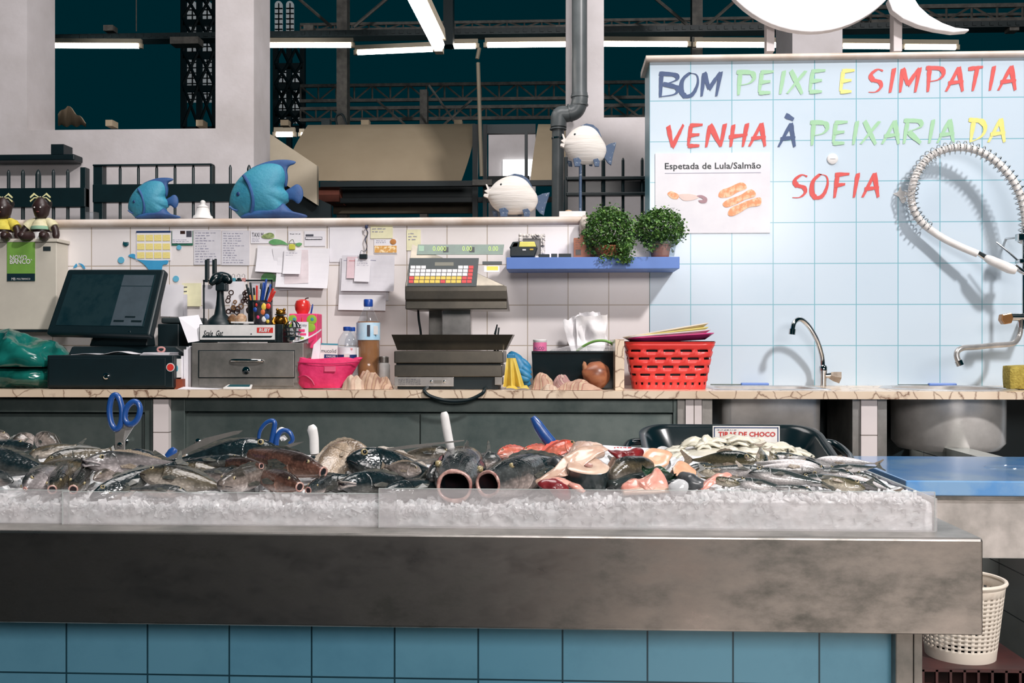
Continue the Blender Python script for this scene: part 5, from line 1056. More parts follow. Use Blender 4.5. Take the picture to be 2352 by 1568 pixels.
MB().loft([[(X(a_, 4.72), 4.70 + d_, Z(y_, 4.72)) for a_, y_ in ((1172, 590), (1228, 590), (1235, 570), (1228, 556), (1180, 557), (1172, 572))] for d_ in (0, .06)]).build('body', 'black', t, bev=.004)
MB().loft([[(X(a_, 4.72), 4.698 + d_, Z(y_, 4.72)) for a_, y_ in ((1192, 568), (1232, 568), (1228, 556), (1194, 556))] for d_ in (0, .062)]).build('yellow_cover', mat('pale_lemon', col(232, 222, 110), .4), t, bev=.003)
MB().loft([[(X(a_, 4.72), 4.70 + d_, Z(y_, 4.72)) for a_, y_ in ((1170, 570), (1190, 568), (1192, 555), (1178, 556))] for d_ in (0, .05)]).build('clear_cover', 'dark_grey', t, bev=.003); pxbox(1200, 1208, 572, 575, 4.696, .004).build('label_mark', 'white_plastic', t); pxbox(1217, 1225, 571, 574, 4.696, .004).build('label_mark', 'key_yellow', t)
for a_, b_, y_, mm, lb in ((1237, 1262, 581, 'black', 'low black box left on the blue shelf before the frame'), (1266, 1280, 580, 'dark_grey', 'small dark grey block on the blue shelf right of the frame'), (1283, 1312, 580, 'black', 'low black box on the blue shelf beside the peach carton')):
    o = pxbox(a_, b_, y_, 590, 4.70, .05).build('small_box', mm, None, bev=.002); tag(o, lb, 'box'); o.location.z = ZS
t = thing('peach_carton', 'peach coloured carton with a dark square on the blue shelf', 'carton', onS(1343, 4.82)); b = pxbox(1318, 1368, 546, 596, 4.80, .06); 
o = b.build('carton', mat('peach', col(228, 150, 118), .5, c2=col(216, 138, 106)), t, bev=.001); o.location.z = 0
pxbox(1322, 1334, 573, 585, 4.798, .002).build('dark_square', 'charm_dark', t); scribble(X(1322, 4.79), X(1352, 4.79), Z(570, 4.79), Z(550, 4.79), 4.797, 4, 4, 'charm_dark', t, 'print', .3, .6)
mleaf, nt, b_ = newmat('leaf_green'); MATS['leaf_green'] = mleaf
tc = N(nt, 'ShaderNodeTexCoord'); nz = N(nt, 'ShaderNodeTexNoise', Scale=45.0, Detail=3.0); nt.links.new(tc.outputs['Object'], nz.inputs['Vector'])
nt.links.new(ramp(nt, nz.outputs[0], [(.3, col(36, 66, 30)), (.5, col(70, 112, 50)), (.68, col(120, 160, 76))]), b_.inputs['Base Color']); b_.inputs['Roughness'].default_value = .45
mat('stem_green', col(60, 90, 44), .6); mat('terracotta', col(186, 108, 76), .7, c2=col(160, 88, 60), scale=30)
def plant(px, py, rx, ry, Y, n, seed, trail, label, potm, pot):
    t = thing('potted_plant', label, 'plant', onS(pot[0], Y)); rnd = random.Random(seed); k = Y / FPX
    lat(pot[0], Y, [(pot[1] * .8, 591), (pot[1] * .85, 588), (pot[1], pot[2] + 4), (pot[1] * 1.06, pot[2] + 3), (pot[1] * 1.06, pot[2]), (pot[1] * .9, pot[2])], 24).build('pot', potm, t, True)
    c = P(px, py, Y); m = MB(); st = MB(); root = P(pot[0], pot[2], Y)
    for i in range(n):
        d = Vector((rnd.gauss(0, 1), rnd.gauss(0, 1), rnd.gauss(.15, 1))).normalized(); rr = rnd.uniform(.55, 1.0) ** .6 if rnd.random() < .93 else rnd.uniform(1.0, 1.15)
        rr *= 1 + .13 * noise.noise(d * 2.6 + Vector((seed, 0, 0)))
        p = c + Vector((d.x * rx * k, d.y * rx * k * .9, d.z * ry * k)) * rr
        if trail and rnd.random() < trail[2]: tt = rnd.random(); p = P(trail[0] + rnd.gauss(0, 9), 0, Y); p = Vector((p.x, Y - .08 - rnd.random() * .07, Z(560 + (trail[1] - 560) * tt, Y - .12)))
        if p.y > 4.9: p.y = 4.9 - rnd.random() * .02
        if p.z < ZS + .004 and YSH - .012 < p.y: p.y = YSH - .016 - rnd.random() * .02; 
        s_ = rnd.uniform(.0042, .0078); M_ = Matrix.Translation(p) @ Euler((rnd.uniform(-.9, .9) + d.y * -.6, rnd.uniform(-.9, .9) + d.x * .6, rnd.uniform(0, 6.28))).to_matrix().to_4x4()
        m.add([M_ @ Vector(v) for v in ((-s_, 0, 0), (-.4 * s_, -.75 * s_, .18 * s_), (.5 * s_, -.7 * s_, .2 * s_), (1.2 * s_, 0, -.1 * s_), (.5 * s_, .7 * s_, .2 * s_), (-.4 * s_, .75 * s_, .18 * s_))], [(0, 1, 2, 3), (0, 3, 4, 5)])
        if i % 14 == 0: st.tube([root, (root + p) / 2 + Vector((0, -.008, .02)), p], .0008, 3, sub=2)
    m.build('foliage', 'leaf_green', t); st.build('stem', 'stem_green', t)
plant(1400, 538, 60, 62, 4.74, 4200, 3, (1432, 605, .10), 'left bushy green plant trailing over the front of the blue shelf', 'terracotta', (1400, 36, 566))
plant(1516, 528, 58, 48, 4.76, 3300, 8, (1490, 580, .02), 'right bushy green plant at the end of the blue shelf', 'terracotta', (1516, 24, 562))
t = thing('clear_pot', 'clear plastic cup around the pot of the right plant', 'pot', onS(1522, 4.76)); lat(1520, 4.76, [(28, 590), (34, 556), (33, 556), (27, 588)], 24, cap=False).build('cup', 'clear_plastic', t, True)
# ---------------------------------------------------------------- papers and stickers on the white wall
YP = 4.916
def paper(x0, x1, y0, y1, label, m='white_paper', rows=0, ink='ink_pale', tilt=0, Y=YP, name='paper_sheet', cat='paper', group=None, seed=1, wr=None, fill=.85, h=.45, curl=0):
    a, b, zt, zb_ = X(x0, Y), X(x1, Y), Z(y0, Y), Z(y1, Y); c = Vector(((a + b) / 2, Y, (zt + zb_) / 2)); R = Matrix.Translation(c) @ Matrix.Rotation(tilt, 4, 'Y') @ Matrix.Translation(-c)
    mb = MB().grid(lambda u, v: Vector((a + (b - a) * u, Y - curl * v * v, zt + (zb_ - zt) * v)), 4, 8 if curl else 1, (0, .0015, 0)).xf(R); o = mb.build(name, m); tag(o, label, cat, group)
    if rows:
        w_ = wr or (x0 + 4, x1 - 4, y0 + 4, y1 - 4); s_ = scribble(X(w_[0], Y), X(w_[1], Y), Z(w_[3], Y), Z(w_[2], Y), Y - .0012, rows, seed, ink, None, 'writing', h, fill)
        s_.matrix_world = R @ Matrix.Translation(s_.location); s_.parent = o; s_.matrix_parent_inverse = Matrix.Translation(-o.location)
    return o
def pbox(px0, px1, py0, py1, Y, m, par, name): return pxbox(px0, px1, py0, py1, Y, .0008).build(name, m, par)
c_ = paper(313, 392, 529, 595, 'wall calendar with yellow month blocks', 'white_paper', name='calendar', cat='calendar'); pbox(313, 392, 530, 534, YP - .002, 'navy2', c_, 'title_bar')
for r in range(3):
    for k in range(4): pbox(315 + k * 19.5, 332 + k * 19.5, 539 + r * 20, 553 + r * 20, YP - .002, 'doll_yellow' if 0 else mat('month', col(226, 206, 112), .8, c2=col(238, 226, 160), scale=200), c_, 'month_block')
c_ = paper(394, 443, 526, 560, 'business card with green border and portrait of a dark haired person', mat('card_green', col(40, 110, 86), .6), name='business_card', cat='card'); pbox(395.5, 441.5, 527.5, 558.5, YP - .002, 'white_paper', c_, 'card_face'); pbox(428, 440, 530, 544, YP - .003, 'ink', c_, 'portrait'); o = scribble(X(397, YP), X(438, YP), Z(557, YP), Z(545, YP), YP - .003, 3, 5, 'ink_pale', c_); pbox(414, 425, 530, 537, YP - .003, 'charm_dark', c_, 'logo')
paper(445, 507, 524, 605, 'handwritten list on white paper left of its twin', 'grey_paper', 12, 'ink_pale', seed=2, fill=.8); paper(509, 573, 526, 607, 'second handwritten list on white paper, right of its twin', 'grey_paper', 13, 'ink_pale', .01, seed=3, fill=.75)
c_ = paper(576, 632, 526, 556, 'white advert card with a pale green car', name='advert_card', cat='card'); text('TAXI M', 'ink', X(579, YP), X(605, YP), Z(541, YP), Z(531, YP), YP - .002, c_)
o = MB().prism(ccw(pxpoly(smoothpoly([(601, 545), (604, 539), (612, 536), (620, 534), (628, 537), (630, 543), (626, 547), (612, 548)], 4), YP - .003)), YP - .003, YP - .002).build('car_picture', mat('car_green', col(178, 196, 130), .5, c2=col(90, 110, 70), scale=60), c_); scribble(X(579, YP), X(598, YP), Z(553, YP), Z(543, YP), YP - .002, 3, 8, 'ink_pale', c_)
paper(662, 692, 528, 556, 'small handwritten note above the clipped papers', 'white_paper', 1, 'ink', seed=9, wr=(666, 690, 532, 537))
c_ = paper(699, 747, 528, 563, 'white stamp card right of the clipped papers', name='stamp_card', cat='card'); pbox(702, 720, 538, 542, YP - .002, 'ink', c_, 'stamp'); pbox(701, 740, 544, 550, YP - .002, 'ink', c_, 'stamp_frame'); pbox(702, 739, 545, 549, YP - .003, 'white_paper', c_, 'stamp_face'); scribble(X(703, YP), X(738, YP), Z(549, YP), Z(545, YP), YP - .004, 1, 8, 'ink', c_, fill=1)
paper(757, 832, 520, 600, 'large blank white paper between the clipped papers and the hook', 'white_paper', seed=4)
c_ = paper(590, 662, 563, 624, 'white sheets hanging at the left of the green clip', 'white_paper', 0, tilt=.06, Y=YP - .012, curl=.02); paper(628, 664, 565, 606, 'slip of white paper half under the receipts by the green clip', 'white_paper', tilt=-.12, Y=YP - .018)
paper(637, 756, 567, 660, 'broad white sheet hanging behind the receipts by the green clip', 'white_paper', tilt=.03, Y=YP - .016, curl=.03); paper(640, 742, 570, 664, 'second broad sheet hanging lowest under the green clip', 'grey_paper', tilt=-.03, Y=YP - .008)
paper(654, 709, 572, 650, 'long pinkish receipt hanging under the front receipt', mat('pink_paper', col(228, 216, 220), .8), 0, tilt=-.04, Y=YP - .022, curl=.02); paper(652, 692, 572, 628, 'front receipt with printed lines under the green clip', 'white_paper', 9, 'ink_pale', .02, Y=YP - .028, seed=6, h=.3, curl=.02)
t = thing('bulldog_clip', 'lime green clip holding the receipts on the wall', 'clip', P(670, 572, YP - .03)); pxbox(663, 677, 560, 573, YP - .036, .014).build('jaw', mat('lime2', col(206, 206, 84), .4), t, bev=.003); MB().tube([P(664, 562, YP - .035), P(665, 555, YP - .035), P(672, 550, YP - .035), P(675, 556, YP - .035), P(676, 562, YP - .035)], .0016, 6, sub=3).build('wire_loop', 'chrome', t, True)
def sticker(pts, label, m, Y=YP - .001, name='wall_sticker', cat='sticker', group=None): o = MB().prism(ccw(pxpoly(smoothpoly(pts, 5), Y)), Y, Y + .0012).build(name, m); tag(o, label, cat, group); return o
mat('sticker_green', col(120, 176, 120), .5, c2=col(84, 146, 90), scale=20); mat('sticker_blue', col(116, 190, 214), .5, c2=col(86, 166, 200), scale=14); mat('sticker_whale', col(70, 160, 205), .4, c2=col(60, 146, 194), scale=10)
sticker([(617, 556), (628, 549), (645, 551), (658, 558), (662, 562), (645, 561), (628, 562)], 'green leaf sticker above the left hanging sheets', 'sticker_green'); sticker([(678, 560), (688, 557), (694, 560), (686, 566)], 'small green leaf sticker right of the green clip', 'sticker_green'); sticker([(600, 640), (606, 628), (622, 626), (634, 634), (634, 645), (615, 646)], 'green frog shaped sticker behind the pens', 'sticker_green')
for (px, py, r), lb in zip(((278, 597, 7.5), (411, 568, 5.5), (404, 640, 7)), ('round blue dot sticker above the touch screen', 'round blue dot sticker under the green bordered card', 'round blue dot sticker right of the touch screen')): sticker([(px + r * math.cos(a), py + r * math.sin(a)) for a in [2 * math.pi * i / 10 for i in range(10)]], lb, 'sticker_blue')
t = thing('wall_badge', 'round dark badge with a white bar on the tiles left of the calendar', 'badge', P(289, 555, YP)); MB().lathe([(.0145, 0), (.0145, -.006), (.011, -.008)], (X(289, YP), 4.92, Z(555, YP)), 20, 'Y').build('disc', 'teal_display', t, True); pxbox(285, 294, 552, 556, YP - .006, .002).build('bar', 'white_plastic', t)
sticker([(295, 588), (301, 583), (310, 584), (312, 594), (330, 597), (352, 598), (372, 598), (386, 598), (384, 606), (374, 609), (372, 625), (376, 650), (352, 648), (345, 625), (330, 606), (312, 595)], 'blue whale tail sticker under the calendar', 'sticker_whale'); sticker([(168, 615), (175, 605), (177, 612)], 'small blue splash sticker above the touch screen, left piece', 'sticker_whale'); sticker([(180, 604), (190, 607), (196, 616), (191, 616), (186, 609)], 'small blue splash sticker above the touch screen, right piece', 'sticker_whale')
paper(370, 421, 651, 726, 'white sheet standing on the worktop right of the touch screen', 'white_paper', Y=4.86, tilt=.03); paper(412, 430, 674, 726, 'narrow pale paper beside the standing white sheet', 'grey_paper', Y=4.87); c_ = paper(418, 462, 648, 702, 'pale yellow sheet stuck on the tiles right of the touch screen', 'yellow_paper', 2, 'ink', Y=4.905, wr=(418, 430, 652, 672))
paper(465, 502, 652, 708, 'grey white sheet hanging from the note rack behind the scanner', 'grey_paper', Y=4.655); paper(572, 622, 646, 700, 'pale sheet hanging on the note rack behind the pens', 'grey_paper', Y=4.66)
# hook with papers
t = thing('string_hook', 'dark blue string tied below the ledge holding a black clip', 'string', P(843, 520, 4.9)); MB().tube([P(846, 516, 4.893), P(840, 524, 4.893), P(845, 535, 4.9), P(839, 550, 4.9), P(843, 565, 4.9), P(840, 578, 4.9)], .0022, 6, sub=4).build('string', mat('string_navy', col(40, 50, 80), .8), t, True); MB().ball(P(841, 521, 4.891), (.008, .004, .01), 8, 6, .4, 60).build('knot', 'string_navy', t, True); MB().tube([P(845, 535, 4.897), P(841, 555, 4.896), P(844, 580, 4.896)], .0012, 5).build('chain', 'chrome', t, True)
t2 = thing('bulldog_clip', 'black clip hanging from the string hook', 'clip', P(835, 588, 4.88)); pxbox(825, 843, 583, 594, 4.873, .016).build('jaw', 'black', t2, bev=.003); MB().tube([P(827, 583, 4.88), P(830, 575, 4.88), P(836, 578, 4.88), P(840, 574, 4.88), P(842, 583, 4.88)], .0014, 6, sub=3).build('wire_loop', 'chrome', t2, True)
paper(785, 906, 585, 668, 'greyish crumpled delivery sheet hanging from the black clip', 'grey_paper', 5, 'ink_pale', .01, Y=4.898, curl=.02, seed=12, fill=.6, h=.2); paper(780, 888, 594, 712, 'white sheet hanging lowest behind the delivery sheet', 'white_paper', 0, tilt=.02, Y=4.908, curl=.02); paper(797, 820, 588, 638, 'pinkish slip hanging under the black clip', mat('rose_paper', col(226, 200, 206), .8), 4, 'ink_red', .02, Y=4.891, curl=.01, h=.15); paper(815, 850, 592, 646, 'small receipt in front under the black clip', 'white_paper', 10, 'ink_pale', .04, Y=4.885, seed=15, h=.35, curl=.01)
paper(868, 892, 662, 690, 'white paper corner jutting right under the delivery sheet', 'white_paper', Y=4.91)
paper(851, 902, 516, 546, 'pale yellow note right of the string hook', 'yellow_paper', 2, 'ink_pale', seed=20, wr=(855, 895, 520, 534)); paper(934, 966, 526, 574, 'pale yellow note above the scale display', 'yellow_paper', 3, 'ink_pale', seed=22, wr=(938, 960, 532, 552))
c_ = paper(859, 912, 548, 581, 'food advert card with fried rings', name='advert_card', cat='card'); pbox(860, 911, 564, 580, YP - .002, mat('fried', col(214, 160, 84), .6, c2=col(246, 224, 180), scale=60, lo=.42, hi=.5), c_, 'food_picture'); MB().ball(P(903, 555, YP - .002), (.016, .001, .014), 10, 6).build('food_picture', mat('fried2', col(196, 130, 66), .6), c_, True); scribble(X(864, YP), X(888, YP), Z(557, YP), Z(549, YP), YP - .002, 2, 8, 'ink_pale', c_)
# ---------------------------------------------------------------- ornaments on the ledge
mat('fish_teal', col(64, 148, 170), .6, c2=col(48, 130, 158), scale=8, bump=.3, bscale=60); mat('fish_blue', col(42, 70, 120), .6, c2=col(46, 92, 146), scale=10, bump=.2)
BO = [(528, 470), (529, 452), (536, 432), (549, 412), (568, 394), (592, 381), (618, 375), (645, 378), (656, 392), (657, 414), (652, 432), (664, 446), (663, 462), (655, 470), (660, 486), (650, 503), (600, 504), (560, 503), (545, 492), (534, 480)]
def angelfish(label, sx, sy, x0, y0, T):
    t = thing('fish_ornament', label, 'ornament', (X(x0 + 80 * sx, 5.0), 5.0, ZL)); Yo = 5.0
    def mp_(p): return [(x0 + (x - 528) * sx, y0 + (y - 367) * sy) for x, y in p]
    inflate(smoothpoly(pxpoly(mp_(BO), Yo), 4), Yo, T).build('body', 'fish_teal', t, 2)
    for nm, pl_, th in (('dorsal_fin', [(552, 410), (575, 388), (600, 376), (630, 368), (660, 367), (679, 371), (676, 377), (664, 382), (659, 395), (661, 415), (656, 430), (640, 400), (610, 386), (580, 396)], .016), ('tail_fin', [(655, 440), (668, 431), (682, 423), (693, 430), (697, 447), (692, 462), (684, 468), (672, 459), (658, 458)], .014), ('bottom_fin', [(560, 503), (580, 490), (606, 487), (622, 496), (640, 490), (655, 470), (666, 478), (680, 489), (708, 496), (704, 503), (640, 504)], .034)):
        inflate(smoothpoly(pxpoly(mp_(pl_), Yo), 3), Yo - (.002 if nm != 'bottom_fin' else T * .55), th).build(nm, 'fish_blue', t, 2)
    st_ = [P(*p, Yo - T * .9) for p in mp_([(558, 402), (570, 420), (578, 440), (581, 462), (577, 482), (568, 498)])]
    cen_ = Vector((X(x0 + 70 * sx, Yo), Yo, Z(y0 + 70 * sy, Yo)))
    MB().tube([Vector((p.x, Yo - T * math.sqrt(max(.02, 1 - min(.97, (((p.x - cen_.x) / (78 * sx * Yo / FPX)) ** 2 + ((p.z - cen_.z) / (76 * sy * Yo / FPX)) ** 2)))) ** .9 + .004, p.z)) for p in st_], .009 * sx, 8, sub=4).build('stripe', 'fish_blue', t, True)
    e = mp_([(549, 446)])[0]; MB().ball(P(e[0], e[1], Yo - T * .62), (.014 * sx, .012, .014 * sx), 12, 8).build('eye', 'navy2', t, True)
    m0 = mp_([(527, 474), (536, 481), (546, 484)]); MB().tube([P(*p, Yo - T * .38) for p in m0], .006 * sx, 6, sub=3).build('mouth', 'fish_blue', t, True)
angelfish('big blue angelfish ornament on the ledge', 1, 1, 528, 367, .085); angelfish('small blue angelfish ornament on the ledge', .683, .70, 295, 408, .06)
t = thing('bell_ornament', 'white bell shaped ornament between the two blue fish', 'ornament', (X(466, 4.98), 4.98, ZL)); lat(466, 4.98, [(24, 503), (22, 497), (18, 494), (15, 482), (13, 478), (14, 476), (9, 472), (6, 470), (6, 463), (3, 460)], 24).build('bell', 'white_plastic', t, True)
mat('wood_white', col(230, 225, 220), .7, c2=col(214, 206, 198), scale=5, bump=.35, bscale=7, stretch=(1, 1, 11)); mat('fin_navy', col(66, 86, 114), .6, c2=col(138, 148, 160), scale=70, lo=.36, hi=.42)
WB = [(1118, 446), (1124, 436), (1136, 421), (1150, 411), (1170, 404), (1190, 405), (1208, 414), (1222, 431), (1234, 449), (1236, 465), (1226, 482), (1208, 490), (1185, 493), (1158, 491), (1138, 481), (1126, 467)]
def woodfish(label, ax, ay, bx, by, Yo, base):
    def mp_(p): return [(bx + (x - 1115) * ax, by + (y - 400) * ay) for x, y in p]
    t = thing('fish_ornament', label, 'ornament', base)
    inflate(smoothpoly(pxpoly(mp_(WB), Yo), 4), Yo, .058).build('body', 'wood_white', t, 2)
    a_, b_ = mp_([(1122, 441), (1112, 438)]); m = MB()
    for p in ([(1126, 437), (1120, 425), (1116, 424), (1120, 436), (1113, 439), (1122, 446)], [(1124, 446), (1113, 446), (1111, 451), (1121, 455)]): m.prism(ccw(pxpoly(mp_(p), Yo)), Yo - .02, Yo + .02)
    m.build('lips', 'wood_white', t)
    for nm, p in (('tail_fin', [(1231, 452), (1246, 445), (1263, 442), (1259, 456), (1255, 468), (1252, 480), (1249, 495), (1240, 490), (1230, 478), (1236, 464)]), ('dorsal_fin', [(1166, 404), (1182, 399), (1200, 402), (1214, 412), (1222, 428), (1223, 438), (1212, 430), (1202, 416), (1186, 408)])): MB().prism(ccw(pxpoly(mp_(p), Yo)), Yo - .008, Yo + .008).build(nm, 'fin_navy', t, bev=.002)
    for p, dy in (([(1146, 480), (1160, 477), (1168, 484), (1165, 498), (1150, 498)], -.04), ([(1200, 482), (1212, 479), (1218, 486), (1216, 498), (1204, 498)], -.04), ([(1130, 484), (1142, 486), (1144, 498), (1134, 497)], .03), ([(1186, 486), (1198, 486), (1198, 497), (1190, 496)], .03)): MB().prism(ccw(pxpoly(mp_(p), Yo + dy)), Yo + dy - .012, Yo + dy + .004).build('pelvic_fin', 'fin_navy', t, bev=.002)
    e = mp_([(1151, 424)])[0]; MB().ball(P(e[0], e[1], Yo - .036), (.006, .006, .007), 10, 6).build('eye', 'black', t, True); return t
woodfish('white wooden fish ornament with navy fins standing on the ledge', 1, 1, 1115, 400, 4.97, (X(1180, 4.97), 4.97, ZL))
t = woodfish('white wooden fish ornament mounted high on a thin rod', .85, 1, 1290, 285, 4.99, (X(1333, 4.99), 4.99, ZL + .03)); MB().tube([P(1333, 372, 4.99), Vector((X(1333, 4.99), 4.99, ZL + .028))], .0075, 10).build('rod', 'fin_navy', t, True)
o = box(X(1284, 4.98), X(1345, 4.98), 4.94, 5.05, ZL, ZL + .03).build('base_block', 'white_plastic', None, bev=.003); tag(o, 'white block on the ledge holding the rod of the raised fish', 'block')
o = lump((X(1306, 4.97), 4.97, ZL + .034), (.02, .012, .006), 3, .3, 40).build('seashell', 'shell', None, True); tag(o, 'tiny shell lying on the white block below the raised fish', 'shell')
o = lump((X(1344, 4.86), 4.86, Z(525, 4.86)), (.022, .03, .055), 5, .5, 20, ridge=.4).build('shell_garland', mat('lace', col(214, 204, 194), .8, c2=col(150, 136, 124), scale=40), None, True); tag(o, 'pale knotted cord bunch left of the plants at the end of the ledge', 'cord')
o = box(X(199, 4.97), X(221, 4.97), 4.96, 5.0, ZL, Z(481, 4.97)).build('glass_block', 'clear_plastic'); tag(o, 'small clear glass block on the ledge left of the small blue fish', 'block')
# ---------------------------------------------------------------- lettering on the blue wall
G = {'B': [[(.12, 1), (.06, 0)], [(.0, .98), (.8, .92), (.9, .72), (.2, .5)], [(.2, .55), (.92, .38), (.8, .12), (.05, .02)]],
 'O': [[(.55, 1), (.12, .7), (.05, .25), (.3, .02), (.7, .12), (.97, .55), (.9, .9), (.5, .98)]],
 'M': [[(.15, .98), (.03, 0)], [(.15, .98), (.38, .3)], [(.38, .3), (.9, .98)], [(.93, 1), (.72, 0)]],
 'P': [[(.2, .95), (.1, 0)], [(.0, .98), (.8, .95), (.98, .72), (.7, .5), (.15, .42)]],
 'E': [[(.28, .96), (.1, .1)], [(.2, .95), (1, .98)], [(.15, .52), (.8, .56)], [(.08, .07), (.8, .08)]],
 'I': [[(.75, 1), (.3, 0)]], 'X': [[(.2, 1), (.8, 0)], [(1, .98), (0, .02)]],
 'S': [[(.98, .9), (.6, .97), (.15, .75), (.3, .55), (.75, .45), (.85, .25), (.5, .05), (.0, .04)]],
 'A': [[(.75, 1), (0, 0)], [(.72, .98), (.95, .0)], [(.12, .34), (1.0, .4)]], 'T': [[(.0, .9), (1, .98)], [(.62, .95), (.3, 0)]],
 'V': [[(.05, .95), (.3, .05)], [(.3, .03), (1, 1)]], 'N': [[(.2, .95), (0, 0)], [(.2, .97), (.75, .05)], [(.98, 1), (.76, .02)]],
 'H': [[(.25, .95), (.1, 0)], [(.98, 1), (.75, 0)], [(.0, .42), (1, .52)]], 'R': [[(.25, .95), (.05, 0)], [(.05, .98), (.85, .95), (.95, .72), (.25, .5)], [(.3, .5), (.95, .02)]],
 'D': [[(.3, .9), (.12, .05)], [(.0, .97), (.75, .9), (1, .6), (.75, .25), (.05, .02)]], 'F': [[(.3, .95), (.12, 0)], [(.15, .95), (1, .98)], [(.1, .5), (.75, .56)]], '`': [[(0, 1), (1, 0)]]}
YL = YW - .006
def glyph(ch, x0, x1, y0, y1, m, par, seed):
    rnd = random.Random(seed); mb = MB(); a, b, zt, zb_ = X(x0, YL), X(x1, YL), Z(y0, YL), Z(y1, YL); wd = .0125
    for si, st_ in enumerate(G[ch]):
        pts = [Vector((a + (b - a) * u, zb_ + (zt - zb_) * v)) for u, v in st_]
        if len(pts) > 2:
            q_ = []
            for i in range(len(pts) - 1):
                p0, p1, p2, p3 = pts[max(i - 1, 0)], pts[i], pts[i + 1], pts[min(i + 2, len(pts) - 1)]
                for j in range(5): s_ = j / 5; q_.append(.5 * ((2 * p1) + (p2 - p0) * s_ + (2 * p0 - 5 * p1 + 4 * p2 - p3) * s_ * s_ + (3 * p1 - p0 - 3 * p2 + p3) * s_ ** 3))
            pts = q_ + [pts[-1]]
        else: pts = [pts[0].lerp(pts[1], j / 6) for j in range(7)]
        L_, R_ = [], []; n = len(pts)
        for i, p in enumerate(pts):
            tg = (pts[min(i + 1, n - 1)] - pts[max(i - 1, 0)]).normalized(); f = i / (n - 1); ww = wd * (1.05 - .5 * f ** 1.6) * rnd.uniform(.9, 1.1) * (.72 if abs(tg.x) > .9 else 1) * (.85 if i == 0 else 1)
            ds = Vector((.35, .94)) * .4 + Vector((-tg.y, tg.x)) * .75; L_.append(p + ds * ww); R_.append(p - ds * ww)
        e = .0004 * (si + 1); k0 = len(mb.v); mb.v += [Vector((p.x, YL - e, p.y)) for p in L_ + R_]
        for i in range(n - 1): mb.f.append((k0 + i, k0 + i + 1, k0 + n + i + 1, k0 + n + i))
    return mb.build('letter', m, par)
mat('let_navy', col(48, 70, 110), .5, c2=col(60, 84, 126), scale=9); mat('let_green', col(146, 192, 150), .5, c2=col(158, 202, 164), scale=9); mat('let_yellow', col(218, 210, 100), .5, c2=col(222, 216, 138), scale=9); mat('let_red', col(204, 62, 58), .5, c2=col(212, 84, 80), scale=9)
words = [('BOM', 'let_navy', 172, 227, [(1514, 1559), (1563, 1604), (1610, 1659)]), ('PEIXE', 'let_green', 171, 224, [(1692, 1733), (1740, 1777), (1786, 1806), (1808, 1851), (1856, 1896)]), ('E', 'let_yellow', 170, 223, [(1927, 1963)]), ('SIMPATIA', 'let_red', 168, 223, [(1995, 2029), (2038, 2059), (2066, 2116), (2127, 2168), (2173, 2213), (2224, 2258), (2267, 2289), (2293, 2334)]),
 ('VENHA', 'let_red', 290, 343, [(1533, 1570), (1577, 1614), (1622, 1666), (1674, 1717), (1721, 1759)]), ('A', 'let_navy', 289, 343, [(1788, 1827)]), ('PEIXARIA', 'let_green', 287, 340, [(1861, 1901), (1910, 1947), (1954, 1974), (1977, 2020), (2026, 2066), (2074, 2117), (2128, 2149), (2153, 2192)]), ('DA', 'let_yellow', 284, 337, [(2225, 2263), (2270, 2309)]), ('SOFIA', 'let_red', 405, 460, [(1820, 1855), (1863, 1902), (1912, 1951), (1955, 1976), (1981, 2019)])]
wl = {'BOM': 'navy brush lettered word BOM on the blue tiles', 'PEIXE': 'green brush lettered word PEIXE on the blue tiles', 'E': 'single yellow brush lettered E on the blue tiles', 'SIMPATIA': 'red brush lettered word SIMPATIA on the blue tiles', 'VENHA': 'red brush lettered word VENHA above the food poster', 'A': 'navy accented letter A between VENHA and PEIXARIA', 'PEIXARIA': 'pale green brush lettered word PEIXARIA on the blue tiles', 'DA': 'yellow brush lettered word DA above the spray hose', 'SOFIA': 'red brush lettered word SOFIA at the middle of the blue tiles'}
for wd_, mm, y0, y1, xs_ in words:
    t = thing('wall_lettering', wl[wd_], 'lettering', P(sum(xs_[0]) / 2, y1, YL), 'brush lettered words on the blue wall'); dx = (xs_[-1][1] - xs_[0][0])
    for i, (ch, (a, b)) in enumerate(zip(wd_, xs_)): dy = -3.2 * (a - xs_[0][0]) / 340; glyph(ch, a, b, y0 + dy, y1 + dy, mm, t, ord(ch) + i)
    if wd_ == 'A': glyph('`', 1804, 1823, 271, 281, mm, t, 4)
t = thing('food_poster', 'white poster titled Espetada de Lula/Salmão with skewers on the blue tiles', 'poster', P(1638, 535, YL)); YO = YL - .004
pxbox(1505, 1769, 351, 535, YO, .003).build('sheet', 'white_paper', t); text('Espetada de Lula/Salmão', 'black', X(1527, YO), X(1748, YO), Z(396, YO), Z(377, YO), YO - .001, t, 'title', bold=.012); pxbox(1527, 1748, 396.5, 397.5, YO - .001, .001).build('title_rule', 'ink_pale', t)
mat('skewer', col(236, 150, 104), .5, c2=col(246, 196, 160), scale=40, lo=.42, hi=.55)
def flat(pts, m, par, nm, e): MB().prism(ccw(pxpoly(smoothpoly(pts, 4), YO - e)), YO - e, YO - e + .0008).build(nm, m, par)
for i, pts in enumerate(([(1650, 449), (1656, 437), (1675, 430), (1700, 419), (1712, 423), (1714, 433), (1695, 441), (1675, 452), (1656, 454)], [(1660, 468), (1672, 458), (1700, 448), (1722, 435), (1734, 440), (1734, 451), (1712, 458), (1690, 469), (1668, 476)], [(1672, 492), (1678, 478), (1700, 468), (1722, 459), (1745, 453), (1749, 462), (1744, 472), (1720, 476), (1700, 488), (1682, 496)])): flat(pts, 'skewer', t, 'skewer_picture', .0012 + .0006 * i)
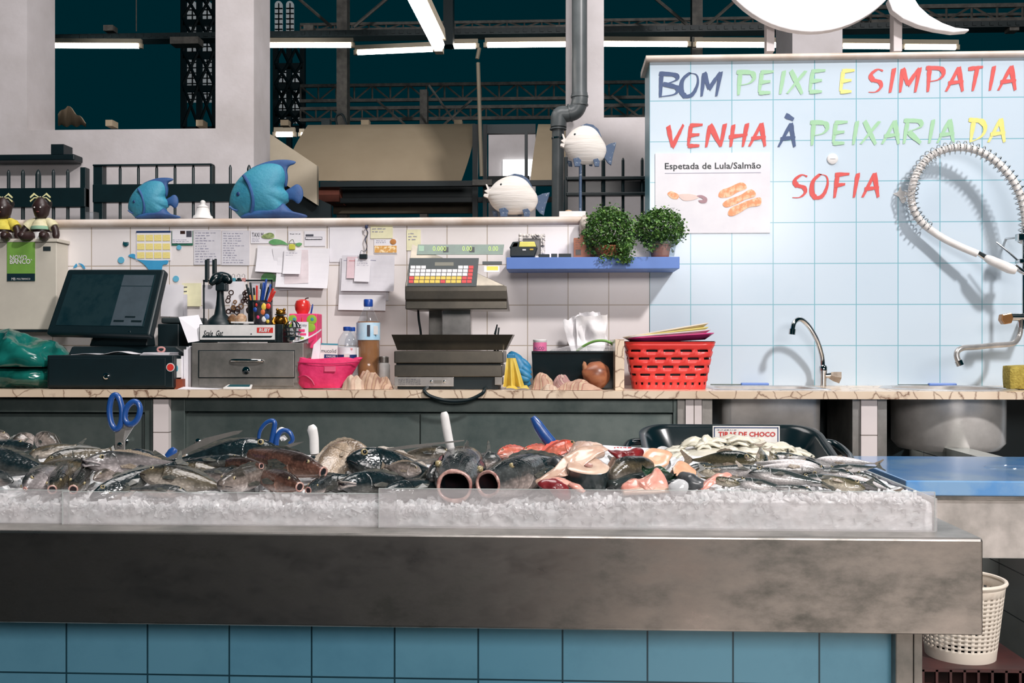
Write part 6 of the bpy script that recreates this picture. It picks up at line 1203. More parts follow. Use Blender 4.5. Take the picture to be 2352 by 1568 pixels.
flat([(1533, 445), (1541, 439), (1552, 443), (1560, 449), (1555, 457), (1542, 455)], 'skewer', t, 'squid_picture', .0014); flat([(1558, 448), (1572, 445), (1590, 446), (1605, 452), (1592, 459), (1570, 460)], mat('pale_squid', col(240, 214, 206), .6), t, 'squid_picture', .0018); flat([(1600, 450), (1612, 448), (1624, 455), (1622, 465), (1610, 466), (1604, 460), (1614, 459), (1612, 455)], mat('squid_mauve', col(176, 140, 148), .6), t, 'squid_picture', .0022)
t = thing('cover_disc', 'round white cap screwed to the blue tiles above the word SOFIA', 'cap', P(1912, 371, YL)); MB().lathe([(.026, 0), (.026, -.006), (.02, -.009), (.002, -.009)], (X(1912, YL), YW - .004, Z(371, YL)), 28, 'Y').build('cap', 'white_plastic', t, True); MB().tube([Vector((X(1906, YL), YW - .014, Z(371, YL))), Vector((X(1918, YL), YW - .014, Z(371, YL)))], .0015, 5).build('slot', 'grey_paper', t)
o = sticker([(2052, 445), (2062, 440), (2068, 428), (2072, 438), (2084, 442), (2080, 462), (2072, 466), (2064, 452)], 'white butterfly sticker left of the spray hose loop', 'white_plastic', YL - .002)
# ---------------------------------------------------------------- fish counter in front
YFR = 2.2; ZF = Z(1228, YFR, 1280); ZFB = Z(1447, YFR, 1280); XE = X(2259, YFR)
t = thing('display_counter', 'wide brushed steel fish display counter on a blue tiled base', 'counter', (-.5, 2.5, ZFB))
def fasc_mat():
    m, nt, b = newmat('steel_fascia'); L = nt.links; tc = N(nt, 'ShaderNodeTexCoord')
    n1 = N(nt, 'ShaderNodeTexNoise', Scale=7.0, Detail=8.0, Roughness=.65); mp = N(nt, 'ShaderNodeMapping'); mp.inputs['Scale'].default_value = (.8, 1, 1.6); L.new(tc.outputs['Object'], mp.inputs[0]); L.new(mp.outputs[0], n1.inputs['Vector'])
    L.new(ramp(nt, n1.outputs[0], [(.32, col(104, 104, 100)), (.52, col(156, 152, 148)), (.7, col(176, 170, 166))]), b.inputs['Base Color'])
    mr = N(nt, 'ShaderNodeMapRange'); L.new(n1.outputs[0], mr.inputs[0]); mr.inputs['From Min'].default_value = .3; mr.inputs['From Max'].default_value = .7; mr.inputs['To Min'].default_value = .42; mr.inputs['To Max'].default_value = .26; L.new(mr.outputs[0], b.inputs['Roughness'])
    b.inputs['Metallic'].default_value = .99
    n2 = N(nt, 'ShaderNodeTexNoise', Scale=5.0, Detail=2.0); L.new(tc.outputs['Object'], n2.inputs['Vector']); bp = N(nt, 'ShaderNodeBump', Strength=.12, Distance=.02); L.new(n2.outputs[0], bp.inputs['Height']); L.new(bp.outputs[0], b.inputs['Normal']); MATS['steel_fascia'] = m
fasc_mat()
box(-2.4, XE, YFR, YFR + .02, ZFB, ZF - .0005).build('fascia', 'steel_fascia', t, bev=.006, segs=3, keep=True)
box(-2.4, XE, YFR + .004, 3.14, ZF - .02, ZF).build('top_sheet', 'steel', t, bev=.003); box(XE - .02, XE, YFR + .02, 3.14, ZFB, ZF - .02).build('side_sheet', 'steel_fascia', t)
def leg(a, b): pxbox(a, b, 1440, 1800, 2.33, .05).build('leg', 'steel', t, bev=.003)
leg(2057, 2098); pxbox(2099, 2119, 1440, 1800, 2.345, .05).build('leg', 'steel', t, bev=.002)
# ---- glass fence
glass = glass_mat('glass', (.965, .97, .97, 1), .26); mat('glass_edge', (.62, .68, .66, 1), .2, alpha=.55)
YG = 2.275; XG = X(2150, YG); ZG0 = ZF
def pane(a, b, top, Y, label, bot=1216):
    t = thing('glass_screen', label, 'glass pane', (X((a + b) / 2, Y), Y, ZG0), 'glass panes of the fish counter'); x0, x1 = X(a, Y), X(b, Y); zt = Z(top, Y)
    box(x0, x1, Y, Y + .004, ZG0, zt).build('pane', 'glass', t); box(x0, x1, Y - .0003, Y + .0043, zt, zt + .0012).build('top_edge', 'glass_edge', t); 
    for x in (x0, x1): box(x - .0006, x + .0006, Y - .0003, Y + .0043, ZG0, zt).build('side_edge', 'glass_edge', t)
pane(-420, 157, 1133, YG + .006, 'leftmost glass pane of the counter, cut by the picture edge')
pane(143, 910, 1136, YG, 'middle glass pane in front of the ice, ending behind the taller right pane'); pane(870, 2148, 1124, YG - .007, 'long right glass pane in front of the ice and mackerel')
t = thing('side_glass', 'glass end pane closing the right side of the ice bed', 'glass pane', (XG, 2.6, ZG0)); box(XG, XG + .004, YG + .004, 3.05, ZG0, Z(1140, YG)).build('pane', 'glass', t); box(XG - .0003, XG + .0043, YG + .004, 3.05, Z(1140, YG), Z(1140, YG) + .0012).build('top_edge', 'glass_edge', t)
# ---- ice
def icez(x, y):
    f = (y - YG) / .7; z = ZF + .030 + .052 * min(f, 1) * (1 - .9 * max(0, min(1, (x - .5) / .28))) + .034 * max(0, min(1, (x + .1) / .5))
    return z
m, nt, b = newmat('ice'); MATS['ice'] = m; L = nt.links; tc = N(nt, 'ShaderNodeTexCoord')
n1 = N(nt, 'ShaderNodeTexNoise', Scale=22.0, Detail=6.0, Roughness=.6); L.new(tc.outputs['Object'], n1.inputs['Vector']); L.new(ramp(nt, n1.outputs[0], [(.3, col(196, 204, 206)), (.6, col(240, 238, 240))]), b.inputs['Base Color'])
b.inputs['Roughness'].default_value = .3; b.inputs['Subsurface Weight'].default_value = .6; b.inputs['Subsurface Radius'].default_value = (.03, .03, .032); b.inputs['Subsurface Scale'].default_value = .6; b.inputs['Coat Weight'].default_value = .3
vo = N(nt, 'ShaderNodeTexVoronoi', Scale=60.0); L.new(tc.outputs['Object'], vo.inputs['Vector']); bp = N(nt, 'ShaderNodeBump', Strength=.5, Distance=.006); L.new(vo.outputs['Distance'], bp.inputs['Height']); L.new(bp.outputs[0], b.inputs['Normal'])
m = MB(); x0, x1, y0, y1 = -2.3, XG - .004, YG + .012, 3.0
def ice(u, v):
    x = x0 + (x1 - x0) * u
    if v < .2: f = v / .2; z = ZF + .0005 + (icez(x, y0) - ZF) * f; y = y0 + .006 * abs(noise.noise(Vector((x * 22, z * 30, 0)))) + .004 * f ** 3
    else: f = (v - .2) / .8; y = y0 + .006 + (y1 - y0 - .006) * f; z = icez(x, y) + .010 * noise.fractal(Vector((x * 24, y * 24, 0)), 1, 2, 3) * (1 if f > .02 else .8)
    return Vector((x, y, z))
m.grid(ice, 330, 55); rnd = random.Random(11)
for i in range(2600):
    x = rnd.uniform(-1.45, x1 - .02); y = y0 + .004 + abs(rnd.gauss(0, .05)) if rnd.random() < .65 else rnd.uniform(y0, 2.6)
    if x > .05 and rnd.random() < .35: y = y0 + rnd.random() * .12
    z = icez(x, y) + rnd.uniform(-.008, .006); s_ = rnd.uniform(.004, .012); R_ = Euler((rnd.uniform(0, 6), rnd.uniform(0, 6), rnd.uniform(0, 6))).to_matrix(); sc_ = (s_ * rnd.uniform(.8, 1.8), s_ * rnd.uniform(.5, 1), s_ * rnd.uniform(.2, .5))
    if y < y0 + sc_[0]: y = y0 + sc_[0] * .8
    if i % 4 == 0: y = y0 + .005; z = rnd.uniform(ZF + .012, icez(x, y)); sc_ = (s_ * 1.3, s_ * .8, s_ * .4); y += .006
    cr = [(-1, -.7, -1), (.8, -1, -1), (1, .8, -1), (-.7, 1, -1), (-.8, -.8, 1), (.9, -.6, 1), (.6, 1, 1), (-1, .6, 1)]
    m.add([Vector((x, y, z)) + R_ @ Vector((a * sc_[0], b_ * sc_[1], c_ * sc_[2])) for a, b_, c_ in cr], [(0, 3, 2, 1), (4, 5, 6, 7), (0, 1, 5, 4), (1, 2, 6, 5), (2, 3, 7, 6), (3, 0, 4, 7)])
o = m.build('crushed_ice', 'ice', keep=True); tag(o, 'bed of crushed white ice filling the steel fish counter', 'ice', None, 'stuff')

# ---------------------------------------------------------------- fish
fish_mat('bream', col(34, 38, 35), col(98, 92, 80), col(190, 180, 168), gold=col(98, 88, 68))
fish_mat('bream_pale', col(70, 66, 60), col(148, 136, 128), col(222, 210, 204))
fish_mat('dark_fish', (.004, .017, .021, 1), col(28, 42, 46), col(96, 96, 92), rough=.2)
fish_mat('grey_fish', col(22, 34, 37), col(78, 82, 82), col(196, 180, 172), rough=.22)
fish_mat('brown_fish', col(58, 44, 40), col(112, 78, 66), col(190, 150, 132))
fish_mat('hake', col(54, 56, 56), col(138, 132, 132), col(226, 216, 216), spots=.15)
fish_mat('sole', col(126, 108, 90), col(176, 156, 134), col(222, 206, 188), spots=.12, scalesz=200)
fish_mat('red_fish', col(206, 84, 64), col(224, 128, 106), col(240, 206, 194), spots=.18, scalesz=110)
fish_mat('mackerel', col(10, 26, 30), col(58, 68, 68), col(222, 216, 214), rough=.16, spots=.12, scalesz=260, bump=.1)
fish_mat('mackerel_pale', col(36, 46, 46), col(152, 150, 148), col(244, 238, 238), rough=.16, spots=.1, scalesz=260, bump=.1)
fish_mat('mackerel_gold', col(26, 38, 34), col(104, 98, 76), col(214, 204, 184), rough=.18, spots=.15, scalesz=240, bump=.15)
mat('eye_gold', col(158, 144, 106), .15, coat=.6); mat('pupil', (.002, .004, .006, 1), .08); mat('mouth_dark', (.006, .012, .015, 1), .4, c2=(.03, .012, .014, 1), scale=30)
mat('lip', col(196, 160, 148), .3, c2=col(138, 92, 86), scale=60, coat=.4); mat('fin_dark', col(44, 52, 52), .35, c2=col(90, 88, 80), scale=40, stretch=(1, 6, 6)); mat('fin_pale', col(160, 146, 128), .35, c2=col(108, 98, 88), scale=50, stretch=(6, 1, 6)); mat('fin_red', col(214, 100, 84), .35)
PROF = {'bream': [(0, .10, .12, .10), (.04, .34, .3, .42), (.12, .70, .55, .75), (.25, .97, .85, 1), (.4, 1, .97, 1), (.6, .82, .8, .82), (.78, .45, .45, .45), (.9, .2, .2, .18), (1, .2, .2, .10)],
        'mack': [(0, .08, .10, .10), (.05, .42, .42, .5), (.14, .78, .75, .85), (.28, 1, 1, 1), (.5, .98, .95, .95), (.72, .6, .62, .6), (.88, .25, .25, .25), (1, .12, .12, .10)],
        'hake': [(0, .2, .2, .4), (.06, .55, .5, .75), (.16, .85, .85, .98), (.3, 1, 1, 1), (.5, .9, .9, .88), (.75, .5, .5, .5), (.92, .22, .22, .18), (1, .2, .2, .1)],
        'gape': [(0, .56, .56, .60), (.05, .68, .66, .74), (.15, .88, .84, .92), (.3, 1, 1, 1), (.5, .96, .92, .92), (.75, .6, .6, .55), (.92, .25, .25, .2), (1, .22, .22, .1)],
        'pout': [(0, .34, .34, .42), (.05, .50, .46, .6), (.14, .78, .68, .85), (.28, 1, .95, 1), (.5, .96, .92, .92), (.75, .55, .55, .5), (.92, .22, .22, .18), (1, .2, .2, .1)],
        'flat': [(0, .15, .15, .3), (.08, .55, .55, .8), (.25, .95, .95, 1), (.5, 1, 1, 1), (.75, .75, .75, .8), (.93, .22, .22, .4), (1, .2, .2, .3)]}
def smth(prof, s, k):
    for (a, *pa), (b, *pb) in zip(prof[:-1], prof[1:]):
        if s <= b + 1e-9:
            f = (s - a) / (b - a); return pa[k] * (1 - f) + pb[k] * f
    return prof[-1][1 + k]
def PROFS(name):
    pr = PROF[name]; N_ = 41; out = []
    for i in range(N_):
        s = i / (N_ - 1); out.append([smth(pr, s, k) for k in range(3)])
    for _ in range(2): out = [out[0]] + [[(out[i - 1][k] + 2 * out[i][k] + out[i + 1][k]) / 4 for k in range(3)] for i in range(1, N_ - 1)] + [out[-1]]
    return out
PC = {k: PROFS(k) for k in PROF}
def fish(name, label, cat, head, tail, hpx, m, prof='bream', up=(0, .45, .9), wr=.42, bend=0, mouth='shut', fins='fin_dark', group=None, eye=True, tailfin=True, lipm='lip', sag=0):
    """head, tail: (px, py, Y); hpx: body height in the view; up: where the back of the fish points"""
    Hd, Tl = P(*head), P(*tail); ax = (Hd - Tl); L_ = ax.length; ax.normalize(); up = Vector(up); zz_ = (up - ax * up.dot(ax)).normalized(); yy = zz_.cross(ax)
    Ym = head[2]; Hh = hpx / FPX * Ym / 2; Wd = Hh * wr * 1.0; pc = PC[prof]
    M_ = Matrix(((ax.x, yy.x, zz_.x, 0), (ax.y, yy.y, zz_.y, 0), (ax.z, yy.z, zz_.z, 0), (0, 0, 0, 1)))
    o0 = (Hd + Tl) / 2
    def S_(s, k): i = min(int(s * 40), 39); f = s * 40 - i; return pc[i][k] * (1 - f) + pc[i + 1][k] * f
    def cen(s): return Vector((L_ * (.5 - s), bend * L_ * ((s - .45) ** 2 - .1), -sag * L_ * (2 * s - 1) ** 2))
    def surf(s, a, e=1.0):
        c = cen(s); ca, sa = math.cos(a), math.sin(a); h = S_(s, 0) if sa > 0 else S_(s, 1); pw = .9
        return c + Vector((0, Wd * S_(s, 2) * math.copysign(abs(ca) ** pw, ca) * e, Hh * h * math.copysign(abs(sa) ** pw, sa) * e))
    n = 20; ss = [0, .02, .045] + [.08 + .92 * i / 22 for i in range(23)]
    rings = [[surf(s, 2 * math.pi * k / n) for k in range(n)] for s in ss]
    b = MB().loft(rings, mouth not in ('gape',), True)
    root = thing(name, label, cat, (0, 0, 0), group); root.matrix_world = Matrix.Translation(o0) @ M_; root.location = o0
    def part(mb, nm, mm, sm=2, par=None):
        me = bpy.data.meshes.new(nm); me.from_pydata([tuple(v) for v in mb.v], [], mb.f); me.update()
        if sm: me.polygons.foreach_set('use_smooth', [True] * len(me.polygons))
        o = bpy.data.objects.new(nm, me); C.objects.link(o); me.materials.append(MATS[mm]); o.parent = par or root; return o
    body = part(b, 'body', m)
    g = MB(); gs = (.16, .30) if prof != 'hake' else (.2, .33)
    for sg in (0, 1):                        # gill cover of each flank
        G_ = MB(); nu, nv = 6, 8
        def gp(u, v, e): a = math.radians(-52 + 96 * v); s = gs[0] + (gs[1] - gs[0] - .05 * (2 * v - .9) ** 2) * u; p = surf(s, a if sg == 0 else math.pi - a, e); return p
        G_.grid(lambda u, v: gp(u, v, 1.012 + .035 * u), nu, nv); k0 = len(G_.v); rim = [k0 - (nv + 1) * (nu + 1) + j * (nu + 1) + nu for j in range(nv + 1)]
        G_.v += [gp(1, j / nv, .97) for j in range(nv + 1)]
        for j in range(nv): G_.f.append((rim[j], rim[j + 1], k0 + j + 1, k0 + j))
        part(G_, 'gill_cover', m)
    if eye:
        es, ea, er = (.13 if prof not in ('hake', 'gape') else .15), math.radians(30), Hh * (.14 if prof != 'mack' else .26)
        if prof == 'hake': er = Hh * .2
        for sg in (0, 1):
            a = ea if sg == 0 else math.pi - ea; c = surf(es, a); e_ = part(MB().ball(c, (er, Wd * .16, er), 12, 8), 'eye', 'eye_gold')
            c2 = surf(es, a); c2.y += Wd * .10 * (1 if sg == 0 else -1); part(MB().ball(c2, (er * .62, Wd * .1, er * .62), 10, 6), 'pupil', 'pupil', 2, e_)
    if mouth == 'gape':
        r0 = [surf(0, 2 * math.pi * k / 24) for k in range(24)]; part(MB().tube(r0, [Hh * (.075 + .04 * noise.noise(p * 40)) for p in r0], 8, True), 'lip', lipm)
        part(MB().loft([[surf(0, 2 * math.pi * k / 24, .98) for k in range(24)]] + [[cen(s) + (surf(0, 2 * math.pi * k / 24) - cen(0)) * f for k in range(24)] for s, f in ((.05, .86), (.12, .7), (.2, .35), (.22, .02))], False, True), 'mouth', 'mouth_dark')
    elif mouth == 'pout':
        part(MB().tube([surf(.0, 2 * math.pi * k / 18) + Vector((Hh * .02, 0, 0)) for k in range(18)], Hh * .075, 8, True), 'lip', lipm); part(MB().loft([[cen(0) + (surf(0, 2 * math.pi * k / 18) - cen(0)) * f + Vector((dx, 0, 0)) for k in range(18)] for dx, f in ((Hh * .03, .95), (Hh * .012, .6), (Hh * .008, .05))], False, True), 'mouth', 'mouth_dark')
    elif mouth == 'open':                    # gaping jaw: wedge of dark mouth between lips
        pts = [surf(.13, math.radians(-8)), surf(.05, math.radians(4)), surf(.0, math.radians(30)), surf(.0, math.radians(90)) + Vector((Hh * .12, 0, Hh * .1)), surf(.0, math.radians(150)), surf(.05, math.radians(176)), surf(.13, math.radians(188))]
        part(MB().tube([p + (p - cen(.06)) * .04 for p in pts], [Hh * .05, Hh * .08, Hh * .1, Hh * .11, Hh * .1, Hh * .08, Hh * .05], 8, sub=4), 'upper_lip', lipm); pts2 = [p + Vector((0, 0, -Hh * (.16 + .28 * math.sin(i / 6 * math.pi)))) for i, p in enumerate(pts)]; part(MB().tube(pts2, [Hh * .03, Hh * .09, Hh * .11, Hh * .12, Hh * .11, Hh * .09, Hh * .03], 8, sub=4), 'lower_lip', lipm)
        part(MB().loft([[p * .5 + q_ * .5 + Vector((0, 0, Hh * .13 * s_)) + (p - cen(.06)) * .03 for s_ in (-1, 1)] for p, q_ in zip(pts, pts2)], False, False, False), 'mouth', 'mouth_dark')
    else:
        part(MB().tube([surf(.10, math.radians(-24), 1.0), surf(.05, math.radians(-16), 1.01), surf(.015, math.radians(-12), 1.02), cen(0) + Vector((Hh * .02, 0, -Hh * .05)), surf(.015, math.radians(192), 1.02), surf(.05, math.radians(196), 1.01), surf(.10, math.radians(204), 1.0)], Hh * .022, 6, sub=3), 'mouth', 'mouth_dark')
    if tailfin:
        k = Hh * (.95 if prof != 'mack' else 1.15); c = cen(1); th = Hh * .03
        pl_ = [(.02, .16), (-.35, .42), (-.95, .95), (-1.05, .8), (-.72, .2), (-.65, 0), (-.72, -.2), (-1.05, -.8), (-.95, -.95), (-.35, -.42), (.02, -.16)]
        part(MB().prism([(c.x + x * k * 1.1, c.z + z * k) for x, z in pl_][::-1], c.y - th, c.y + th), 'tail_fin', fins, 0)
    d = MB(); npt = 11 if prof != 'mack' else 8; th = Hh * .018; s0, s1 = (.3, .84) if prof != 'mack' else (.36, .6); lo, hi = [], []
    for i in range(npt): s = s0 + (s1 - s0) * i / (npt - 1); p = surf(s, math.pi / 2); h = Hh * .26 * math.sin(math.pi * min(1, (i + .6) / npt)) ** .7 * (1 if i % 2 else .72); lo.append((p.x, p.z - Hh * .05, p.y)); hi.append((p.x - Hh * .1, p.z + h, p.y))
    d.loft([[(x, y + th * sg, z) for x, z, y in lo + hi[::-1]] for sg in (-1, 1)]); part(d, 'dorsal_fin', fins, 0)
    for sg in (0, 1):
        a = math.radians(-14); p = surf(gs[1] + .01, a if sg == 0 else math.pi - a, 1.02); s_ = 1 if sg == 0 else -1; l = L_ * .17
        f = [p, p + Vector((-l * .55, s_ * l * .18, l * .12)), p + Vector((-l, s_ * l * .2, -l * .02)), p + Vector((-l * .8, s_ * l * .16, -l * .22)), p + Vector((-l * .1, s_ * l * .02, -l * .14))]; part(MB().loft([[q_ + Vector((0, dy * Hh * .02, 0)) for q_ in f] for dy in (-1, 1)]), 'pectoral_fin', fins, 0)
    return root
LY = (0, .8, .6); UPR = (0, .1, 1); FR = 'large fish on the left half of the ice'; MK = 'horse mackerel heaped on the right of the ice'
F_ = lambda *a, **k: fish(*a, **k)
# left end
F_('sea_bream', 'pale blunt fish head at the top left edge of the ice', 'fish', (22, 1006, 2.80), (-90, 996, 2.86), 44, 'bream_pale', up=LY, wr=.6, group=FR)
F_('dark_fish', 'dark fish with round head lying at far left above the long grey one', 'fish', (70, 1026, 2.66), (-110, 1032, 2.72), 48, 'dark_fish', 'pout', up=LY, wr=.6, group=FR)
F_('sea_bream', 'pale curled fish at top left, left of the curled pair', 'fish', (74, 998, 2.80), (18, 1044, 2.72), 46, 'bream_pale', 'pout', up=(-.6, .4, .8), wr=.6, bend=.4, group=FR, tailfin=False, eye=False)
F_('sea_bream', 'pale curled fish with dark slits at top left, right of the curled pair', 'fish', (84, 997, 2.79), (146, 1046, 2.74), 46, 'bream_pale', 'pout', up=(.6, .4, .8), wr=.6, bend=-.4, group=FR, tailfin=False, eye=False)
F_('dark_fish', 'long dark grey fish tapering right at the left edge', 'fish', (-110, 1046, 2.56), (118, 1082, 2.50), 92, 'dark_fish', 'hake', up=LY, wr=.6, group=FR)
F_('sea_bream', 'bronze fish lying behind the dark one at far left', 'fish', (64, 1046, 2.66), (176, 1022, 2.70), 42, 'bream', up=LY, wr=.5, group=FR)
F_('sea_bream', 'large golden sea bream arching up at left of the silver open mouthed head', 'fish', (98, 1068, 2.60), (255, 1034, 2.72), 58, 'bream', up=(-.3, .4, .9), wr=.5, group=FR, bend=.2)
F_('sea_bream', 'small bronze fish behind the golden sea bream at left', 'fish', (236, 1042, 2.70), (120, 1030, 2.78), 40, 'bream', up=LY, wr=.5, group=FR)
F_('sea_bream', 'plump greyish bream below the golden one, left of the silver open mouthed head', 'fish', (206, 1080, 2.50), (86, 1064, 2.62), 56, 'bream', up=LY, wr=.6, group=FR)
F_('hake', 'silver grey hake with open mouth and round eye facing left', 'fish', (193, 1062, 2.44), (400, 1064, 2.62), 58, 'hake', 'hake', up=(0, .25, .95), wr=.75, mouth='open', fins='fin_pale', group=FR, lipm='hake')
F_('dark_fish', 'small dark fish just behind the hake under the big scissors', 'fish', (285, 1044, 2.66), (372, 1058, 2.64), 46, 'dark_fish', up=LY, wr=.6, group=FR)
F_('sea_bream', 'pale silvery fish head peeking out below the hake', 'fish', (214, 1100, 2.42), (312, 1070, 2.58), 40, 'bream_pale', up=LY, wr=.7, group=FR)
F_('sea_bream', 'pale fish facing the viewer at far left with reddish gill', 'fish', (58, 1122, 2.33), (150, 1072, 2.56), 66, 'hake', 'bream', up=(-.6, .3, .7), wr=.75, group=FR, mouth='pout')
F_('sea_bream', 'dull bream head facing the viewer beside the reddish gilled one', 'fish', (120, 1124, 2.33), (168, 1060, 2.60), 54, 'bream', 'pout', up=(-.3, .3, .9), wr=.8, group=FR, mouth='pout')
F_('sea_bream', 'bream head with open mouth facing the viewer, third from the left edge', 'fish', (168, 1124, 2.33), (216, 1062, 2.60), 56, 'bream', 'pout', up=(.2, .3, .9), wr=.8, group=FR, mouth='pout')
F_('dark_fish', 'long brownish black fish sloping down from centre left to the glass', 'fish', (208, 1146, 2.34), (404, 1062, 2.52), 56, 'dark_fish', 'hake', up=(-.4, .4, .8), wr=.5, group=FR)
F_('dark_fish', 'second dark slim fish tucked below the long sloping one', 'fish', (240, 1150, 2.35), (345, 1096, 2.46), 40, 'grey_fish', 'hake', up=(-.4, .4, .8), wr=.5, group=FR)
F_('sea_bream', 'broad golden brown bream with its snout pointing left at lower centre left', 'fish', (320, 1088, 2.44), (520, 1120, 2.42), 72, 'bream', 'bream', up=(.1, .7, .7), wr=.5, group=FR)
F_('sea_bream', 'brown bream partly hidden above the broad golden one', 'fish', (408, 1074, 2.54), (548, 1096, 2.54), 54, 'bream', 'bream', up=(.1, .7, .7), wr=.5, group=FR)
F_('sea_bream', 'dark flat fish lying low at the glass below the broad golden bream', 'fish', (430, 1132, 2.33), (300, 1122, 2.36), 40, 'grey_fish', 'bream', up=LY, wr=.5, group=FR)
F_('sea_bream', 'pale blunt snouted bream with golden eye patch beside the broad golden one', 'fish', (506, 1114, 2.33), (640, 1078, 2.56), 64, 'bream_pale', 'pout', up=(.1, .3, .95), wr=.75, group=FR)
F_('dark_fish', 'big shiny black fish under the small scissors', 'fish', (640, 1034, 2.66), (395, 1062, 2.62), 78, 'dark_fish', 'hake', up=(-.1, .4, .9), wr=.7, group=FR)
F_('dark_fish', 'thin black fish with upright blade like fin lying left of the big black one', 'fish', (560, 1058, 2.54), (384, 1066, 2.60), 40, 'dark_fish', 'mack', up=LY, wr=.6, group=FR)
F_('red_brown_fish', 'reddish brown fish pointing right with small pouting mouth', 'fish', (742, 1084, 2.42), (545, 1034, 2.66), 66, 'brown_fish', 'pout', up=(.3, .3, .9), wr=.7, mouth='pout', group=FR)
F_('red_brown_fish', 'small fish with orange rimmed mouth under the big black fish', 'fish', (600, 1070, 2.46), (480, 1062, 2.60), 36, 'brown_fish', 'pout', up=UPR, wr=.8, mouth='pout', group=FR)
F_('red_brown_fish', 'brown fish with open mouth at the glass below the pointed reddish one', 'fish', (688, 1118, 2.34), (570, 1086, 2.54), 58, 'brown_fish', 'pout', up=(.2, .4, .9), wr=.75, mouth='pout', group=FR)
F_('red_brown_fish', 'small dark mouthed fish right of the brown one at the glass', 'fish', (708, 1126, 2.335), (790, 1092, 2.54), 42, 'grey_fish', 'pout', up=(.1, .4, .9), wr=.75, mouth='pout', group=FR)
F_('sole', 'pale tan flatfish folded over the heap left of the black fish', 'fish', (858, 1030, 2.70), (716, 1046, 2.72), 64, 'sole', 'flat', up=(0, .5, .85), wr=.35, group=FR, eye=False, fins='fin_pale', sag=.14)
F_('sole', 'pale tan flatfish hanging down in front with a dark stripe, left of the black fish', 'fish', (796, 1018, 2.64), (736, 1108, 2.48), 72, 'sole', 'flat', up=(-.9, .2, .4), wr=.4, group=FR, eye=False, fins='fin_pale')
F_('sole', 'tan flatfish tail part with orange fin between the black fish and the folded ones', 'fish', (850, 1034, 2.64), (790, 1080, 2.54), 50, 'sole', 'flat', up=(-.4, .5, .8), wr=.4, group=FR, eye=False, fins='fin_pale')
F_('dark_fish', 'thick black fish lying across the middle of the counter', 'fish', (795, 1058, 2.50), (1010, 1090, 2.60), 88, 'dark_fish', 'hake', up=(0, .4, .9), wr=.7, group=FR, fins='fin_pale')
F_('dark_fish', 'black fish with pale toothed jaw at the glass in the middle', 'fish', (782, 1112, 2.35), (960, 1104, 2.50), 60, 'dark_fish', 'hake', up=(0, .4, .9), wr=.8, group=FR, mouth='open', lipm='bream_pale', eye=False)
F_('dark_fish', 'dark fish low at the glass left of the round open mouths', 'fish', (880, 1132, 2.36), (1060, 1112, 2.5), 56, 'dark_fish', 'hake', up=LY, wr=.7, group=FR, eye=False)
F_('sea_bream', 'fanned silvery fin and small fish left of the first round open mouth', 'fish', (968, 1084, 2.45), (884, 1070, 2.50), 40, 'bream_pale', 'bream', up=(0, .4, .9), wr=.5, group=FR, fins='fin_pale')
F_('sea_bream', 'bronze bream behind the white handled knife in the middle', 'fish', (1040, 1046, 2.66), (915, 1044, 2.72), 56, 'bream', 'bream', up=LY, wr=.5, group=FR)
F_('grouper', 'grey fish with round gaping mouth facing the viewer, left of the gaping pair', 'fish', (1047, 1092, 2.36), (1080, 1062, 2.86), 122, 'grey_fish', 'gape', up=(.1, .5, .85), wr=1.02, mouth='gape', group=FR, sag=.05)
F_('grouper', 'flank of a big grey fish behind the first gaping mouth', 'fish', (985, 1098, 2.44), (1118, 1044, 2.72), 74, 'grey_fish', 'hake', up=(-.3, .4, .9), wr=.6, group=FR, eye=False)
F_('grouper', 'dark fish with round gaping mouth facing the viewer, right of the gaping pair', 'fish', (1121, 1111, 2.335), (1310, 1058, 2.70), 98, 'grey_fish', 'gape', up=(-.2, .4, .9), wr=1.0, mouth='gape', group=FR)
F_('grouper', 'big black flank lying right behind the second gaping mouth', 'fish', (1150, 1098, 2.40), (1330, 1064, 2.64), 88, 'dark_fish', 'hake', up=(0, .4, .9), wr=.7, group=FR)
F_('red_snapper', 'orange red fish at the left of the three red ones', 'fish', (1142, 1046, 2.66), (1228, 1036, 2.76), 46, 'red_fish', 'bream', up=LY, wr=.6, fins='fin_red', group='red fish below the blue handle')
F_('red_snapper', 'orange red fish in the middle of the three red ones', 'fish', (1196, 1042, 2.70), (1292, 1028, 2.80), 40, 'red_fish', 'bream', up=LY, wr=.6, fins='fin_red', group='red fish below the blue handle')
F_('red_snapper', 'largest red fish at the right of the three with its head raised right', 'fish', (1334, 1026, 2.66), (1222, 1066, 2.64), 64, 'red_fish', 'bream', up=(-.3, .5, .8), wr=.65, fins='fin_red', group='red fish below the blue handle', mouth='open', lipm='red_fish')
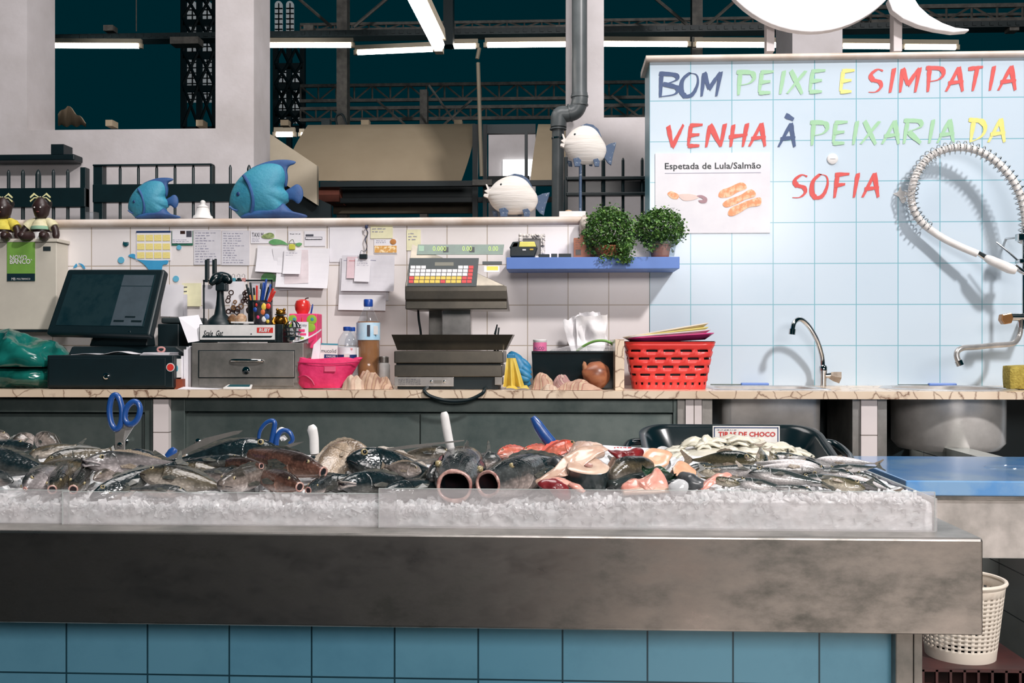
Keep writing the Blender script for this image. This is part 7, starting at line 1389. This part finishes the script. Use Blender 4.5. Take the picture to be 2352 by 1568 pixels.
for hd_, tl_, h, mm, pr, lb in (((30, 1106, 2.36), (-110, 1080, 2.46), 50, 'grey_fish', 'bream', 'dark grey filler fish at the lower left corner of the heap'), ((350, 1090, 2.50), (240, 1076, 2.60), 44, 'dark_fish', 'hake', 'dark filler fish wedged under the tail of the silver hake'), ((470, 1066, 2.60), (360, 1076, 2.60), 44, 'dark_fish', 'hake', 'dark filler fish lying below the long thin blade at left'), ((560, 1096, 2.48), (450, 1084, 2.54), 46, 'grey_fish', 'hake', 'dark grey filler fish between the golden bream and the small orange mouth'),
   ((690, 1070, 2.62), (800, 1076, 2.60), 60, 'dark_fish', 'hake', 'dark filler fish wedged below the folded tan flatfish'), ((740, 1108, 2.45), (860, 1110, 2.45), 50, 'dark_fish', 'hake', 'black filler fish in the gap left of the toothed jaw'), ((1150, 1060, 2.60), (1060, 1072, 2.66), 60, 'grey_fish', 'hake', 'grey filler fish in the gap between the two gaping mouths'), ((1090, 1120, 2.40), (1170, 1098, 2.50), 46, 'dark_fish', 'hake', 'dark filler fish below the two gaping mouths'), ((1200, 1080, 2.60), (1120, 1056, 2.72), 50, 'dark_fish', 'hake', 'dark filler fish just below the leftmost red fish'),
   ((1240, 1124, 2.37), (1340, 1110, 2.40), 40, 'dark_fish', 'hake', 'dark filler fish beneath the liver and the thick steak'), ((1540, 1064, 2.66), (1420, 1062, 2.70), 54, 'grey_fish', 'hake', 'grey filler fish behind the round upright steak')):
    F_('dark_fish' if mm == 'dark_fish' else 'grey_fish', lb, 'fish', hd_, tl_, h, mm, pr, up=LY, wr=.7, group=FR, eye=False)  # filler fish added to darken the shaded gaps in the heap
# mackerel heap
mk = [((1738, 1058, 2.52), (1590, 1056, 2.60), 46, 'mackerel_gold', 'horse mackerel with big round eye lying at the left top of the heap', UPR), ((1752, 1078, 2.52), (1746, 1026, 2.62), 30, 'mackerel_gold', 'mackerel with its forked tail sticking straight up', (.9, 0, .2)), ((1785, 1066, 2.58), (1768, 1036, 2.62), 22, 'mackerel_gold', 'short mackerel with a small upright tail right of the tall tail', (.9, 0, .2)),
 ((1892, 1080, 2.44), (1712, 1076, 2.44), 34, 'mackerel_pale', 'silvery white mackerel across the middle of the heap', (0, -.2, -.9)), ((1884, 1072, 2.50), (1730, 1062, 2.52), 30, 'mackerel_pale', 'pale mackerel just above the silvery white one', (0, .4, -.8)), ((1898, 1084, 2.52), (1812, 1046, 2.66), 28, 'mackerel', 'dark backed mackerel sloping down right at the top of the heap', LY), ((1770, 1046, 2.64), (1858, 1052, 2.68), 22, 'mackerel', 'dark mackerel half hidden behind the heap top', LY),
 ((1872, 1056, 2.66), (2010, 1064, 2.64), 26, 'mackerel_pale', 'pale mackerel at the upper right of the heap', (0, .5, -.7)), ((1896, 1080, 2.50), (2014, 1072, 2.56), 26, 'mackerel', 'mackerel whose tail juts out right over the side glass', LY), ((1988, 1122, 2.36), (1830, 1092, 2.42), 40, 'mackerel_gold', 'mackerel with head at the right front of the heap', LY), ((1930, 1096, 2.46), (2052, 1128, 2.40), 30, 'mackerel_pale', 'silver mackerel at the right end pointing down right', (0, .5, -.7)),
 ((1960, 1086, 2.52), (2046, 1122, 2.44), 24, 'mackerel', 'dark slim mackerel above the silver one at the right end', LY), ((1690, 1106, 2.36), (1815, 1124, 2.36), 34, 'mackerel', 'dark mackerel with white jaw at the left front of the heap', LY), ((1866, 1128, 2.335), (1765, 1116, 2.36), 24, 'mackerel', 'dark mackerel lying on the ice at the very front of the heap', LY), ((1598, 1078, 2.50), (1730, 1094, 2.44), 34, 'mackerel_gold', 'bronze mackerel low at the left of the heap', LY), ((1770, 1084, 2.42), (1620, 1076, 2.48), 32, 'mackerel', 'dark mackerel beneath the big eyed one', LY),
 ((1720, 1086, 2.40), (1890, 1108, 2.38), 44, 'mackerel', 'dark mackerel under the silvery white one in the middle', LY), ((1960, 1090, 2.46), (1850, 1080, 2.50), 26, 'mackerel', 'black backed mackerel between the silver belly and the right tail', LY), ((1700, 1112, 2.35), (1610, 1096, 2.42), 24, 'mackerel_gold', 'small bronze mackerel beside the pink fillet', LY), ((1830, 1100, 2.40), (1990, 1108, 2.40), 34, 'mackerel', 'dark mackerel under the one with its head at right front', LY), ((1800, 1052, 2.62), (1920, 1072, 2.58), 28, 'mackerel_pale', 'grey white mackerel sloping along the heap top', (0, .6, .6)), ((1640, 1068, 2.56), (1560, 1080, 2.54), 22, 'mackerel', 'small mackerel tail at the far left of the heap', LY)]
for hd_, tl_, h, mm, lb, up in mk: F_('horse_mackerel', lb, 'fish', hd_, tl_, h, mm, 'mack', up=up, wr=.7, group=MK, fins='fin_pale' if mm != 'mackerel' else 'fin_dark')
# ---------------------------------------------------------------- fillets, steaks, liver, leaf
mat('flesh_pale', col(212, 188, 168), .25, c2=col(186, 152, 134), scale=18, coat=.5, sss=.2); mat('flesh_pink', col(222, 172, 156), .24, c2=col(204, 134, 120), scale=22, coat=.6, sss=.2); mat('flesh_salmon', col(218, 174, 142), .28, c2=col(200, 144, 114), scale=24, coat=.5); mat('liver', col(132, 44, 48), .22, c2=col(92, 26, 32), scale=9, coat=.4); mat('meat_red', col(136, 36, 38), .28, c2=col(88, 20, 26), scale=14, coat=.3); mat('skin_dark', (.01, .022, .026, 1), .2, c2=col(50, 56, 54), scale=20, coat=.5); mat('skin_grey', col(84, 86, 88), .3, c2=col(44, 50, 54), scale=50, coat=.4)
def slab(name, label, path, rs, m, seed, ns=.12, flatn=.45, group='cut fish pieces in the middle of the ice', edge=None):
    pts = [P(*p) for p in path]; k = pts[0].y / FPX; mb = MB(); cc = []
    mb.tube(pts, [r * k for r in rs], 18, sub=7); c = sum(pts, Vector()) / len(pts)
    n_ = len(mb.v) // 18
    for i in range(n_):
        ce = sum((mb.v[i * 18 + j] for j in range(18)), Vector()) / 18
        for j in range(18):
            d = mb.v[i * 18 + j] - ce; d.y *= 1.15; d.z *= flatn if d.z < 0 else flatn * 1.25; q = mb.v[i * 18 + j]
            mb.v[i * 18 + j] = ce + d * (1 + ns * 2 * noise.fractal(q * 26 + Vector((seed, 0, 0)), 1, 2, 3))
    o = mb.build(name, m, None, 2); tag(o, label, 'fish piece', group); return o
def chunk(name, label, pts, Y, T, m, seed, lean=0, group='cut fish pieces in the middle of the ice'):
    mb = inflate(smoothpoly(pxpoly(pts, Y), 5), Y, T, n=10); zs = [v.z for v in mb.v]; zc = min(zs) * .8 + max(zs) * .2
    for v in mb.v:
        n_ = noise.fractal(v * 30 + Vector((seed, 0, 0)), 1, 2, 3); v.y += lean * (v.z - zc) + T * .7 * n_; v.z += .004 * n_
    o = mb.build(name, m, None, 2); tag(o, label, 'fish piece', group); return o
def steak(label, px, py, Y, rx, rz, th, tilt, yaw, flesh, skin, seed, bone=True):
    t = thing('fish_steak', label, 'fish piece', P(px, py, Y), 'cut fish pieces in the middle of the ice'); k = Y / FPX; R_ = Matrix.Rotation(yaw, 4, 'Z') @ Matrix.Rotation(tilt, 4, 'X')
    def ring(f, z, e): return [R_ @ Vector(((rx + e) * k * f * math.cos(a) * (1 + .11 * math.sin(2 * a + seed) + .09 * math.sin(3 * a + seed * 2) + .04 * math.sin(7 * a + seed)), (rz + e) * k * f * math.sin(a) * (1 + .08 * math.cos(3 * a + seed)), z)) for a in [2 * math.pi * i / 40 for i in range(40)]]
    def mk_(rings, nm, mm, c0=True, c1=True):
        mb = MB().loft(rings, c0, c1); me = bpy.data.meshes.new(nm); me.from_pydata([tuple(v) for v in mb.v], [], mb.f); me.polygons.foreach_set('use_smooth', [True] * len(me.polygons)); me.set_sharp_from_angle(angle=.8); o = bpy.data.objects.new(nm, me); C.objects.link(o); me.materials.append(MATS[mm]); o.parent = t; return o
    mk_([ring(.9, -th, 0), ring(1, -th * .9, 0), ring(1.02, 0, 0), ring(1.0, th * .96, 0)], 'skin', skin, True, False); mk_([ring(.99, th * .95, 0), ring(.9, th * 1.06, 0), ring(.5, th * 1.02, 0), ring(.12, th * .9, 0)], 'flesh', flesh)
    if bone: mk_([ring(.2, th * 1.0, 0), ring(.18, th * 1.12, 0), ring(.1, th * 1.06, 0)], 'bone', 'lip')
chunk('fish_fillet', 'long pale fillet draped from top right down to the second gaping mouth', [(1230, 1102), (1262, 1086), (1296, 1066), (1314, 1044), (1342, 1031), (1380, 1029), (1400, 1036), (1376, 1048), (1336, 1062), (1308, 1084), (1266, 1102), (1240, 1111)], 2.405, .018, 'flesh_pale', 3, .9)
slab('fish_fillet', 'pale slab of fillet standing upright left of the dark red meat', [(1322, 1070, 2.5), (1340, 1044, 2.6), (1380, 1036, 2.64)], [26, 30, 16], 'flesh_pale', 5, .1, .9)
steak('thick steak with black skin and pale cut face in the middle', 1350, 1090, 2.42, 44, 40, .026, .42, .15, 'flesh_pale', 'skin_dark', 2); steak('dark skinned fish steak standing behind the thick one', 1428, 1078, 2.54, 34, 30, .02, .6, -.5, 'flesh_pale', 'skin_grey', 4)
chunk('fish_liver', 'glossy dark red liver lying at the glass', [(1234, 1110), (1250, 1101), (1280, 1101), (1303, 1116), (1312, 1138), (1302, 1152), (1276, 1144), (1264, 1122), (1242, 1118)], 2.33, .014, 'liver', 7, .2); slab('fish_liver', 'reddish flap under the long pale fillet', [(1244, 1110, 2.37), (1280, 1104, 2.37), (1318, 1116, 2.36)], [8, 18, 10], 'flesh_pink', 8)
chunk('red_meat', 'dark red triangular chunk of meat on top of the cut pieces', [(1393, 1034), (1412, 1048), (1428, 1066), (1466, 1061), (1480, 1038), (1462, 1029), (1440, 1037), (1414, 1036)], 2.53, .024, 'meat_red', 9, .3); slab('red_meat', 'small scrap of red meat at the back beside the price card', [(1356, 1024, 2.8), (1370, 1022, 2.8), (1380, 1024, 2.8)], [5, 7, 5], 'meat_red', 19)
steak('pale round steak upright right of the red meat', 1506, 1058, 2.56, 36, 26, .016, .95, .2, 'flesh_salmon', 'flesh_pale', 6, False); steak('salmon coloured chunk behind the green leaf at the mackerel heap', 1566, 1090, 2.46, 26, 26, .018, .8, .4, 'flesh_salmon', 'skin_grey', 8, False)
slab('fish_fillet', 'bronze skinned fillet left of the green leaf', [(1406, 1098, 2.42), (1430, 1080, 2.46), (1470, 1070, 2.50), (1496, 1070, 2.52)], [10, 28, 24, 12], 'bream', 11, .08, .8)
chunk('fish_fillet', 'wet pink fillet rising to a point at the glass', [(1428, 1114), (1450, 1101), (1480, 1105), (1500, 1086), (1514, 1080), (1530, 1098), (1535, 1122), (1510, 1118), (1490, 1122), (1466, 1118), (1444, 1134), (1428, 1132)], 2.345, .024, 'flesh_pink', 12, .5); slab('fish_fillet', 'flat pink fillet lying on the ice at the glass', [(1430, 1132, 2.325), (1480, 1128, 2.33), (1542, 1126, 2.335)], [12, 16, 10], 'flesh_pale', 13, .1, .5)
slab('fish_fillet', 'pale pink scrap lying against the glass right of the liver', [(1312, 1112, 2.35), (1326, 1120, 2.33), (1342, 1130, 2.325)], [9, 13, 8], 'flesh_pink', 14)
slab('fish_skin', 'dark grey piece of skin at the front left of the mackerel', [(1566, 1096, 2.40), (1590, 1108, 2.37), (1616, 1112, 2.36)], [14, 19, 8], 'skin_grey', 15, .08, .9); chunk('fish_fillet', 'pink fillet strip pointing up right below the bronze mackerel', [(1602, 1124), (1622, 1108), (1650, 1094), (1676, 1086), (1684, 1093), (1662, 1104), (1634, 1114), (1614, 1126)], 2.38, .012, 'flesh_pink', 16, .8)
slab('fish_belly', 'dark piece filling the gap under the green leaf', [(1400, 1116, 2.40), (1470, 1096, 2.46), (1560, 1106, 2.44)], [20, 26, 18], 'skin_dark', 17); slab('fish_belly', 'dark bloody piece left of the thick steak', [(1240, 1086, 2.46), (1280, 1076, 2.5), (1300, 1090, 2.44)], [16, 20, 16], 'skin_dark', 18); slab('fish_belly', 'grey lump beside the second gaping mouth', [(1262, 1068, 2.52), (1278, 1064, 2.5), (1290, 1072, 2.48)], [12, 15, 12], 'skin_grey', 20, .1, .9)
o = MB().grid(lambda u, v: P(1474 + 80 * u, 1066 + 18 * u + 26 * v * math.sin(math.pi * min(1, u * .9 + .1)) ** .6 + 6 * math.sin(u * 9), 2.40 + .02 * math.sin(v * 3 + u * 6)), 24, 8, (0, .0015, 0)).build('green_leaf', mat('leaf_dark', col(34, 78, 46), .3, c2=col(18, 50, 34), scale=14, coat=.4), None, True); tag(o, 'dark green leaf tucked between the pink fillet and the round steak', 'leaf')
o = lump(P(1560, 1120, 2.315), (.022, .012, .019), 3, .2, 30).build('ice_lump', mat('ice_lump', col(226, 228, 230), .15, trans=.3, coat=.5), None, True); tag(o, 'single large lump of ice on the glass edge by the grey skin', 'ice')
o = MB().grid(lambda u, v: P(1372 + 150 * u - 8 * v, 1021 + 10 * u + (14 + 12 * u) * v, 2.72 - .05 * v), 10, 3, (0, .002, 0)).build('price_card', 'grey_paper', None, True); tag(o, 'laminated price card with red letters lying flat behind the red meat', 'sign'); scribble(X(1410, 2.69), X(1450, 2.69), Z(1029, 2.69), Z(1023, 2.69), 2.685, 1, 7, 'ink_red', o, h=.9)
# ---------------------------------------------------------------- tub of cuttlefish
ZTB = ZF + .040; t = thing('black_tub', 'black plastic tub with side handles full of white cuttlefish strips', 'tub', (X(1690, 2.9), 2.9, ZTB))
cxT = X(1688, 2.9); TR_ = Matrix.Translation((cxT, 2.90, ZTB)) @ Matrix.Rotation(.28, 4, 'X')
tr = lambda hx, hy, rd, z: [TR_ @ p for p in rr_ring(0, 0, hx, hy, rd, z)]
MB().loft([tr(.205, .13, .06, 0), tr(.258, .172, .08, .082), tr(.270, .182, .085, .086), tr(.270, .182, .085, .091), tr(.256, .170, .08, .091), tr(.246, .160, .075, .082), tr(.195, .12, .055, .008)]).build('tub_body', 'black_gloss', t, True)
for sg in (-1, 1):
    MB().tube([TR_ @ Vector((sg * .262, -.08, .074)), TR_ @ Vector((sg * .30, -.075, .07)), TR_ @ Vector((sg * .318, 0, .066)), TR_ @ Vector((sg * .30, .075, .07)), TR_ @ Vector((sg * .262, .08, .074))], .011, 10, sub=4).build('handle', 'black_gloss', t, True)
mat('cuttle', col(224, 220, 206), .22, c2=col(200, 196, 178), scale=10, coat=.4, sss=.35)
rnd = random.Random(23)
for i in range(96):
    a = rnd.uniform(0, 2 * math.pi); rr_ = math.sqrt(rnd.random()); x, y = .205 * rr_ * math.cos(a), .125 * rr_ * math.sin(a); z = .050 + .048 * (1 - rr_ ** 2) + rnd.uniform(-.012, .006)
    c = TR_ @ Vector((x, y, z)); l = rnd.uniform(.022, .05); wd = rnd.uniform(.008, .016); an = rnd.uniform(-.7, .7); cv = rnd.uniform(-.02, .02); tl = rnd.uniform(-.35, .35)
    R_ = Matrix.Translation(c) @ Matrix.Rotation(an, 4, 'Z') @ Matrix.Rotation(tl + .3, 4, 'X'); rg = []
    for j in range(9):
        u = j / 8 * 2 - 1; e = max(.3, (1 - abs(u) ** 9)); ce = Vector((u * l, cv * (1 - u * u), .012 * (1 - u * u) * rnd.uniform(.6, 1))); rg.append([R_ @ (ce + Vector((0, wd * e * math.cos(b_), .004 * e * math.copysign(abs(math.sin(b_)) ** .6, math.sin(b_))))) for b_ in [2 * math.pi * q / 10 for q in range(10)]])
    o = MB().loft(rg).build('cuttlefish_strip', 'cuttle', None, 2); tag(o, 'creamy white cuttlefish strip heaped in the black tub', 'cuttlefish strip', 'cuttlefish strips in the black tub')
mm_ = lump(TR_ @ Vector((0, 0, .04)), (.21, .13, .046), 5, .12, 14).build('cuttlefish_mound', 'cuttle', None, True); tag(mm_, 'lower mass of white cuttlefish under the strips in the black tub', 'cuttlefish', None, 'stuff')
t = thing('price_sign', 'white price sign reading TIRAS DE CHOCO in red in the black tub', 'sign', P(1716, 1010, 2.98)); YN = 2.97
pxbox(1637, 1791, 978, 1018, YN, .003).build('sign_plate', 'white_plastic', t); m = MB()
for a in ((1640, 1788, 981, 983), (1640, 1642, 981, 1016), (1786, 1788, 981, 1016)): pxbox(*a, YN - .001, .001, m)
m.build('border', 'navy2', t); text('TIRAS DE CHOCO', 'ink_red', X(1650, YN), X(1781, YN), Z(1000, YN), Z(989, YN), YN - .0015, t, bold=.025); scribble(X(1646, YN), X(1694, YN), Z(987, YN), Z(983, YN), YN - .0015, 1, 4, 'ink', t, h=.6); text('€/KG', 'ink_red', X(1704, YN), X(1716, YN), Z(1008, YN), Z(1003, YN), YN - .0015, t)
# ---------------------------------------------------------------- knives and scissors
mat('scissor_blue', col(30, 76, 144), .3, coat=.3)
def ovalring(c, rx, rz, rot, r, par, nm, n=28):
    pts = [c + Vector(((rx * math.cos(a)) * math.cos(rot) - rz * math.sin(a) * math.sin(rot), .002 * math.sin(a), (rx * math.cos(a)) * math.sin(rot) + rz * math.sin(a) * math.cos(rot))) for a in [2 * math.pi * i / n for i in range(n)]]
    MB().tube(pts, r, 10, True).build(nm, 'scissor_blue', par, True)
t = thing('scissors', 'big blue handled scissors stuck upright in the fish at left', 'scissors', P(282, 1034, 2.74)); Ys = 2.72; k = Ys / FPX
ovalring(P(266, 946, Ys), 15 * k, 40 * k, .06, 7 * k, t, 'handle_loop'); ovalring(P(304, 948, Ys), 17 * k, 27 * k, -.28, 7 * k, t, 'handle_loop')
MB().tube([P(276, 975, Ys), P(284, 955, Ys), P(292, 952, Ys)], 5 * k, 8).build('handle_bridge', 'scissor_blue', t, True)
MB().prism(ccw(pxpoly([(265, 984), (288, 984), (284, 1004), (286, 1060), (266, 1060)], Ys)), Ys - .003, Ys).build('blade', 'steel', t); MB().prism(ccw(pxpoly([(284, 975), (309, 976), (287, 1010), (284, 1060), (272, 1060)], Ys)), Ys + .001, Ys + .004).build('blade', 'steel_bright', t)
MB().lathe([(.007, 0), (.007, -.003), (.003, -.004)], (X(277, Ys), Ys - .003, Z(1025, Ys)), 14, 'Y').build('pivot_screw', 'chrome', t, True)
t = thing('scissors', 'smaller blue handled scissors leaning behind the big black fish', 'scissors', P(632, 1020, 2.72)); Ys = 2.70; k = Ys / FPX
MB().tube([P(594, 1006, Ys), P(598, 988, Ys), P(610, 972, Ys), P(624, 966, Ys), P(631, 972, Ys), P(628, 992, Ys), P(622, 1022, Ys)], [4 * k, 4.5 * k, 5 * k, 5.5 * k, 6 * k, 6.5 * k, 6 * k], 10, sub=4).build('handle_loop', 'scissor_blue', t, True)
MB().tube([P(634, 1026, Ys), P(636, 1006, Ys), P(644, 992, Ys), P(656, 988, Ys), P(667, 995, Ys), P(672, 1010, Ys), P(664, 1018, Ys)], [6.5 * k, 6.5 * k, 6 * k, 5.5 * k, 5.5 * k, 5 * k, 4 * k], 10, sub=4).build('handle_loop', 'scissor_blue', t, True)
MB().tube([P(629, 1018, Ys + .006), P(632, 1000, Ys + .006), P(644, 985, Ys + .006), P(652, 986, Ys + .006)], 4 * k, 8, sub=3).build('handle_insert', 'white_plastic', t, True); MB().prism(ccw(pxpoly([(616, 1018), (640, 1018), (630, 1060), (620, 1060)], Ys)), Ys, Ys + .004).build('blade', 'steel', t)
MB().tube([P(645, 1008, Ys + .01), P(652, 1004, Ys + .01), P(656, 1010, Ys + .01)], 6 * k, 8).build('thumb_pad', 'white_plastic', t, True)
def knife(label, pts, rs, m, Y, blade):
    t = thing('knife', label, 'knife', P(pts[-1][0], pts[-1][1], Y)); k = Y / FPX; mb = MB().tube([P(a, b, Y) for a, b in pts], [r * k for r in rs], 14, sub=4)
    for v in mb.v: v.y = Y + (v.y - Y) * .65
    mb.build('handle', m, t, True); MB().prism(ccw(pxpoly(blade, Y)), Y - .0012, Y + .0012).build('blade', 'steel', t)
knife('white handled knife standing upright right of the small scissors', [(714, 976), (717, 985), (721, 1005), (722, 1030), (723, 1042)], [6, 12, 11, 11, 10], 'white_plastic', 2.72, [(714, 1040), (732, 1040), (728, 1075), (718, 1075)])
knife('white handled knife leaning above the first gaping fish', [(1019, 946), (1021, 955), (1026, 985), (1032, 1015), (1038, 1040)], [6, 10, 10.5, 10, 8], 'white_plastic', 2.62, [(1030, 1036), (1045, 1036), (1056, 1074), (1048, 1076)])
knife('blue handled knife sloping above the red fish', [(1223, 957), (1234, 974), (1250, 998), (1266, 1016), (1274, 1026)], [6, 12, 14, 13, 9], 'scissor_blue', 2.76, [(1262, 1018), (1282, 1012), (1300, 1046), (1290, 1050)])
knife('tip of a blue handle behind the black fish at left', [(402, 1030), (396, 1038), (386, 1050)], [7, 11, 10], 'scissor_blue', 2.74, [(384, 1046), (392, 1052), (372, 1066), (370, 1062)])
def bladek(label, pts, Y, hm=None, name='knife'):
    o = MB().prism(ccw(pxpoly(pts, Y)), Y, Y + .002).build(name, 'steel'); tag(o, label, 'knife')
bladek('long thin blade resting on the big black fish at left', [(382, 1052), (470, 1006), (536, 990), (558, 988), (548, 996), (500, 1010), (400, 1054)], 2.56); bladek('thin knife blade tip right of the small scissors', [(640, 1028), (670, 1018), (698, 1014), (680, 1022), (650, 1032)], 2.66)
bladek('long skewer thin blade lying right over the black fish in the middle', [(840, 1036), (940, 1022), (1066, 1010), (1066, 1012.5), (960, 1027), (850, 1041)], 2.56); bladek('second thin blade lying below the long one in the middle', [(905, 1062), (985, 1054), (1030, 1050), (1010, 1056), (930, 1062)], 2.5)
# ---------------------------------------------------------------- right side: blue board, steel table, basket, crate
XB = 1.09; ZBT = PH(2150, 1104, 0).z; YB0 = 3.17; ZBT = Z(1104, YB0, 2200); ZBB = Z(1139, YB0, 2200)
o = box(XB, 2.6, YB0, 3.86, ZBB, ZBT).build('cutting_board', mat('board_blue', col(86, 142, 198), .16, c2=col(120, 160, 198), scale=5, lo=.4, hi=.55, coat=.5), None, bev=.004); tag(o, 'thick wet blue cutting board on the steel work table at right', 'cutting board')
t = thing('work_table', 'steel work table under the blue cutting board at right', 'table', (1.6, 3.5, ZBB - .9)); ZTBm = Z(1282, 3.19, 2250)
box(XB - .02, 2.6, 3.19, 3.205, ZTBm, ZBB - .012).build('apron', 'steel_bright', t, bev=.003); box(XB - .02, 2.6, 3.18, 3.9, ZBB - .014, ZBB).build('table_top', 'steel', t, bev=.002)
for x in (XB + .05, 2.5): box(x, x + .05, 3.8, 3.85, 0, ZBB - .014).build('leg', 'steel', t)
box(XB - .01, XB + .005, 3.205, 3.88, ZTBm, ZBB - .014).build('side_apron', 'steel', t)
t = thing('ring_mark', 'clear round puddle ring on the blue cutting board', 'water', (X(2320, 3.5), 3.5, ZBT)); c = PH(2320, 1073, ZBT); MB().tube([c + Vector((.085 * math.cos(a), .05 * math.sin(a), .001)) for a in [2 * math.pi * i / 30 for i in range(30)]], .002, 6, True).build('ring', 'clear_plastic', t, True)
Yk = 3.02; k = Yk / FPX; ZK = Z(1503, Yk, 2200); cx_ = X(2205, Yk); t = thing('waste_basket', 'white perforated plastic basket on the red crate below the work table', 'basket', (cx_, Yk, ZK))
m = MB(); n_, rows = 72, 30; h1 = Z(1330, Yk, 2205) - ZK
def kb(i, f): a = 2 * math.pi * i / n_; r = (74 + 20 * f) * k; return Vector((cx_ + r * math.cos(a), Yk + r * math.sin(a), ZK + h1 * f))
fr = [0, .03, .13] + [.13 + .73 * j / 26 for j in range(1, 27)] + [.93, 1]
for f in fr: m.v += [kb(i, f) for i in range(n_)]
for a in range(len(fr) - 1):
    for i in range(n_):
        if 3 <= a <= 27 and a % 2 == 1 and i % 2 == 0: continue
        m.f.append((a * n_ + i, a * n_ + (i + 1) % n_, (a + 1) * n_ + (i + 1) % n_, (a + 1) * n_ + i))
m.f.append(tuple(range(n_))); o = m.build('basket_body', mat('basket_white', col(216, 206, 192), .5, c2=col(168, 140, 122), scale=6, lo=.25, hi=.45), t, True); sd = o.modifiers.new('wall', 'SOLIDIFY'); sd.thickness = .002
MB().tube([kb(i, 1) for i in range(n_)], .006, 8, True).build('rim', 'basket_white', t, True)
t = thing('red_crate', 'dull red slatted plastic crate carrying the white basket', 'crate', (cx_, 3.05, 0)); mat('crate_red', col(74, 36, 34), .5, c2=col(44, 28, 28), scale=6); cw, cd = .17, .16
for nm, a in (('end_wall', (cx_ - cw, cx_ - cw + .012, 3.05 - cd, 3.05 + cd)), ('end_wall', (cx_ + cw - .012, cx_ + cw, 3.05 - cd, 3.05 + cd)), ('back_wall', (cx_ - cw, cx_ + cw, 3.05 + cd - .012, 3.05 + cd))): box(*a, 0, ZK - .004).build(nm, 'crate_red', t)
m = MB()
for i in range(9): x = cx_ - cw + .012 + i * (2 * cw - .03) / 8; m.box(x, x + .007, 3.05 - cd, 3.05 - cd + .01, .0, ZK - .004)
for j in range(9): z = ZK * j / 8; m.box(cx_ - cw, cx_ + cw, 3.05 - cd, 3.05 - cd + .012, max(0, z - .01), max(.006, z - .004))
m.build('front_grille', 'crate_red', t); box(cx_ - cw, cx_ + cw, 3.05 - cd, 3.05 + cd, ZK - .004, ZK).build('lid', 'crate_red', t)
# unseen objects added out of frame only for the steel front to reflect
o = box(-6, .22, -1.3, -.3, 0, 1.1).build('reflected_dark_block', 'black_metal'); tag(o, 'unseen dark block added for the steel front to reflect, outside the picture', 'counter')
o = box(.30, .62, -.9, -.35, 0, .8).build('reflected_brown_block', mat('reflected_brown', col(150, 96, 66), .7)); tag(o, 'unseen brown block added for the steel front to reflect, outside the picture', 'crate')
o = box(1.02, 1.16, -1.2, -.5, 0, 1.2).build('reflected_dark_post', 'black_metal'); tag(o, 'unseen dark post added for the steel front to reflect, outside the picture', 'post')
o = box(-6, .12, -.3, 2.1, 0, .012).build('reflected_dark_mat', 'black'); tag(o, 'unseen dark mat added on the floor for the steel front to reflect, outside the picture', 'mat')
